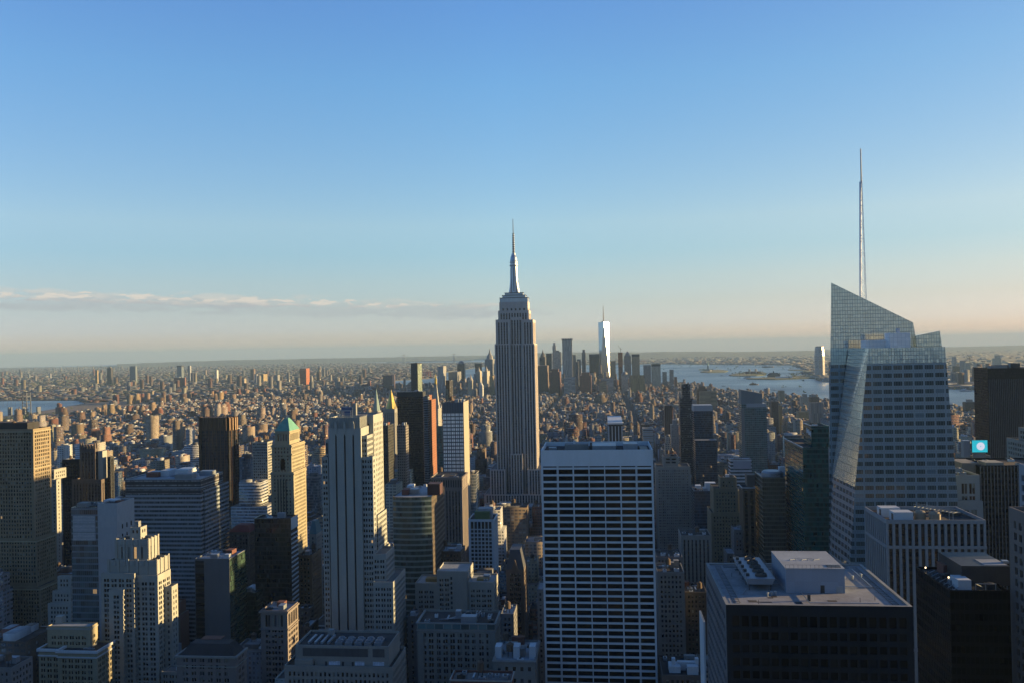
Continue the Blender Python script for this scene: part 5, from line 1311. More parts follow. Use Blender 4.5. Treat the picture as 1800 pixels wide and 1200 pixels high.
def right_group():
    Y = 1050
    bx = stack([(1153.5, 1213, 819, None, 0, 34), (1166, 1192, 801, None, 5, 20)], Y)
    r = tower("grid_tower", "grey grid office tower just right of the white grid slab", "office tower", bx, LIME, [dict(bay=4.6, ww=3.0, fh=3.35, wh=1.7, top=4.5, margin=.5, depth=.5, pblind=.25), dict(PUN, bay=7, ww=5, fh=4, wh=2)], ROOF_TAR, "the grey grid tower", (2, 1))
    b = bx[0]
    for k in range(10):
        x = b.x0 + (b.x1 - b.x0) * k / 9; part(r, "pier", LIME, (x - .55, x + .55, b.y0 - .35, b.y0, 0, b.z1 - 2))
    ribs = facade_mat("balcony_ribs", (.10, .105, .115), pu=2.4, pv=3.2, wu=1, wv=.58, glass=(.02, .022, .026), pblind=.1, grough=.2, rough=.7)
    bx = stack([(1195, 1217, 700, None, 0, 26), (1199, 1213, 675, None, 3, 18)], 1520)
    tower("slim_dark_tower", "slim dark banded tower with notched top rising by the river", "tower", bx, ribs, None, None, "the slim dark banded tower")
    gb = facade_mat("blue_black_glass", (.06, .10, .15), pu=1.8, pv=3.6, wu=.92, wv=.8, glass=(.022, .05, .085), pblind=.16, blind=(.07, .09, .11), rough=.3, grough=.12, jit=.05, gmetal=.3, lit=.001)
    bx = stack([(1219.5, 1252, 712, None, 0, 30)], 1420)
    r = tower("blue_glass_tower", "blue glass tower with a pale blank cap", "tower", bx, gb, None, ROOF_PALE, "the pale capped glass tower"); b = bx[0]
    part(r, "pale_cap", wall_mat("pale_panel", (.42, .45, .48), .6, .08), (b.x0 - .4, b.x1 + .4, b.y0 - .4, b.y1, b.z1 - 9, b.z1 + .3))
    tower("blue_glass_block", "broader dark blue glass block under the pale capped tower", "tower", stack([(1222, 1260, 773, None, 0, 26)], 1385), gb, None, ROOF_PALE, None)
    ap = facade_mat("residential_glass", (.15, .27, .29), pu=3.2, pv=3.3, wu=.86, wv=.74, glass=(.015, .05, .06), pblind=.3, blind=(.15, .2, .21), rough=.4, grough=.12, jit=.05, gmetal=.25, mull=2, lit=.001)
    b = px_box(1303, 1347, 709, 1335, D=30)
    r = tower("residential_glass_tower", "green glass apartment tower with a raked grey crown", "tower", [b], ap, None, ROOF_PALE, "the raked crown apartment tower")
    z1, z2 = at(1303, 684, 1337).z, at(1340, 691, 1337).z; x0, x1 = at(1302.5, 690, 1337).x, at(1340, 690, 1337).x
    q = [(x0, 1337.5, b.z1 - 1), (x1, 1337.5, b.z1 - 1), (x1, 1337.5, z2), (x0, 1337.5, z1)]; k = [(p[0], p[1] + 22, p[2]) for p in q]
    mb = MB(); mb.face(q); mb.face(k[::-1])
    for i in range(4): mb.face([q[i], k[i], k[(i + 1) % 4], q[(i + 1) % 4]][::-1])
    mb.build("raked_crown", wall_mat("grey_crown_panel", (.24, .26, .26), .6, .15), r)
    part(r, "pale_band", wall_mat("pale_band", (.38, .40, .42), .6, .1), (b.x0 + (b.x1 - b.x0) * .2, b.x1 + .2, b.y0 - .2, b.y1, b.z1 - 5.5, b.z1 + .2)); part(r, "grey_edge", wall_mat("grey_edge", (.2, .22, .22), .6, .1), (b.x0 - .2, b.x0 + 4.5, b.y0 - .25, b.y0 - .0, 0, b.z1 - 6))
    b = px_box(1284, 1321, 806, 1160, side=1280)
    r = tower("white_banded_block", "white block with blue window bands behind the art deco block", "office building", [b], facade_mat("white_blue_bands", (.50, .54, .58), pu=6, pv=4.6, wu=1, wv=.48, glass=(.03, .045, .06), pblind=0, grough=.15), None, ROOF_PALE, "the white blue-banded block", (2, 0))
    part(r, "blank_top", wall_mat("violet_grey_panel", (.33, .35, .42), .7, .1), (b.x0 + 3.5, b.x1 - 1, b.y0 - .2, b.y0, b.z1 - 13, b.z1 - 2.5))
    # low blue roofed hall
    b = px_box(1220, 1258, 862, 1010, D=40); r = tower("blue_roofed_hall", "low dark hall with a white box on its roof beside the grey grid tower", "building", [b], gb, None, wall_mat("dark_blue_roof", (.05, .06, .08), .8, .2), None, (5, 0)); px_part(r, "roof_box", WHITE_PAINT, 1240, 1258, 848, 1016, 10, b.z1 - 1.1)
    # art deco brown block
    bx = stack([(1250, 1303, 900, None, 0, 34), (1254, 1297, 857, None, 2, 28), (1266, 1293, 838, None, 5, 16)], 860)
    r = tower("art_deco_block", "tan art deco block stepping up to a blank tower", "office building", bx, wall_mat("tan_brick", (.33, .265, .17), .9, .2), dict(PUN, bay=2.8, ww=1.2, fh=3.5, top=4), ROOF_TAR, "the tan art deco block", (2, 1))
    b = bx[2]; part(r, "painted_sun_edge", LIME_WARM, (b.x1, b.x1 + 1.2, b.y0 + 1, b.y1, b.z0, b.z1 - .6)); b = bx[1]; part(r, "corner_turret", LIME_WARM, (b.x1 + .2, b.x1 + 4.2, b.y0 + 4, b.y0 + 10, bx[0].z1 - 1.1, b.z1 - 3))  # warm pale strip on the crown stands in for its sunlit edge
    tower("dim_setback_block", "dim setback block at the foot of the tan art deco block", "office building", stack([(1278, 1312, 972, None, 0, 24), (1290, 1312, 930, None, 5, 18)], 800), GREY_BRICK, dict(PUN), ROOF_PALE, None, (2, 0))
    b = px_box(1305, 1327.5, 856, 800, D=20)
    r = tower("brown_strip_tower", "slim brown tower with dark vertical strips and white coping", "office tower", [b], wall_mat("brown_panel", (.19, .14, .10), .7, .15), dict(strip=1, bay=5.2, ww=2.6, top=3, bot=1, margin=.2, depth=.5, pane=STRIP_BLACK, wname="window_strip"), ROOF_TAR, None); cornice(r, b, .3, .7, .7, WHITE_PAINT)
    px_part(r, "rear_tower", wall_mat("brown_drum", (.24, .18, .14), .8, .1), 1313, 1327, 834, 812, 12, b.z1 - 1.1)
    gp = facade_mat("bronze_banded_glass", (.20, .185, .15), pu=1.7, pv=3.8, wu=.9, wv=.66, glass=(.05, .06, .06), pblind=.12, blind=(.16, .17, .16), rough=.4, grough=.08, jit=.04, gmetal=.4, lit=.001)
    b = px_box(1340, 1380, 838, 780, side=1327)
    r = tower("bronze_glass_block", "reflective bronze glass block with curved roof plant", "office building", [b], gp, None, ROOF_PALE, "the bronze glass block", (4, 0))
    mb = MB(); q = px_box(1345, 1376, 832, 786, D=14); mb.lathe((q.x0 + q.x1) / 2, 794, [(9.5, b.z1 - 1.1), (9.5, b.z1 + 2.5), (8, b.z1 + 4)], 0, 24); mb.build("round_plant_room", METAL, r)
    px_part(r, "roof_plant", WHITE_PAINT, 1370, 1380, 820, 792, 6, b.z1 - 1.1); px_part(r, "vent_stack", METAL, 1352, 1360, 828, 800, 4, b.z1 - 1.1)
    gg = facade_mat("deep_green_glass", (.025, .10, .10), pu=1.7, pv=4.0, wu=.95, wv=.66, glass=(.012, .075, .075), pblind=.2, blind=(.02, .08, .08), rough=.3, grough=.1, jit=.04, gmetal=.35, lit=.001)
    a, b = px_box(1411, 1456, 786, 730, side=1379), px_box(1426, 1457, 748, 742, side=1415)
    b.z0 = a.z1 - 1.1; b.y1 = max(b.y1, 770)
    r = tower("green_glass_tower", "dark green glass tower with a white emblem beside the glass spire tower", "office tower", [a, b], gg, None, ROOF_TAR, "the dark green glass tower", (3, 0))
    ex0, ex1 = at(1420, 762, 742).x, at(1433, 762, 742).x
    mb = MB(); yy = (b.y0 + 2, b.y0 + 10); z = at(1426, 756, 742).z
    def slab(u0, u1, za, zb): mb.box(b.x0 - .3, b.x0, b.y0 + 1 + (1 - u1) * 15, b.y0 + 1 + (1 - u0) * 15, z + za, z + zb)
    for u0, u1, za, zb in ((0, .2, -3.5, .6), (.2, .42, -3.0, -.4), (.42, .6, -4.4, .2), (.6, .82, -4.0, -1.4), (.82, 1, -5.2, -.8)): slab(u0, u1, za, zb)
    mb.build("emblem", WHITE_PAINT, r)
    part(r, "white_coping", WHITE_PAINT, (a.x0 - .25, a.x0 + .1, a.y0, a.y1, a.z1 - .1, a.z1 + .6), (b.x0 - .25, b.x0 + .1, b.y0, b.y1, b.z1 - .1, b.z1 + .6))
    for xl, xr, yt, Y, w, lab in ((1197, 1250, 940, 770, LIME, "pale square block with dim piers below the blue roofed hall"), (1155, 1203, 1005, 640, LIME, "low pale palazzo block right of the white grid slab"), (1204, 1243, 1040, 660, BROWN_STONE, "low brown block by the dark park trees"), (1153.5, 1200, 978, 700, GREY_BRICK, "dim flat block at the foot of the grey grid tower")):
        r = tower("park_side_block", lab, "building", [px_box(xl, xr, yt, Y, D=28)], w, dict(strip=1, bay=3.4, ww=1.2, top=4, bot=2, pane=STRIP_BLACK, wname="window_strip") if xl == 1197 else dict(PUN), ROOF_TAR, None, (7, 1))
    b = px_box(1164, 1236, 1186, 470, D=30); r = tower("low_roof_block", "low dark block with white rooftop vents below the park", "building", [b], BROWN_STONE, dict(PUN), ROOF_TAR, None, (9, 0))
    for q in (1181, 1222): px_part(r, "roof_vent", WHITE_PAINT, q, q + 6, 1157, 478, 3, b.z1 - 1.1)
    px_part(r, "white_louver", WHITE_PAINT, 1191, 1224, 1163, 480, 3, b.z1 - 1.1)
    b = px_box(1236.5, 1239.5, 1092, 330, D=14); tower("slim_white_tower", "edge of a slim white tower against the black foreground block", "tower", [b], WHITE_PAINT, None, ROOF_PALE, None)
    # pier building
    b = px_box(1558, 1733, 913, 430, side=1520)
    st = dict(strip=1, bay=(b.x1 - b.x0 - .8) / 15, ww=(b.x1 - b.x0 - .8) / 15 * .58, margin=.4, top=1.9, bot=.5, depth=.9, pane=STRIP_BLACK, wname="window_strip")
    w, f, ws = MB(), MB(), []
    root = thing("pier_fronted_block", "pale grey block with tall stone piers and roof tanks behind the black block", "office building", (*b.c(), 0))
    shell(w, f, b, st, ws, 1.6); pm = wall_mat("grey_concrete_pier", (.36, .36, .36), .8, .15)
    w.build("wall", pm, root); f.build("roof", ROOF_TAR, root); add_windows(root, ws, st, 100, 21)
    for z in (b.z1 - 12.5, b.z1 - 62): part(root, "spandrel_band", pm, (b.x0 - .12, b.x1 + .12, b.y0 - .12, b.y0 + .7, z - 1.4, z), (b.x0 - .12, b.x0 + .7, b.y0 + .72, b.y1, z - 1.4, z))
    zr = b.z1 - 1.6; Wd, D = b.x1 - b.x0, b.y1 - b.y0
    for k, (x, y) in enumerate(((.10, .10), (.05, .42))):
        q = (b.x0 + Wd * x, b.x0 + Wd * (x + .20), b.y0 + D * y, b.y0 + D * (y + .2)); cu = part(root, "cooling_unit", WHITE_PAINT, (*q, zr, zr + 4.6))
        for j in range(3): part(cu, "unit_grille", METAL_DARK, (q[0] - .08, q[0], q[2] + .5 + j * 1.0, q[2] + 1.2 + j * 1.0, zr + .8, zr + 3.8))
    for x, y in ((.40, .22), (.53, .14)):
        mb = MB(); cx, cy = b.x0 + Wd * x, b.y0 + D * y; mb.lathe(cx, cy, [(2.6, zr), (2.6, zr + 3.6), (2.1, zr + 4.6), (0, zr + 5.2)], 0, 18); mb.build("round_tank", wall_mat("tank_tan", (.36, .28, .2), .7, .2), root)
    mb = MB()
    zb = zr + 4.6; p0, p1 = Vector((b.x0 + Wd * .44, b.y0 + D * .55, 0)), Vector((b.x0 + Wd * .72, b.y0 + D * .08, 0))
    d = (p1 - p0).normalized(); n = Vector((-d.y, d.x, 0)) * 1.6; L = (p1 - p0).length
    for s in (-1, 1):
        for z in (zb, zb + 1.2): mb.bar((p0 + n * s) + Z_ * z, (p1 + n * s) + Z_ * z, .09 if z > zb else .16)
        for k in range(15):
            q = p0 + d * (L * k / 14) + n * s; mb.bar(q + Z_ * zb, q + Z_ * (zb + 1.2), .06)
    for k in range(11):
        q = p0 + d * (L * k / 10); mb.bar(q - n + Z_ * zb, q + n + Z_ * zb, .08)
        if k % 3 == 0: mb.bar(q - n + Z_ * zr, q - n + Z_ * zb, .18); mb.bar(q + n + Z_ * zr, q + n + Z_ * zb, .18)
    mb.build("steel_walkway", METAL, root)
    for x, y in ((.3, .5), (.78, .5), (.68, .7), (.2, .75)): part(root, "roof_curb", METAL_DARK, (b.x0 + Wd * x, b.x0 + Wd * (x + .13), b.y0 + D * y, b.y0 + D * (y + .12), zr, zr + 1.6))
    FOOT.append((b.x0, b.x1, b.y0, b.y1)); SCREEN_RECTS.append((b.x0, b.x1, b.y0, b.y1, b.z1)); note("the pier fronted block", b)
    # black block bottom right
    b = px_box(1670, 1775, 1037, 300, side=1611)
    bw = facade_mat("black_office_wall", (.012, .012, .015), pu=1.5, pv=3.6, wu=.8, wv=.6, glass=(.004, .005, .006), pblind=.02, blind=(.06, .06, .06), rough=.5, grough=.2, jit=.01, lit=.003, spec=.08)
    r = tower("black_block", "black office block at the lower right with cluttered roof", "office building", [b], bw, None, ROOF_TAR, "the cluttered roof black block", (8, 0), .9)
    q = px_box(1690, 1775, 994, 309, D=20); q.z0 = b.z1 - .9
    part(r, "penthouse", METAL_DARK, (q.x0, q.x1, q.y0, q.y1, q.z0, q.z1)); part(r, "penthouse_roof", ROOF_PALE, (q.x0 + 8, q.x1 - .3, q.y0 + 1, q.y0 + 9, q.z1, q.z1 + .15)); part(r, "roof_vent", METAL, (q.x0 + 15, q.x0 + 17, q.y0 + 3, q.y0 + 5, q.z1 + .15, q.z1 + 1))
    mb = MB(); z = b.z1 - .9
    for k in range(7):
        y = b.y0 + 2 + k * 3.6; m9 = MB(); m9.bar((b.x0 + 1.5, y, z + .3), (b.x0 + 4.5, y + 2, z + .9), .15); m9.bar((b.x0 + 1.6, y, z), (b.x0 + 1.6, y, z + 1.1), .08); m9.build('pipe_bracket', METAL, r)
    for k in range(3): mb.bar((b.x0 + 9 + k * 3.2, b.y0 + 2, z), (b.x0 + 9 + k * 3.2, b.y0 + 2, z + 2.6), .12)
    mb.bar((b.x0 + 9, b.y0 + 2, z + 2.6), (b.x0 + 15.6, b.y0 + 2, z + 2.6), .15); mb.bar((b.x0 + 9, b.y0 + 2, z + 2.6), (b.x0 + 12, b.y0 + 4, z + 1.0), .12); mb.build("roof_frame", METAL, r)
    part(r, "roof_box", METAL, (b.x0 + 3.6, b.x0 + 5.6, b.y0 + 9, b.y0 + 11.5, z, z + 1.8))
    for k, (x, y) in enumerate(((1.2, 25), (4.2, 12), (7.5, 29))):
        mb = MB(); mb.bar((b.x0 + x, b.y0 + y, z), (b.x0 + x, b.y0 + y, z + 1.8), .06); mb.lathe(b.x0 + x, b.y0 + y, [(.22, z + 1.8), (.28, z + 2.1), (.1, z + 2.35)], 1, 8); mb.build("roof_lamp", [METAL_DARK, LAMP], r)
    # right edge towers
    wb = wall_mat("grey_brown_pier", (.20, .17, .155), .8, .15)
    for xl, xr, yt, Y, D, w, lab in ((1813, 1880, 905, 285, 15, wb, "tall brown piered tower cut by the right edge"), (1828, 1900, 824, 330, 16, wall_mat("blue_grey_stone", (.30, .34, .38), .7, .15), "blue grey stepped tower at the far right edge")):
        r = tower("edge_tower", lab, "office tower", [px_box(xl, xr, yt, Y, D=D)], w, dict(bay=3.4, ww=1.9, fh=3.8, wh=2.4, top=4, margin=.8, depth=.7), ROOF_TAR, None, limit=60)
    b = px_box(1736, 1850, 646, 1240, side=1711.5)
    r = tower("dark_slab_tower", "big near black slab tower at the right edge with fine vertical lines", "skyscraper", [b], facade_mat("dark_bronze_glass", (.018, .017, .021), pu=1.6, pv=3.7, wu=.9, wv=.7, glass=(.016, .016, .02), pblind=.05, blind=(.08, .08, .09), rough=.4, grough=.15, jit=.01, spec=.05), None, ROOF_TAR, "the big dark slab tower", (3, 0))
    mb = MB(); z = b.z1 - 15; n = 34
    for k in range(n): x = b.x0 + 1.5 + k * (b.x1 - b.x0 - 2) / n; mb.box(x - .28, x + .28, b.y0 - .6, b.y0, 0, z)
    mb.build("fin", wall_mat("grey_fin", (.13, .13, .15), .6, .1), r)
    px_part(r, "roof_plant", METAL_DARK, 1750, 1773, 641, 1250, 14, b.z1 - 1.1); px_part(r, "roof_plant", LIME_PALE, 1776, 1783, 637, 1256, 8, b.z1 - 1.1); px_part(r, "roof_plant", METAL_DARK, 1781, 1793, 638, 1250, 8, b.z1 - 1.1)
    # striped block
    b = px_box(1722, 1850, 817, 560, D=36)
    r = tower("striped_block", "dark block of fine pale vertical stripes under the lit sign", "office building", [b], GRANITE_DARK, dict(strip=1, bay=2.0, ww=1.35, top=.8, bot=.5, margin=.2, depth=.5, pane=STRIP_BLACK, wname="window_strip"), ROOF_TAR, "the striped block", (8, 0))
    mb = MB(); n = int((b.x1 - b.x0) / 2.0)
    for k in range(n + 1): x = b.x0 + (b.x1 - b.x0 - n * 2.0) / 2 + k * 2.0; mb.box(x - .17, x + .17, b.y0 - .35, b.y0, 0, b.z1 - .3)
    mb.build("fin", wall_mat("pale_fin", (.21, .225, .25), .6, .1), r)
    px_part(r, "stone_end", GREY_BRICK, 1691, 1720.5, 813, 566, 20, 60)
    bx = stack([(1682, 1728, 880, None, -3, 30), (1681, 1722, 834, None, 0, 26)], 525)
    r = tower("stone_window_block", "pale stone block with paired windows beside the striped block", "office building", bx, wall_mat("cool_grey_stone", (.33, .345, .36), .85, .15), dict(bay=4.3, ww=1.4, pair=.3, fh=3.6, wh=2.2, top=5, first=6, depth=.5), ROOF_TAR, None, (3, 0))
    tower("limestone_top", "stepped limestone building top in front of the big dark slab tower", "office building", stack([(1815, 1890, 778, None, 0, 40), (1825, 1890, 756, None, 4, 30)], 652), LIME, dict(PUN, bay=3.6, ww=2.0), ROOF_TAR, None)
    b = px_box(1698, 1741, 800, 720, D=20)
    tower("sign_block", "grey block that carries the lit cyan sign", "building", [b], CONCRETE, dict(PUN), ROOF_TAR, None)
    part_b = px_box(1698, 1707.5, 775, 724, D=10, z0=b.z1 - 1.1)
    # sign
    a = px_box(1708.5, 1735.5, 773, 716, D=2.0); z0 = at(1722, 794, 716).z
    root = thing("lit_sign", "bright cyan screen with white disc on a rooftop", "sign", (*a.c(), z0))
    part(root, "sign_frame", METAL_DARK, (a.x0 - .2, a.x1 + .2, a.y0 + .1, a.y0 + 1.2, z0 - .2, a.z1 + .2))
    s = NT("cyan_screen"); uv = s.N.new("ShaderNodeUVMap"); sp = s.N.new("ShaderNodeSeparateXYZ"); s.L.new(uv.outputs[0], sp.inputs[0])
    w_, h_ = a.x1 - a.x0, a.z1 - z0
    dx, dz = s.M('SUBTRACT', sp.outputs[0], w_ * .56), s.M('SUBTRACT', sp.outputs[1], z0 + h_ * .5)
    rad = s.M('SQRT', s.M('ADD', s.M('MULTIPLY', dx, dx), s.M('MULTIPLY', dz, dz)))
    lat = s.M('MULTIPLY', s.M('LESS_THAN', s.M('ABSOLUTE', s.M('SUBTRACT', s.M('FRACT', s.M('MULTIPLY', s.M('ADD', dx, dz), .8)), .5)), .22), s.M('LESS_THAN', s.M('ABSOLUTE', s.M('SUBTRACT', s.M('FRACT', s.M('MULTIPLY', s.M('SUBTRACT', dx, dz), .8)), .5)), .22))
    disc = s.M('MULTIPLY', s.M('LESS_THAN', rad, h_ * .33), s.M('GREATER_THAN', rad, h_ * .04))
    c = s.mix(disc, s.mix(lat, (.0, .42, .56), (.10, .62, .70)), (.62, .66, .80))
    s.put(Base_Color=(.02, .02, .02), Emission_Color=c, Emission_Strength=.25)
    mb = MB(); mb.wall((a.x0, a.y0), X_, w_, z0, a.z1); mb.build("screen", s.mat, root)
    part(root, "support", METAL, (a.x0 - 5.5, a.x0 - .5, a.y0 + 2, a.y0 + 8, b.z1 - 1.1, a.z1 - .5), (a.x0 + 1, a.x1 - 1, a.y0 + 1.3, a.y0 + 2, b.z1 - 1.1, z0 + 2))
    mb = MB(); mb.bar((a.x0 - 3, a.y0 + 4, a.z1 - .5), (a.x0 - 3, a.y0 + 4, a.z1 + 3.5), .15); mb.build("mast", METAL, root)
    # white finned black building in the middle distance
    b = px_box(1070, 1093, 745, 1380, side=1063, D=30)
    r = tower("white_finned_block", "black block with four broad white fins and white roof slab", "office building", [b], METAL_DARK, None, WHITE_PAINT, "the white finned block")
    for k in range(5):
        x = b.x0 + (b.x1 - b.x0) * k / 4; part(r, "fin", WHITE_PAINT, (x - .7, x + .7, b.y0 - .8, b.y0, 0, b.z1 - 3))
    part(r, "roof_slab", WHITE_PAINT, (b.x0 - 1.5, b.x1 + 1.5, b.y0 - 1.5, b.y1 + 1, b.z1 + .02, b.z1 + 2.4))
LAMP = None
def lamp_mat():
    s = NT("warm_lamp"); s.put(Base_Color=(.8, .7, .5), Emission_Color=(1, .72, .38), Emission_Strength=1.0); return s.mat
LAMP = lamp_mat()
right_group()

# ------------------------------------------------------------------ far towers, each described by where it stands in the skyline
PAL = {"red brick": (.24, .10, .07), "tan": (.36, .285, .19), "cream": (.48, .42, .33), "grey": (.27, .27, .27), "brown": (.17, .115, .085), "white": (.60, .59, .56), "dark": (.05, .052, .06),
       "ochre": (.40, .29, .15), "pale grey": (.42, .42, .42), "blue": (.17, .23, .28), "orange": (.50, .16, .06), "dark red": (.16, .07, .06)}
_fm = {}
def far_mat(col, kind):
    if (col, kind) not in _fm:
        c = PAL[col]
        k = dict(a=dict(pu=3.2, pv=3.5, wu=.45, wv=.48), g=dict(pu=2.0, pv=3.8, wu=.85, wv=.7, gmetal=.3, jit=.03), v=dict(pu=4.0, pv=30, wu=.5, wv=1), h=dict(pu=20, pv=3.8, wu=1, wv=.5), b=dict(pu=6, pv=3.5, wu=.2, wv=.4))[kind]
        gl = tuple(min(1, x * .35 + .012) for x in c) if kind != 'g' else tuple(x * .55 + .02 for x in c)
        _fm[(col, kind)] = facade_mat(col.replace(" ", "_") + "_tower_wall", c, glass=gl, pblind=.1, blind=tuple(x * .7 for x in c), rough=.7, grough=.2, **k)
    return _fm[(col, kind)]
def far_tower(xl, xr, yt, Y, side, col, kind, label, top=None, name="tower", D=None):
    b = px_box(xl, xr, yt, Y, side=side, D=D)
    x, y = b.c(); z = gz(x, y); b.z0 = z
    root = thing(name, label, "tower", (x, y, z))
    w, f = MB(), MB(); shell(w, f, b, None, [], 1.0, 'auto', .8)
    if top == 'setback':
        q = px_box(xl + (xr - xl) * .2, xr - (xr - xl) * .15, yt - 5, Y + 8, D=max(10, (b.y1 - b.y0) * .5), z0=b.z1 - 1); shell(w, f, q, None, [], 1.0, 'auto', .8)
    w.build("wall", far_mat(col, kind), root); f.build("roof", ROOF_GRAVEL, root)
    gx, gy = b.c(); h = (b.x1 - b.x0) / 2
    def lathe(nm, prof, n, m, ph=math.pi / 4):
        mb = MB(); mb.lathe(gx, gy, prof, 0, n, ph); mb.build(nm, m, root)
    s = (b.y1 - b.y0) / (2 * h)
    if top == 'pyramid': lathe("pyramid_roof", [(h * 1.3, b.z1 - 1), (.2, b.z1 + h * 1.5)], 4, far_mat("grey", 'b'))
    if top == 'spire': lathe("spire", [(h * .9, b.z1 - 1), (h * .75, b.z1 + h * .8), (h * .4, b.z1 + h * 1.3), (h * .25, b.z1 + h * 1.7), (.3, b.z1 + h * 2.7)], 8, far_mat(col, 'b'))
    if top == 'dome': lathe("dome", [(h * .9, b.z1 - 1), (h * .8, b.z1 + h * .4), (h * .4, b.z1 + h * .75), (.2, b.z1 + h * .85)], 12, far_mat("grey", 'b'))
    if top == 'crown': 
        mb = MB()
        for k in range(7):
            x = b.x0 + (b.x1 - b.x0) * k / 6; mb.box(x - h * .09, x + h * .09, b.y0 - .4, b.y0 + 1.5, b.z1 - 10, b.z1 + 4)
        mb.build("crown_fin", far_mat("dark", 'b'), root)
    if top == 'box': part(root, "roof_house", far_mat("grey", 'b'), (gx - h * .5, gx + h * .5, gy - 6, gy + 6, b.z1 - 1, b.z1 + 9))
    if top == 'dark': part(root, "top_band", METAL_DARK, (b.x0 - .4, b.x1 + .4, b.y0 - .4, b.y1 + .4, b.z1 - 14, b.z1 + .2))
    if top == 'site': part(root, "safety_netting", far_mat("orange", 'h'), (b.x0 - .6, b.x1 + .6, b.y0 - .6, b.y1 + .6, b.z1 - (b.z1 - z) * .40, b.z1 + .5))
    FOOT.append((b.x0, b.x1, b.y0, b.y1)); SCREEN_RECTS.append((b.x0, b.x1, b.y0, b.y1, b.z1))
    return root, b
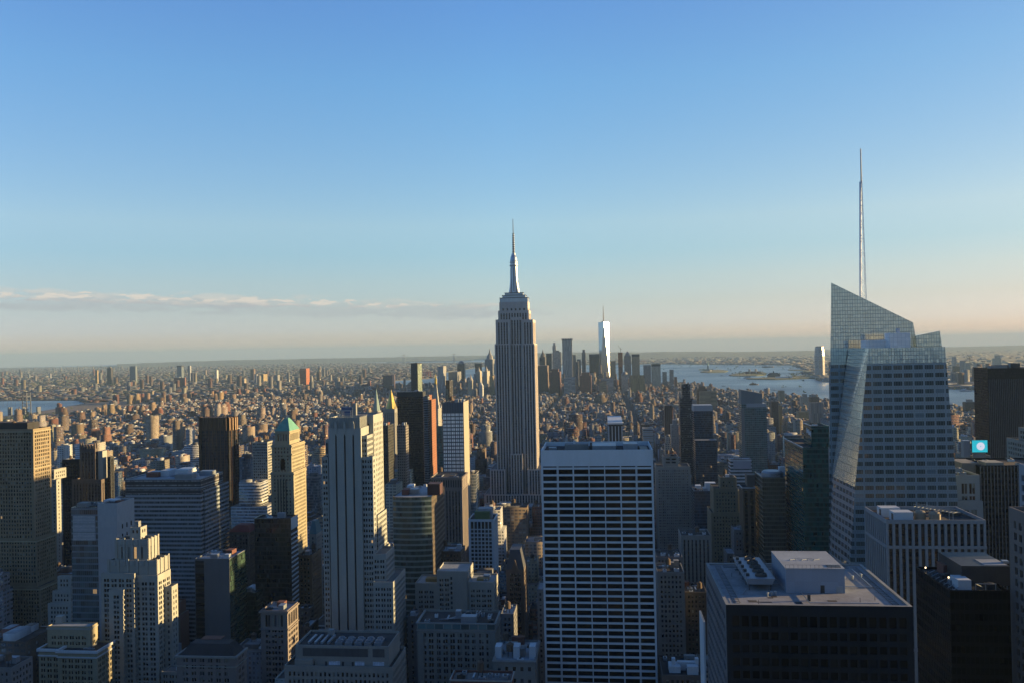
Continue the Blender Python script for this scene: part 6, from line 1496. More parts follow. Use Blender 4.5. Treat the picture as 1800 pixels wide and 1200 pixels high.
FAR = [
 # downtown, right of the mast-topped skyscraper
 (948, 958, 627, 5900, 961, "dark", 'a', "dark pointed tower peeping right of the mast-topped skyscraper", 'spire'),
 (954, 959, 636, 6000, None, "brown", 'a', "slim brown tower between the dark pointed tower and a dark slab", None),
 (960, 969, 621, 5700, 971, "dark", 'v', "dark flat topped slab in the downtown cluster, third from the mast-topped skyscraper", 'dark'),
 (971, 977, 607, 5500, None, "pale grey", 'g', "slim pale tower stepping above the downtown cluster", 'setback'),
 (974, 986, 618, 5450, None, "pale grey", 'g', "wider pale tower with rounded shoulder in the downtown cluster", 'box'),
 (988, 1005.5, 596, 5400, None, "pale grey", 'v', "tall grey ribbed tower with ragged crown, second highest downtown", 'crown'),
 (1006, 1012, 623, 5600, None, "grey", 'v', "plain grey tower hugging the tall ribbed tower", None),
 (1014, 1021, 631, 5800, None, "blue", 'g', "short blue tower in the gap right of the ribbed tower", None),
 (1022.5, 1029, 619, 5700, 1030, "grey", 'v', "slender grey tower with notched cap in mid gap", 'setback'),
 (1035.5, 1053, 622, 5600, 1055, "dark", 'v', "broad dark slab left of the gleaming white tower", 'dark'),
 (1072, 1082, 634, 5500, 1083, "tan", 'a', "tan block just right of the gleaming white tower", None),
 (1086.5, 1094, 619, 5300, 1096, "red brick", 'h', "red wrapped tower under construction with a crane on top", 'site'),
 (1097, 1109, 625, 5700, 1110, "grey", 'a', "grey tower with pyramid roof near the harbour", 'pyramid'),
 (1110.5, 1124, 622, 5500, 1125, "tan", 'a', "square stone tower with dark top beside the pyramid roofed one", 'dark'),
 (1131, 1144, 641, 5300, 1146, "grey", 'a', "grey office block left of the sunlit stone block by the bay", None),
 (1145, 1161, 639, 5200, 1164, "cream", 'b', "big sunlit stone block with dark top by the bay", 'dark'),
 (1164.5, 1172, 653, 5300, 1173, "blue", 'g', "small blue tower right of the sunlit stone block", None),
 (1177, 1184, 649, 5200, 1186, "grey", 'v', "rounded grey tower at the tip of the bay shore", None),
 (1185.5, 1190, 662, 5000, 1192.5, "red brick", 'a', "small red brick tower last before the open bay", None),
 (945, 962, 642, 4700, 965, "brown", 'a', "broad brown slab with lit edge right of the mast-topped skyscraper", None),
 (966, 984, 653, 4600, 990, "dark red", 'a', "dark red brick pile under the downtown towers", 'setback'),
 (991, 1011, 664, 4500, 1013, "pale grey", 'h', "pale banded block under the ribbed tower", None),
 (1019, 1039, 659, 4500, 1042, "red brick", 'b', "red brown brick mass below the broad dark slab", 'setback'),
 (1053, 1066, 669, 4300, 1070, "tan", 'h', "tan stepped block under the gleaming white tower", None),
 (1057, 1078, 664, 4600, None, "pale grey", 'h', "grey banded block with slanting roof behind the tan stepped block", None),
 (1092, 1104, 657, 4700, 1105, "pale grey", 'g', "pale glass tower with curved top under the red wrapped tower", 'dome'),
 (1108, 1133, 659, 4600, 1136, "ochre", 'v', "wide tan ribbed block below the square stone tower", None),
 # left of the mast-topped skyscraper
 (769, 779, 643, 5000, 784.5, "pale grey", 'v', "tall grey slab with sunlit edge rising left of the municipal towers", None),
 (788, 804, 653, 5100, 812, "grey", 'a', "grey slab with bright vertical edge left of the rounded dark tower", None),
 (803.5, 816, 639, 5600, 818, "dark", 'v', "dark rounded tower on the far shore left of the twin lit towers", 'dome'),
 (835, 845, 638, 5700, 847, "brown", 'a', "brown dark tower behind the twin lit towers", 'dark'),
 (852, 866, 631, 5800, 870, "grey", 'a', "tall grey pointed tower touching the mast-topped skyscraper", 'spire'),
 (837, 843, 652, 5000, 847, "cream", 'b', "cream lit tower with pinnacles, first of the lit pair", 'spire'),
 (849, 856, 652, 4900, 861, "cream", 'b', "cream lit pointed tower, second of the lit pair", 'spire'),
 (822, 830, 668, 4500, 833, "cream", 'a', "white campanile below the lit pair", 'spire'),
 (860, 866, 660, 4600, 869, "ochre", 'a', "ochre lit block against the mast-topped skyscraper", None),
 (842, 848, 676, 4300, 850, "white", 'a', "small white spired tower low by the mast-topped skyscraper", 'spire'),
 # Brooklyn side
 (188, 195, 646, 7600, 198.5, "dark", 'v', "dark apartment tower with lit cap, left of its blue twin across the river", 'box'),
 (228, 238, 643, 7800, 241, "blue", 'g', "tall blue tower across the river, highest on the left", None),
 (167, 171, 650, 7700, 173, "ochre", 'a', "slim ochre tower left of the dark riverside tower", None),
 (311, 319, 642, 8400, 323, "blue", 'g', "grey tower with a wide dark cap far beyond the bronze tower", 'dark'),
 (330, 334, 642, 8500, 336, "pale grey", 'a', "thin pale tower next to the dark capped tower", None),
 (378, 381, 650, 8000, 384, "white", 'a', "thin white tower over the distant flats beyond the bronze tower", None),
 (440, 446, 648, 8200, 449, "brown", 'a', "brown tower over the far flats left of the orange site", None),
 (457, 463, 657, 7900, 470, "ochre", 'a', "ochre lit tower between the brown tower and the orange site", None),
 (482, 488, 658, 7800, 492, "grey", 'a', "grey tower with lit flank just left of the orange site", None),
 (527, 538, 647, 6800, 544, "orange", 'h', "orange netted tower under construction with a crane across the river", 'site'),
 (306, 325, 663, 6600, 327, "red brick", 'a', "wide red brick block beneath the dark capped tower", None),
 (256, 268, 687, 5400, 272, "tan", 'a', "tan riverside housing slab, nearest of its row", None),
 (416, 428, 665, 6600, 433, "cream", 'h', "cream wide hospital block across the river", None),
 (545, 548, 660, 7000, None, "grey", 'a', "thin grey tower right beside the orange site", None),
 # right horizon
 (1675, 1681, 627, 7300, 1687, "pale grey", 'g', "pale capped tower, tallest left one on the far right shore", None),
 (1676, 1687, 643, 7000, None, "dark", 'v', "dark tower in front of the pale capped tower on the right shore", None),
 (1689, 1697, 633, 7100, 1698, "grey", 'a', "grey tower with a crane on the right shore", None),
 (1697.5, 1706, 637, 6900, 1707.5, "cream", 'a', "sunlit cream tower on the right shore", None),
 (1713, 1729, 637, 7900, None, "cream", 'a', "low cream block showing over the big dark slab tower", None),
 (1746, 1760, 629, 8200, None, "cream", 'a', "cream twin topped block above the big dark slab tower", 'setback'),
 (1693, 1703, 673, 5600, None, "pale grey", 'a', "pale tower standing at the right water edge", None),
 (1683, 1700, 714, 3300, 1679, "cream", 'a', "apartment block with a bright cream edge under the right hand water", None),
 (1697, 1716, 706, 3100, None, "dark", 'a', "dark apartment block beside the big dark slab tower", 'box'),
 # west side, mid distance
 (1225, 1243, 683, 3300, None, "brown", 'h', "big brown stepped warehouse near the river", 'setback'),
 (1230, 1260, 687, 3250, None, "tan", 'h', "tan banded warehouse block near the river", None),
 (1370, 1379, 686, 3600, 1367, "tan", 'a', "single tan tower on the river edge", None),
 (1408, 1421, 697, 3300, None, "cream", 'b', "cream lit twin block on the river edge near the glass spire tower", 'setback'),
 (1424, 1440, 697, 3200, None, "brown", 'a', "brown block beside the cream lit twin block", 'box'),
 (1403, 1423, 723, 2700, None, "ochre", 'a', "orange lit broad block below the river edge", None),
 (1425, 1447, 707, 2500, None, "grey", 'v', "grey tower rising behind the dark green glass tower", None),
 (1356, 1368, 705, 2300, None, "brown", 'a', "brown apartment tower right of the raked crown apartment tower", None),
 (1369, 1375, 712, 2350, None, "ochre", 'b', "thin ochre slab right of the brown apartment tower", None),
 (1168, 1182, 712, 1950, None, "brown", 'v', "dark brown tower left of the slim dark banded tower", None),
 (1180, 1193, 746, 1700, None, "grey", 'a', "grey tower with lit tank in front of the slim dark banded tower", 'box'),
 (1127, 1142, 745, 1750, None, "brown", 'v', "dark brown tower behind the white grid slab", None),
 (1130, 1148, 752, 1600, None, "white", 'h', "white banded apartment block behind the white grid slab", None),
]
for r in FAR: far_tower(*r)

def white_tower():
    """the far white tower whose chamfered face throws the sun back"""
    Y = 5800.0
    cx, cy = at(1061.5, 600, Y).x, Y
    z = gz(cx, cy); zt = at(1061.5, 566.5, Y).z; h = 30.5 * 1.12
    root = thing("gleaming_tower", "gleaming white tapered glass tower with mast, highest downtown", "skyscraper", (cx, cy, z))
    a0 = math.radians(2)
    def P(r, k, zz): a = a0 + k * math.pi / 4; return (cx + r * math.cos(a), cy + r * math.sin(a), zz)
    R = h * math.sqrt(2) * .97; zb = z + 56
    B = [P(R, 1 + 2 * k, zb) for k in range(4)]; T = [P(h * 1.05, 2 * k, zt) for k in range(4)]
    mb = MB()
    for k in range(4):
        b0, b1 = B[k], B[(k + 1) % 4]
        t1 = T[(k + 1) % 4]; t0 = T[k]
        mb.face([b0, b1, t1]); mb.face([t0, b0, t1][::1])
    mb.face(T)
    G = [P(R, 1 + 2 * k, z) for k in range(4)]
    for k in range(4): mb.face([G[k], G[(k + 1) % 4], B[(k + 1) % 4], B[k]])
    s = NT("mirror_glass"); s.put(Base_Color=(.36, .40, .44), Metallic=.8, Roughness=.24); mb.build("glass_wall", s.mat, root)
    mb = MB(); mb.lathe(cx, cy, [(17, zt - 1), (17, zt + 3), (14, zt + 4)], 0, 16); mb.lathe(cx, cy, [(3.4, zt + 4), (2.6, zt + 50), (1.2, at(1061, 537, Y).z)], 0, 6); mb.build("mast", METAL_DARK, root)
    FOOT.append((cx - 40, cx + 40, cy - 40, cy + 40)); SCREEN_RECTS.append((cx - 32, cx + 32, cy, cy + 40, zt))
    # the tower across the bay
    Y = 6900.0; a, b = at(1433.5, 609, Y), at(1449.5, 609, Y); cx, cy = (a.x + b.x) / 2, Y + 25; w = (b.x - a.x) / 2; z = gz(cx, cy)
    root = thing("bay_tower", "lone tapering tower standing across the bay", "skyscraper", (cx, cy, z))
    mb = MB(); mb.lathe(cx, cy, [(w * 1.12, z), (w * 1.12, at(1440, 625, Y).z), (w * .92, at(1440, 609, Y).z)], 0, 8, math.pi / 8); mb.build("wall", far_mat("pale grey", 'h'), root)
    part(root, "top_band", far_mat("dark", 'b'), (cx - w * .7, cx + w * .7, cy - 14, cy + 14, at(1440, 612, Y).z, at(1440, 608.2, Y).z))
    SCREEN_RECTS.append((a.x, b.x, Y, Y + 40, a.z))
white_tower()

def crane(px, py, Y, label, h):
    p = at(px, py, Y); root = thing("tower_crane", label, "crane", tuple(p)); mb = MB()
    mb.bar(p - Z_ * 6, p + Z_ * h, 1.2); mb.build("crane_mast", METAL_DARK, root)
    mb = MB(); mb.bar(p + Z_ * h * .6, p + Vector((-h * .5, 0, h * 1.5)), .9); mb.bar(p + Z_ * h * .6, p + Vector((h * .3, 0, h * .7)), 1.2); mb.build("jib", METAL_DARK, root)
crane(1091, 619, 5310, "small crane on the red wrapped tower downtown", 30)
crane(535, 647, 6810, "pale crane on top of the orange netted tower", 55)
crane(1704.5, 637, 6910, "dark crane among the towers on the right shore", 55)

def bridges():
    steel = wall_mat("bridge_steel", (.17, .18, .2), .7, .15)
    # near river bridge with lattice tower
    Y = 4500.0
    A = on_ground(47, 727); d0 = at(-260, 721, 4450); d1 = at(132, 711.5, 4600)
    root = thing("suspension_bridge", "grey suspension bridge with lattice tower crossing the river at the left", "bridge", (A.x, A.y, A.z))
    Yt = A.y; ztop = at(47, 689.5, Yt).z; zd = at(47, 712.5, Yt).z
    mb = MB()
    for s in (-12, 12):
        for k in (-14, 14):
            mb.bar((A.x + s, A.y + k, A.z - 4), (A.x + s * .75, A.y + k, ztop), 2.3)
    for k in range(7):
        z = A.z + (ztop - A.z) * (k + .6) / 7
        for s in (-14, 14): mb.bar((A.x - 11, A.y + s, z), (A.x + 11, A.y + s, z), 1.0)
        for s in (-10, 10): mb.bar((A.x + s, A.y - 14, z), (A.x + s, A.y + 14, z), 1.0)
        mb.bar((A.x - 11, A.y - 14, z), (A.x + 11, A.y - 14, z + (ztop - A.z) / 7), .8)
    mb.build("bridge_tower", steel, root)
    mb = MB(); x0, x1 = d0.x, d1.x
    mb.box(x0, x1, A.y - 16, A.y + 16, zd - 5, zd + 4, 0, None, True); mb.build("deck", steel, root)
    for s in (-15, 15):
        mb = MB(); L = 480.0
        def zc(t): return zd + 8 + (ztop - zd - 8) * t * t
        N = 14
        for sg, ln in ((-1, L), (1, x1 - A.x)):
            pts = [(A.x + sg * ln * (1 - k / N), A.y + s, zc(k / N)) for k in range(N + 1)]
            for p, q in zip(pts, pts[1:]): mb.bar(p, q, .9)
            for p in pts[::2]: mb.bar(p, (p[0], p[1], zd), .3)
        mb.build("cable", steel, root)
    for k in range(5):
        x = A.x + 60 + k * (x1 - A.x - 60) / 5; mb = MB(); mb.box(x - 3, x + 3, A.y - 12, A.y + 12, A.z - 4, zd - 5.02); mb.build("pier", steel, root)
    # far harbour bridge
    Y = 16500.0
    t0, t1 = at(709.5, 622.5, Y), at(798, 621, Y)
    za = gz(t0.x, Y); zd = za + 68
    root = thing("suspension_bridge", "faint long suspension bridge with two tall towers on the horizon", "bridge", ((t0.x + t1.x) / 2, Y, za))
    pale = wall_mat("pale_bridge_steel", (.42, .43, .44), .7, .1)
    for p in (t0, t1):
        mb = MB()
        for s in (-13, 13): mb.bar((p.x + s, Y, za - 5), (p.x + s, Y, p.z), 8)
        for z in (p.z - 8, zd - 6): mb.bar((p.x - 13, Y, z), (p.x + 13, Y, z), 7)
        mb.build("bridge_tower", pale, root)
    span = t1.x - t0.x; mb = MB(); mb.box(t0.x - span * .35, t1.x + span * .35, Y - 15, Y + 15, zd - 8, zd + 3, 0, None, True); mb.build("deck", pale, root)
    mb = MB(); N = 16
    pts = [(t0.x + span * k / N, Y, zd + 6 + (t0.z - zd - 6) * (2 * k / N - 1) ** 2) for k in range(N + 1)]
    pts = [(t0.x - span * .35, Y, zd)] + pts + [(t1.x + span * .35, Y, zd)]
    for p, q in zip(pts, pts[1:]): mb.bar(p, q, 1.6)
    mb.build("cable", pale, root)
bridges()

def harbour():
    ver = wall_mat("verdigris_bronze", (.25, .40, .34), .7, .1)
    p = on_ground(1244.5, 651.3, 2.0); x, y, z = p
    root = thing("statue", "tiny green statue with raised arm on a stone pedestal in the bay", "statue", (x, y, z)); k = 1.15
    mb = MB(); mb.lathe(x, y, [(34 * k, z - 3), (32 * k, z + 9 * k)], 0, 11); mb.lathe(x, y, [(13 * k, z + 9 * k), (10 * k, z + 20 * k), (8.5 * k, z + 46 * k), (9.5 * k, z + 47 * k)], 0, 4, math.pi / 4); mb.build("pedestal", LIME, root)
    mb = MB(); mb.lathe(x, y, [(6 * k, z + 47 * k), (5.4 * k, z + 60 * k), (4.2 * k, z + 70 * k), (4.6 * k, z + 76 * k), (2 * k, z + 79 * k), (2.4 * k, z + 82 * k), (1.6 * k, z + 86 * k), (.2, z + 87 * k)], 0, 12)
    mb.bar((x - 3.6 * k, y, z + 75 * k), (x - 5.6 * k, y, z + 90 * k), 1.5 * k, 0, 6); mb.bar((x - 5.6 * k, y, z + 90 * k), (x - 5.8 * k, y, z + 95 * k), 1.2 * k, 0, 6, .3); mb.bar((x + 3.4 * k, y, z + 74 * k), (x + 4.2 * k, y - 1, z + 66 * k), 1.4 * k, 0, 6)
    mb.build("figure", ver, root)
    p = on_ground(1323, 656, 2); x, y, z = p
    root = thing("island_hall", "red brick island hall with four turrets", "building", (x, y, z)); mb = MB(); mb.box(x - 60, x + 60, y - 25, y + 25, z - 1, z + 20); mb.build("wall", BRICK_RED, root)
    for i, (dx, dy) in enumerate(((-28, -25), (28, -25), (-28, 25), (28, 25))):
        mb = MB(); mb.lathe(x + dx, y + dy, [(6, z), (6, z + 36), (0, z + 46)], 0, 8); mb.build("turret", LIME_PALE, root)
    p = on_ground(1360, 662, 2); x, y, z = p
    root = thing("terminal", "dark steep roofed terminal with small clock turret on the park shore", "building", (x, y, z)); mb = MB(); mb.box(x - 45, x + 45, y - 25, y + 25, z - 1, z + 16); mb.build("wall", BROWN_STONE, root)
    mb = MB(); mb.face([(x - 46, y - 26, z + 16), (x + 46, y - 26, z + 16), (x + 30, y, z + 34), (x - 30, y, z + 34)]); mb.face([(x + 46, y + 26, z + 16), (x - 46, y + 26, z + 16), (x - 30, y, z + 34), (x + 30, y, z + 34)]); mb.face([(x + 46, y - 26, z + 16), (x + 46, y + 26, z + 16), (x + 30, y, z + 34)]); mb.face([(x - 46, y + 26, z + 16), (x - 46, y - 26, z + 16), (x - 30, y, z + 34)]); mb.build("roof", ROOF_TAR, root)
    mb = MB(); mb.lathe(x, y, [(4, z + 34), (4, z + 44), (0, z + 52)], 0, 4); mb.build("turret", ROOF_TAR, root)
    p = on_ground(1378, 663.5, 2); x, y, z = p; root = thing("shed", "long white shed beside the dark roofed terminal", "building", (x, y, z)); mb = MB(); mb.box(x - 60, x + 60, y - 15, y + 15, z - 1, z + 11); mb.build("wall", WHITE_PAINT, root)
    boats = [(1325, 675.8, 60, (.30, .16, .08), "broad orange brown ferry in the middle of the bay", "ferry"), (1269, 659.8, 34, (.5, .5, .5), "small pale boat in front of the statue island", "boat"), (1272, 678, 24, (.08, .08, .09), "little dark boat left of the ferry", "boat"),
             (1315, 664.3, 70, (.62, .62, .60), "white ferry at the tip of the park shore", "ferry"), (1291, 661.5, 26, (.55, .55, .55), "white boat off the brick hall island", "boat"), (1350, 645, 130, (.1, .08, .07), "far dark freighter at anchor in the upper bay", "ship"), (1362, 685, 22, (.12, .12, .12), "dark tug near the river edge tower", "boat"), (1193, 655, 26, (.6, .6, .6), "bright boat beside the rounded grey tower", "boat"), (1698, 687, 60, (.5, .5, .5), "grey moored ship on the right hand water", "ship")]
    for px, py, L, c, lab, nm in boats:
        p = on_ground(px, py, -4.0); x, y, z = p; z += .1
        root = thing(nm, lab, "boat", (x, y, z)); hm = wall_mat(nm + "_hull", c, .6, .1)
        w = L * .13; mb = MB()
        st = [(-.5, .75), (-.3, 1), (.2, 1), (.42, .6), (.5, .05)]
        for (a, wa), (b_, wb) in zip(st, st[1:]):
            for s in (-1, 1):
                q = [(x + a * L, y + s * w * wa * .8, z - 1), (x + b_ * L, y + s * w * wb * .8, z - 1), (x + b_ * L, y + s * w * wb, z + L * .09), (x + a * L, y + s * w * wa, z + L * .09)]
                mb.face(q if s < 0 else q[::-1])
            mb.face([(x + a * L, y - w * wa, z + L * .09), (x + b_ * L, y - w * wb, z + L * .09), (x + b_ * L, y + w * wb, z + L * .09), (x + a * L, y + w * wa, z + L * .09)])
        mb.build("hull", hm, root)
        mb = MB(); k = L * .09 + z; mb.box(x - L * .36, x + L * (.24 if nm == "ferry" else -.1), y - w * .75, y + w * .75, k, k + L * .09); mb.box(x - L * .2, x + L * .02, y - w * .5, y + w * .5, k + L * .09, k + L * .14); mb.build("cabin", WHITE_PAINT if nm != "ferry" else hm, root)
        mb = MB(); mb.lathe(x - L * .1, y, [(w * .22, k + L * .1), (w * .2, k + L * .24)], 0, 8); mb.build("funnel", METAL_DARK, root)
harbour()

# ------------------------------------------------------------------ the fabric of the city
FC = [facade_mat("city_punched", (1, 1, 1), attr=True, pu=2.9, pv=3.4, wu=.48, wv=.5, lit=.0003, grough=.15),
      facade_mat("city_wide_windows", (1, 1, 1), attr=True, pu=4.4, pv=3.6, wu=.68, wv=.52, mull=2, lit=.0003, grough=.15),
      facade_mat("city_bands", (1, 1, 1), attr=True, pu=1.6, pv=3.7, wu=.95, wv=.48, grough=.12, lit=.0004),
      facade_mat("city_glass", (1, 1, 1), attr=True, pu=1.8, pv=3.7, wu=.92, wv=.78, glass=(.03, .045, .055), gmetal=.3, grough=.12, jit=.03, lit=.0004),
      facade_mat("city_sparse", (1, 1, 1), attr=True, pu=7.5, pv=3.5, wu=.17, wv=.45, grough=.2),
      facade_mat("city_blank", (1, 1, 1), attr=True, pu=60, pv=60, wu=.0, wv=.0, pblind=0, var=.35)]
def roof_attr():
    s = NT("city_roof"); a = s.N.new("ShaderNodeAttribute"); a.attribute_name = "Col"; g = s.N.new("ShaderNodeNewGeometry")
    n = s.mr(s.noise(g.outputs["Position"], .18, 5, .7), .3, .7, .6, 1.25); s.put(Base_Color=s.mix(1.0, s.mix(1.0, a.outputs["Color"], ALB, 'MULTIPLY'), n, 'MULTIPLY'), Roughness=.9); return s.mat
FC.append(roof_attr())
ROOFI = 6
def boxes_mesh(name, B, base=(0, 0, 0), mats=None):
    """B: array of x0 x1 y0 y1 z0 z1, wall rgb, roof rgb, material of the street walls, material of the party walls"""
    B = np.asarray(B, dtype=np.float64); n = len(B)
    x0, x1, y0, y1, z0, z1 = (B[:, i] for i in range(6))
    V = np.stack([np.stack(c, 1) for c in ((x0, y0, z0), (x1, y0, z0), (x1, y1, z0), (x0, y1, z0), (x0, y0, z1), (x1, y0, z1), (x1, y1, z1), (x0, y1, z1))], 1).reshape(-1, 3) - np.array(base)
    F = np.array([(0, 1, 5, 4), (1, 2, 6, 5), (2, 3, 7, 6), (3, 0, 4, 7), (4, 5, 6, 7)])
    idx = (np.arange(n)[:, None, None] * 8 + F[None]).reshape(-1)
    me = bpy.data.meshes.new(name); me.vertices.add(n * 8); me.vertices.foreach_set("co", V.ravel().astype(np.float32))
    me.loops.add(n * 20); me.loops.foreach_set("vertex_index", idx.astype(np.int32))
    me.polygons.add(n * 5); me.polygons.foreach_set("loop_start", np.arange(0, n * 20, 4, dtype=np.int32)); me.polygons.foreach_set("loop_total", np.full(n * 5, 4, dtype=np.int32))
    w, d = x1 - x0, y1 - y0; o = np.zeros(n)
    def q(u0, u1, v0, v1): return np.stack([u0, v0, u1, v0, u1, v1, u0, v1], 1)
    uv = np.stack([q(o, w, z0, z1), q(o, d, z0, z1), q(o, w, z0, z1), q(o, d, z0, z1), q(x0, x1, y0, y1)], 1)
    mi = np.stack([B[:, 12], B[:, 13], B[:, 12], B[:, 13], np.full(n, ROOFI)], 1).astype(np.int32)
    for m in (mats or FC): me.materials.append(m)
    me.polygons.foreach_set("material_index", mi.ravel())
    l = me.uv_layers.new(name="UVMap"); l.data.foreach_set("uv", uv.ravel().astype(np.float32))
    ones = np.ones((n, 1)); wc, rc = np.hstack([B[:, 6:9], ones]), np.hstack([B[:, 9:12], ones])
    col = np.stack([wc, wc, wc, wc, rc], 1); col = np.repeat(col.reshape(-1, 4), 4, axis=0)
    a = me.color_attributes.new("Col", 'FLOAT_COLOR', 'CORNER'); a.data.foreach_set("color", col.ravel().astype(np.float32))
    me.update(calc_edges=True)
    ob = bpy.data.objects.new(name, me); COL.objects.link(ob); ob.location = base
    return ob

AVE = [-2350, -2130, -1910, -1690, -1480, -1300, -1120, -935, -745, -610, -475, -345, -215, 108, 385, 660, 940, 1215, 1480, 1720]
SHORE = [on_ground(x, y) for x, y in NEAR_SHORE]
SHORE_A = sorted((math.degrees(math.atan2(p.x, p.y)), math.hypot(p.x, p.y)) for p in SHORE)
def on_island(x, y, m=40):
    return math.hypot(x, y) + m < lerp_poly(SHORE_A, math.degrees(math.atan2(x, y)))
PARKS = [(-205, 98, 560 + 20, 560 + 20)]
def rects_free(x0, x1, y0, y1, m=2.0):
    for a, b, c, d in FOOT_A[max(0, 0):]:
        if x0 < b + m and x1 > a - m and y0 < d + m and y1 > c - m: return False
    return True
FOOT_A = list(FOOT)
# what the photograph keeps in view: (px from, px to, highest px y that nearer fill may reach, nearer than)
GUARD = [(-300, 2100, 1204, 425), (925, 1170, 1260, 489), (848, 950, 893, 1190), (470, 542, 935, 780), (340, 420, 850, 1000), (755, 828, 965, 870), (686, 785, 1010, 650), (690, 770, 800, 1290), (440, 482, 830, 1010), (104, 205, 900, 845), (87, 110, 1010, 810), (0, 110, 1130, 700),
         (215, 405, 1060, 730), (1150, 1216, 980, 1040), (1190, 1262, 862, 1380), (1300, 1352, 810, 1250), (1278, 1325, 880, 1150), (1248, 1305, 990, 850), (1376, 1460, 985, 720), (1700, 1800, 780, 1230), (1060, 1096, 790, 1370),
         (540, 700, 1130, 560), (815, 880, 1020, 770), (1450, 1690, 1000, 480), (1325, 1382, 985, 770), (664, 720, 850, 1050), (1030, 1200, 985, 1040), (1150, 1245, 1090, 640), (1300, 1330, 985, 790), (520, 565, 990, 640), (1690, 1745, 835, 700),
         (1680, 1712, 800, 2900), (1163, 1195, 800, 1600)]
# sunlit flanks the photograph shows: face x, y from, y to, lowest lit height
SUNNY = [(-292, 493, 516, 60), (-256, 518, 548, 60), (-452, 716, 748, 148), (-290, 788, 836, 96)]
def sun_cap(x0, x1, y0, y1, h):
    for fx, ya, yb, z in SUNNY:
        d0, d1 = max(0, x0 - fx), x1 - fx
        if d1 <= 0: continue
        k = math.cos(SUN_AZ) / math.sin(SUN_AZ)
        if y1 > ya + k * d0 and y0 < yb + k * d1: h = min(h, z + math.tan(SUN_EL) * d0 - 1)
    return h
def guard_height(x0, x1, y, h):
    a, b = to_px(x0, y, h), to_px(x1, y, h)
    if a is None: return h
    for g0, g1, gy, gd in GUARD:
        if y < gd and b[0] > g0 and a[0] < g1:
            zmax = at((max(a[0], g0) + min(b[0], g1)) / 2, gy, y).z
            h = min(h, zmax)
    return h
WALLC = [("red brick", .19), ("tan", .17), ("cream", .11), ("grey", .19), ("brown", .17), ("white", .06), ("ochre", .03), ("pale grey", .10)]
def pick_col(rr, w=WALLC):
    t = rr.random() * sum(p for _, p in w)
    for c, p in w:
        t -= p
        if t <= 0: break
    k = rr.uniform(.75, 1.2); b = PAL[c]; return c, tuple(min(.75, v * k * rr.uniform(.94, 1.06)) for v in b)
ROOFC = [(.06, .06, .065), (.06, .06, .065), (.12, .12, .125), (.2, .2, .205), (.30, .30, .31), (.42, .42, .43), (.22, .18, .15), (.58, .58, .58)]
class Bd: pass
CITY = []
def add_building(rr, x0, x1, y0, y1, h, style=None, col=None):
    b = Bd(); z = gz((x0 + x1) / 2, y0); b.x0, b.x1, b.y0, b.y1, b.h = x0, x1, y0, y1, h
    b.cname, c = col or pick_col(rr); rc = rr.choice(ROOFC)
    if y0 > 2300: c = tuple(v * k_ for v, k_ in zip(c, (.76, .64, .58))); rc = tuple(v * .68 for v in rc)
    m = style if style is not None else (rr.choice((0, 0, 0, 1, 1, 2)) if h < 75 else rr.choice((0, 1, 1, 2, 2, 3)))
    if m == 3: c = tuple(v * .35 + .03 for v in c); b.cname = "dark glass"
    s = m if rr.random() < .45 else (4 if rr.random() < .5 else 5)
    if m in (2, 3): s = m
    b.setback = h > 38 and rr.random() < .45
    bx = []
    w, d = x1 - x0, y1 - y0
    if b.setback:
        f = rr.uniform(.6, .85); i, j = w * rr.uniform(.08, .2), d * rr.uniform(.08, .2)
        bx.append((x0, x1, y0, y1, z - 1, z + h * f, *c, *rc, m, s)); top = (x0 + i, x1 - i, y0 + j, y1 - j * .3, z + h * f - .5, z + h)
        bx.append((*top, *c, *rc, m, s))
    else:
        top = (x0, x1, y0, y1, z - 1, z + h); bx.append((*top, *c, *rc, m, s))
    # parapet rim as four low walls, bulkheads and small plant
    tx0, tx1, ty0, ty1, _, tz = top
    w, d = tx1 - tx0, ty1 - ty0
    b.top = top; b.tank = False
    if y0 < 2600 and w > 6 and d > 6:
        t = .5
        for q in ((tx0, tx1, ty0, ty0 + t), (tx0, tx1, ty1 - t, ty1), (tx0, tx0 + t, ty0 + t, ty1 - t), (tx1 - t, tx1, ty0 + t, ty1 - t)): bx.append((*q, tz - .02, tz + 1.1, *c, *c, 5, 5))
    n = (rr.randint(1, 3) if w * d > 350 else rr.randint(0, 2)) if y0 < 4500 else rr.randint(0, 1)
    for _ in range(n):
        sx, sy = rr.uniform(.10, .24) * w, rr.uniform(.12, .26) * d
        cx, cy = rr.uniform(tx0 + sx + .8, tx1 - sx - .8), rr.uniform(ty0 + sy + .8, ty1 - sy - .8)
        kc = rr.choice((c, (.3, .3, .3), (.55, .55, .55), (.2, .1, .08), (.12, .12, .12)))
        bx.append((cx - sx, cx + sx, cy - sy, cy + sy, tz - .02, tz + rr.uniform(2.2, 5.5), *kc, *rr.choice(ROOFC), 5, 5))
    if y0 < 2200:
        for _ in range(rr.randint(1, 5)):
            sx, sy = rr.uniform(.5, 1.5), rr.uniform(.5, 1.5)
            if w < 6 or d < 6: continue
            cx, cy = rr.uniform(tx0 + 2, tx1 - 2), rr.uniform(ty0 + 2, ty1 - 2); kc = rr.choice(((.5, .5, .52), (.65, .65, .65), (.1, .1, .11)))
            bx.append((cx - sx, cx + sx, cy - sy, cy + sy, tz - .02, tz + rr.uniform(1, 2.2), *kc, *kc, 5, 5))
    if rr.random() < .45 and y0 < 3400 and h > 16 and w > 8: b.tank = (rr.uniform(tx0 + 3, tx1 - 3), rr.uniform(ty0 + 3, ty1 - 3), tz, rr.uniform(2.5, 5.5))
    b.boxes = bx
    CITY.append(b); return b
def ln(rr, mean, sig=.42): return mean * math.exp(rr.gauss(0, sig) - sig * sig / 2)
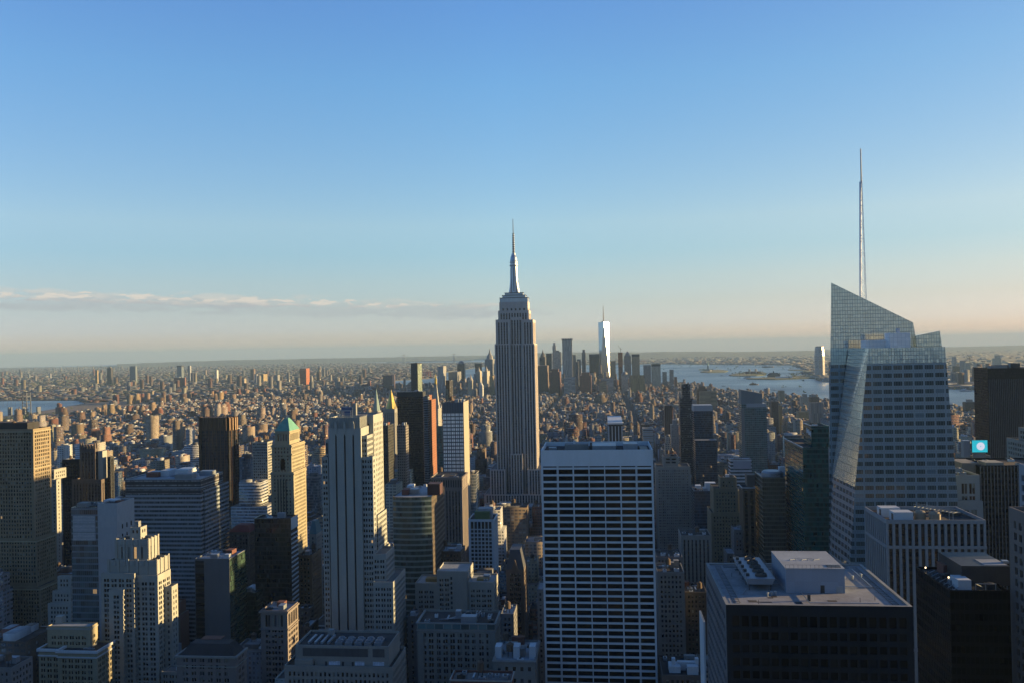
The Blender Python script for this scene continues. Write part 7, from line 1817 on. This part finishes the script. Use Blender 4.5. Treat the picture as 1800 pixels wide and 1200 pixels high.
def height(rr, x, y, seen):
    if not seen and x > 0: 
        return min(120, max(20, ln(rr, 55, .4))) if y < 1200 else ln(rr, 30)
    if y < 950: return min(82, max(16, ln(rr, 44)))
    if y < 1700: return min(95, max(14, ln(rr, 38, .5))) if rr.random() > .05 else rr.uniform(75, 112)
    if y < 2300: return min(80, max(11, ln(rr, 19 if x < -250 else 27, .42))) if rr.random() > .03 else rr.uniform(60, 95)
    if x > 250: return max(8, ln(rr, 15, .4)) if rr.random() > .03 else rr.uniform(26, 45)
    if y < 3300: return max(9, ln(rr, 15 if x < -300 else 19, .30)) if rr.random() > .018 else rr.uniform(40, 70)
    if y < 4700:
        if x < -1100: return max(8, ln(rr, 14, .25)) if rr.random() > .015 else rr.uniform(34, 55)
        return max(8, ln(rr, 17, .28)) if rr.random() > .015 else rr.uniform(34, 60)
    if x > -900: return max(12, ln(rr, 36, .5))
    return max(9, ln(rr, 20, .5))
def fill_city():
    rr = random.Random(11)
    y = -220.0
    while y < 7200:
        for a, c in zip(AVE, AVE[1:]):
            bx0, bx1 = a + 14, c - 14
            for row in (0, 1):
                y0 = y + row * 31; y1 = y0 + 30
                x = bx0
                while x < bx1 - 8:
                    big = rr.random()
                    w = rr.uniform(13, 30) if big < .8 else rr.uniform(30, 56)
                    if y > 1800: w *= rr.uniform(.5, 1.0)
                    w = min(w, bx1 - x); xa, xb = x, x + w - .3; x += w
                    if w < 7: continue
                    cxm = (xa + xb) / 2
                    if abs(cxm) < 110 and y < 60: continue
                    p = to_px(cxm, y0, 20)
                    seen = p is not None and -220 < p[0] < 2020
                    if not seen and not (cxm > 0 and y < 1900 and cxm < 1500): continue
                    if not seen and y < 200 and cxm < 150: continue
                    if not on_island(cxm, y1): continue
                    if seen and y > 3650 and p[0] < 78: continue                 # open river park
                    if 575 < y0 < 745 and 30 < cxm < 100 and y > 540: continue     # the park
                    if not rects_free(xa, xb, y0, y1):
                        # try the part of the lot that is still free
                        xs = [xa, xb]
                        for A, B_, C_, D_ in FOOT_A:
                            if xa < B_ + 2 and xb > A - 2 and y0 < D_ + 2 and y1 > C_ - 2:
                                if A - 2 - xs[0] > xs[1] - B_ - 2: xs[1] = min(xs[1], A - 2.2)
                                else: xs[0] = max(xs[0], B_ + 2.2)
                        xa, xb = xs
                        if xb - xa < 9 or not rects_free(xa, xb, y0, y1): continue
                    h = height(rr, cxm, y, seen)
                    h = sun_cap(xa, xb, y0, y1, h)
                    if h < 7: continue
                    if rr.random() < .05 and y > 1500: continue
                    if seen and y < 1700: 
                        h = guard_height(xa, xb, y0, h)
                        if h < 7: continue
                    add_building(rr, xa, xb, y0, y1 - (rr.uniform(0, 5) if rr.random() < .4 else .0), h)
        y += 80.0
    # brick housing slabs along the left river
    for k in range(66):
        px, Y = (rr.gauss(rr.choice((120, 210, 250, 330, 400)), 24), rr.gauss(rr.choice((3300, 4600, 4800)), 160)) if k < 62 else (rr.uniform(-20, 470), rr.uniform(2400, 5000))
        d = ray(px, 700); x = d.x / d.y * Y; w, dd, h = rr.uniform(16, 30), rr.uniform(16, 34), rr.uniform(34, 58)
        if on_island(x + w, Y + dd, 60) and on_island(x - w, Y + dd, 60):
            add_building(rr, x - w / 2, x + w / 2, Y, Y + dd, h, rr.choice((0, 0, 4)), pick_col(rr, [("red brick", .4), ("tan", .3), ("brown", .2), ("ochre", .1)]))
fill_city()
def unseen_towers():
    """unseen towers round the viewpoint, some added to shade streets and darken glass ahead"""
    rr = random.Random(41)
    for x0, x1, y0, y1, h in ((-62, 62, -34, -4, 256), (372, 436, -95, -25, 228), (215, 285, 800, 878, 240), (460, 530, 505, 590, 200)): add_building(rr, x0, x1, y0, y1, h, 1, ("grey", (.24, .23, .22)))  # last three are unseen towers, added to cast shade and darken glass reflections
    for j in range(7):
        y = -620 + j * 80
        for a, c in zip(AVE[4:-3], AVE[5:-2]):
            x = a + 14
            while x < c - 30:
                w = min(rr.uniform(34, 70), c - 14 - x); xa, xb = x, x + w - 6; x += w
                if w < 24: continue
                if xb > -140 and xa < 140 and y > -190: continue
                if y > -230 and xa > 0: continue
                add_building(rr, xa, xb, y, y + 58, rr.uniform(90, 215), None)
unseen_towers()

def choose_individuals(n=300):
    W, H = 900, 600; cov = np.zeros((H, W), dtype=bool); todo = []
    for i, b in enumerate(CITY): todo.append((b.y0, i, (b.x0, b.x1, b.y0, b.y1, b.h + gz(b.x0, b.y0))))
    for r in SCREEN_RECTS: todo.append((r[2], -1, r))
    todo.sort(key=lambda t: t[0]); area = np.zeros(len(CITY), dtype=int)
    for _, i, (x0, x1, y0, y1, z) in todo:
        ps = [to_px(x, y, zz) for x in (x0, x1) for y in (y0, y1) for zz in (0, z)]
        if any(p is None for p in ps): continue
        xs, ys = [p[0] / 2 for p in ps], [p[1] / 2 for p in ps]
        a, b = int(max(0, round(min(xs)))), int(min(W, round(max(xs)))); c, d = int(max(0, round(min(ys)))), int(min(H, round(max(ys))))
        if b <= a or d <= c: continue
        s = cov[c:d, a:b]
        if i >= 0: area[i] = (~s).sum()
        s[:] = True
    order = np.argsort(-area)[:n]
    return set(int(i) for i in order if area[i] > 6), area
PICK, AREA = choose_individuals(300)

def tank_mesh(mb, t, m0=0, m1=1):
    x, y, z, h = t; r = 2.0
    for sx in (-1, 1):
        for sy in (-1, 1): mb.bar((x + sx * 1.2, y + sy * 1.2, z - .1), (x + sx * 1.2, y + sy * 1.2, z + h), .16, m0)
    mb.lathe(x, y, [(r, z + h), (r * .96, z + h + 3.6)], m1, 10); mb.lathe(x, y, [(r * 1.05, z + h + 3.6), (0, z + h + 5)], m1, 10)

def describe(b):
    """words that tell this building from its neighbours: look first, then the landmark it stands by"""
    w, h = b.x1 - b.x0, b.h; p = to_px((b.x0 + b.x1) / 2, b.y0, gz(b.x0, b.y0) + b.h)
    shape = "slim tower" if h > 2.2 * w else ("broad block" if w > 1.3 * h else ("tall block" if h > 60 else "block"))
    feat = [""]
    if b.setback: feat.append("stepped")
    top = "with roof tank" if b.tank else "with bare roof"
    near = sorted(SCREEN, key=lambda s: abs(s[1] - p[0]) + .8 * abs(s[2] - p[1]))[:5]
    out = []
    for s in near:
        if p[0] < s[4] - 1: rel = "left of"
        elif p[0] > s[5] + 1: rel = "right of"
        else: rel = "behind" if b.y0 > s[3] else "in front of"
        dep = "" if rel in ("behind", "in front of") else ("behind and " if b.y0 > s[3] + 60 else ("in front and " if b.y0 < s[3] - 60 else ""))
        for words in (f"{b.cname} {'stepped ' if b.setback else ''}{shape} {dep}{rel} {s[0]}", f"{b.cname} {'stepped ' if b.setback else 'plain '}{shape} {top} {dep}{rel} {s[0]}"):
            if 4 <= len(words.split()) <= 16: out.append(words)
    return out
def build_city():
    used, rest, tanks = {}, [], MB()
    order = sorted(PICK, key=lambda i: -AREA[i])
    for i in order:
        b = CITY[i]
        c = ((b.x0 + b.x1) / 2, (b.y0 + b.y1) / 2, gz(b.x0, b.y0))
        o = boxes_mesh("city_building", b.boxes, c)
        lab = describe(b)
        l = next((q for q in lab if q not in used), lab[0])
        tag(o, l, "building", "close set city buildings filling the streets"); used.setdefault(l, []).append(o)
        if b.tank:
            mb = MB(); tank_mesh(mb, b.tank); wt_ = mb.build("water_tank", [METAL_DARK, WOOD_TANK], o)
    for i, b in enumerate(CITY):
        if i in PICK: continue
        rest.extend(b.boxes)
        if b.tank and b.y0 < 2600: tank_mesh(tanks, b.tank)
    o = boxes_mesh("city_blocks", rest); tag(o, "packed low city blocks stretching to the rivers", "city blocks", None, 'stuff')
    o = tanks.build("roof_tanks", [METAL_DARK, WOOD_TANK]); tag(o, "scattered wooden roof tanks over the packed blocks", "roof tanks", None, 'stuff')
    return sum(len(v) - 1 for v in used.values())
DUP = build_city()
print("CITY", len(CITY), "individual", len(PICK), "dup labels", DUP)

def far_shores():
    """low houses, works and towers of the far shores, beyond counting"""
    rr = random.Random(23); R = []
    wp = [("red brick", .22), ("tan", .12), ("cream", .07), ("grey", .30), ("brown", .17), ("white", .12)]
    def put(px, py, w, d, h, col=None, row=False):
        p = on_ground(px, py)
        if row: p.y = round(p.y / 62) * 62 + rr.choice((0, 19)); p.x = round(p.x / 12) * 12; p.z = gz(p.x, p.y)
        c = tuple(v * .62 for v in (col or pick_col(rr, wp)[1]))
        R.append((p.x - w / 2, p.x + w / 2, p.y, p.y + d, p.z - 1, p.z + h, *c, *rr.choice(ROOFC), rr.choice((0, 0, 4)), rr.choice((0, 4, 5))))
    for k in range(10500):
        px = rr.uniform(-200, 862)
        a, b = lerp_poly(BK_FAR, px) + .35, lerp_poly(BK_NEAR, px) - .5
        py = a + (b - a) * rr.random() ** 1.25
        if 700 < px < 870 and py < 648 and rr.random() < .6: continue
        t = rr.random(); far = max(1.0, (665 - py) / 10)
        if t < .93: put(px, py, rr.uniform(14, 60) * (1 + far * .1), rr.uniform(11, 18), rr.uniform(6, 13), None, True)
        elif t < .985: put(px, py, rr.uniform(40, 110), rr.uniform(30, 60), rr.uniform(8, 16))
        elif rr.random() < .4: put(px, py, rr.uniform(16, 30), rr.uniform(14, 26), rr.uniform(22, 48))
    for k in range(75):                                            # riverside and inland clusters of towers
        cx = rr.choice((30, 75, 150, 200, 245, 300, 340, 385, 430, 470, 520, 560, 610))
        px = rr.gauss(cx, 22); py = rr.uniform(652, 690)
        if py > lerp_poly(BK_NEAR, px) - 1: continue
        put(px, py, rr.uniform(18, 34), rr.uniform(16, 30), rr.uniform(38, 95))
    for k in range(60):
        px, py = rr.gauss(180, 90), rr.uniform(643.5, 650); put(px, py, rr.uniform(20, 40), 20, rr.uniform(30, 62), PAL["tan"])
    for k in range(4200):                                           # far right shore
        px = rr.uniform(880, 2000); a = horizon_y(px) + 2.2; b = lerp_poly(NJ_NEAR, px) - .4
        py = b - (b - a) * rr.random() ** 1.6
        if rr.random() < .8: put(px, py, rr.uniform(18, 60), rr.uniform(16, 40), rr.uniform(6, 14))
        else: put(px, py, rr.uniform(60, 200), rr.uniform(30, 60), rr.uniform(8, 16), PAL["white"] if rr.random() < .6 else None)
    for k in range(46):
        px, py = rr.uniform(1655, 1860), rr.uniform(655, 682); put(px, py, rr.uniform(20, 40), 24, rr.uniform(20, 90))
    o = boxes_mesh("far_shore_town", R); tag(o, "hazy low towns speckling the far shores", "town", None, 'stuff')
    # the big red gantries of the container port
    for px, py in ((747, 662), (751, 662), (755, 662)):
        p = on_ground(px, py); root = thing("port_crane", "red container crane on the far quay, one of three alike", "crane", tuple(p), "red container cranes on the far quay"); mb = MB()
        for s in (-12, 12):
            for t in (-10, 10): mb.bar((p.x + s, p.y + t, p.z - 2), (p.x + s * .8, p.y + t, p.z + 55), 2.2)
        mb.bar((p.x - 45, p.y, p.z + 50), (p.x + 40, p.y, p.z + 50), 3.0); mb.bar((p.x, p.y, p.z + 50), (p.x, p.y, p.z + 78), 2.0); mb.build("gantry", wall_mat("crane_red", (.4, .05, .05), .6, .1), root)
far_shores()

# ------------------------------------------------------------------ trees
def leaf_mat(name, a, b):
    s = NT(name); g = s.N.new("ShaderNodeNewGeometry"); oi = s.N.new("ShaderNodeObjectInfo")
    r, _ = s.white(g.outputs["Random Per Island"], oi.outputs["Random"]); s.put(Base_Color=s.mix(r, a, b), Roughness=.7); return s.mat
LEAF = leaf_mat("plane_leaves", (.035, .065, .022), (.075, .12, .035))
BARK = wall_mat("bark", (.12, .095, .07), .95, .2)
def crown_quads(mb, rr, cx, cy, cz, rx, rz, n, s):
    cl = [(rr.gauss(0, .42), rr.gauss(0, .42), rr.gauss(0, .40)) for _ in range(9)]
    for _ in range(n):
        c = rr.choice(cl); v = Vector((c[0] + rr.gauss(0, .22), c[1] + rr.gauss(0, .22), c[2] + rr.gauss(0, .2)))
        if v.length > 1.15: v *= 1.1 / v.length
        p = Vector((cx + v.x * rx, cy + v.y * rx, cz + v.z * rz))
        a = Vector((rr.uniform(-1, 1), rr.uniform(-1, 1), rr.uniform(-.5, .5))).normalized() * s * rr.uniform(.6, 1.3); b = a.cross(Vector((rr.uniform(-.5, .5), rr.uniform(-.5, .5), 1))).normalized() * s * rr.uniform(.5, 1.1)
        mb.face([p - a - b, p + a - b * .6, p + a * .8 + b, p - a * .7 + b * .9], 0, [(0, 0), (1, 0), (1, 1), (0, 1)])
def park():
    rr = random.Random(3); kinds = []
    for k in range(3):
        root = thing("park_tree", "dark leafy plane tree packed into the shaded park", "tree", (0, 0, 0), "trees of the shaded park")
        mb = MB(); mb.bar((0, 0, -1), (0, 0, 7), .42, 0, 7, .28)
        for q in range(5):
            a = q * 1.26 + k; mb.bar((0, 0, 5.5 + q * .4), (2.6 * math.cos(a), 2.6 * math.sin(a), 10.5 + (q % 2)), .2, 0, 5, .08)
        mb.build("trunk", BARK, root); mb = MB(); crown_quads(mb, rr, 0, 0, 11.5, 5.6, 5.2, 420, .62); mb.build("crown", LEAF, root); kinds.append(root)
    spots = []
    for i in range(9):
        for j in range(16):
            x, y = 34 + i * 7.6 + rr.uniform(-1.6, 1.6), 580 + j * 10.2 + rr.uniform(-2, 2)
            if x < 98 and rects_free(x - 3, x + 3, y - 3, y + 3, .5): spots.append((x, y))
    for n, (x, y) in enumerate(spots):
        src = kinds[n % 3]
        if n < 3: r = src
        else:
            r = src.copy(); COL.objects.link(r)
            for ch in src.children:
                c = ch.copy(); COL.objects.link(c); c.parent = r
        r.location = (x, y, gz(x, y)); r.rotation_euler = (0, 0, rr.uniform(0, 6.3)); s = rr.uniform(.85, 1.2); r.scale = (s, s, s * rr.uniform(.9, 1.1))
    # tree masses of squares and far parks
    mb = MB()
    for px, py, w, n in ((1192, 762, 120, 60), (1199, 737, 60, 40), (740, 700, 160, 70), (640, 706, 200, 60), (280, 742, 420, 90), (60, 730, 260, 50), (420, 652, 900, 120), (120, 662, 900, 160), (560, 655, 700, 120), (1240, 650.5, 70, 40), (1320, 656, 120, 40), (1400, 660, 300, 60), (1300, 632, 2200, 260), (1050, 632, 2000, 160), (1750, 640, 2600, 200), (20, 655, 900, 140), (300, 660, 800, 140), (1500, 650, 1500, 150), (230, 690, 220, 60), (420, 690, 160, 50), (100, 672, 500, 150), (250, 672, 500, 120), (380, 664, 600, 150), (500, 676, 500, 120), (620, 662, 600, 140), (200, 652, 900, 160), (450, 648, 1200, 160), (30, 738, 150, 90), (60, 680, 300, 80), (270, 748, 90, 60), (300, 742, 90, 50)):
        p = on_ground(px, py); d = math.hypot(p.x, p.y)
        for _ in range(n):
            x, y = p.x + rr.gauss(0, w * .5), p.y + rr.gauss(0, w * .5 if d < 6000 else w * 1.3)
            if not on_island(x, y, 10) and d < 4200: continue
            r = rr.uniform(5, 9) * (1 if d < 6000 else rr.uniform(1.2, 2.4)); z = gz(x, y)
            crown_quads(mb, rr, x, y, z + 8, r, 6, 26 if d < 6000 else 14, 2.0 if d < 6000 else 4.0)
    o = mb.build("far_trees", leaf_mat("far_leaves", (.04, .07, .025), (.07, .10, .04))); tag(o, "green tree masses of squares and far parks", "trees", None, 'stuff')
park()
haze_box()
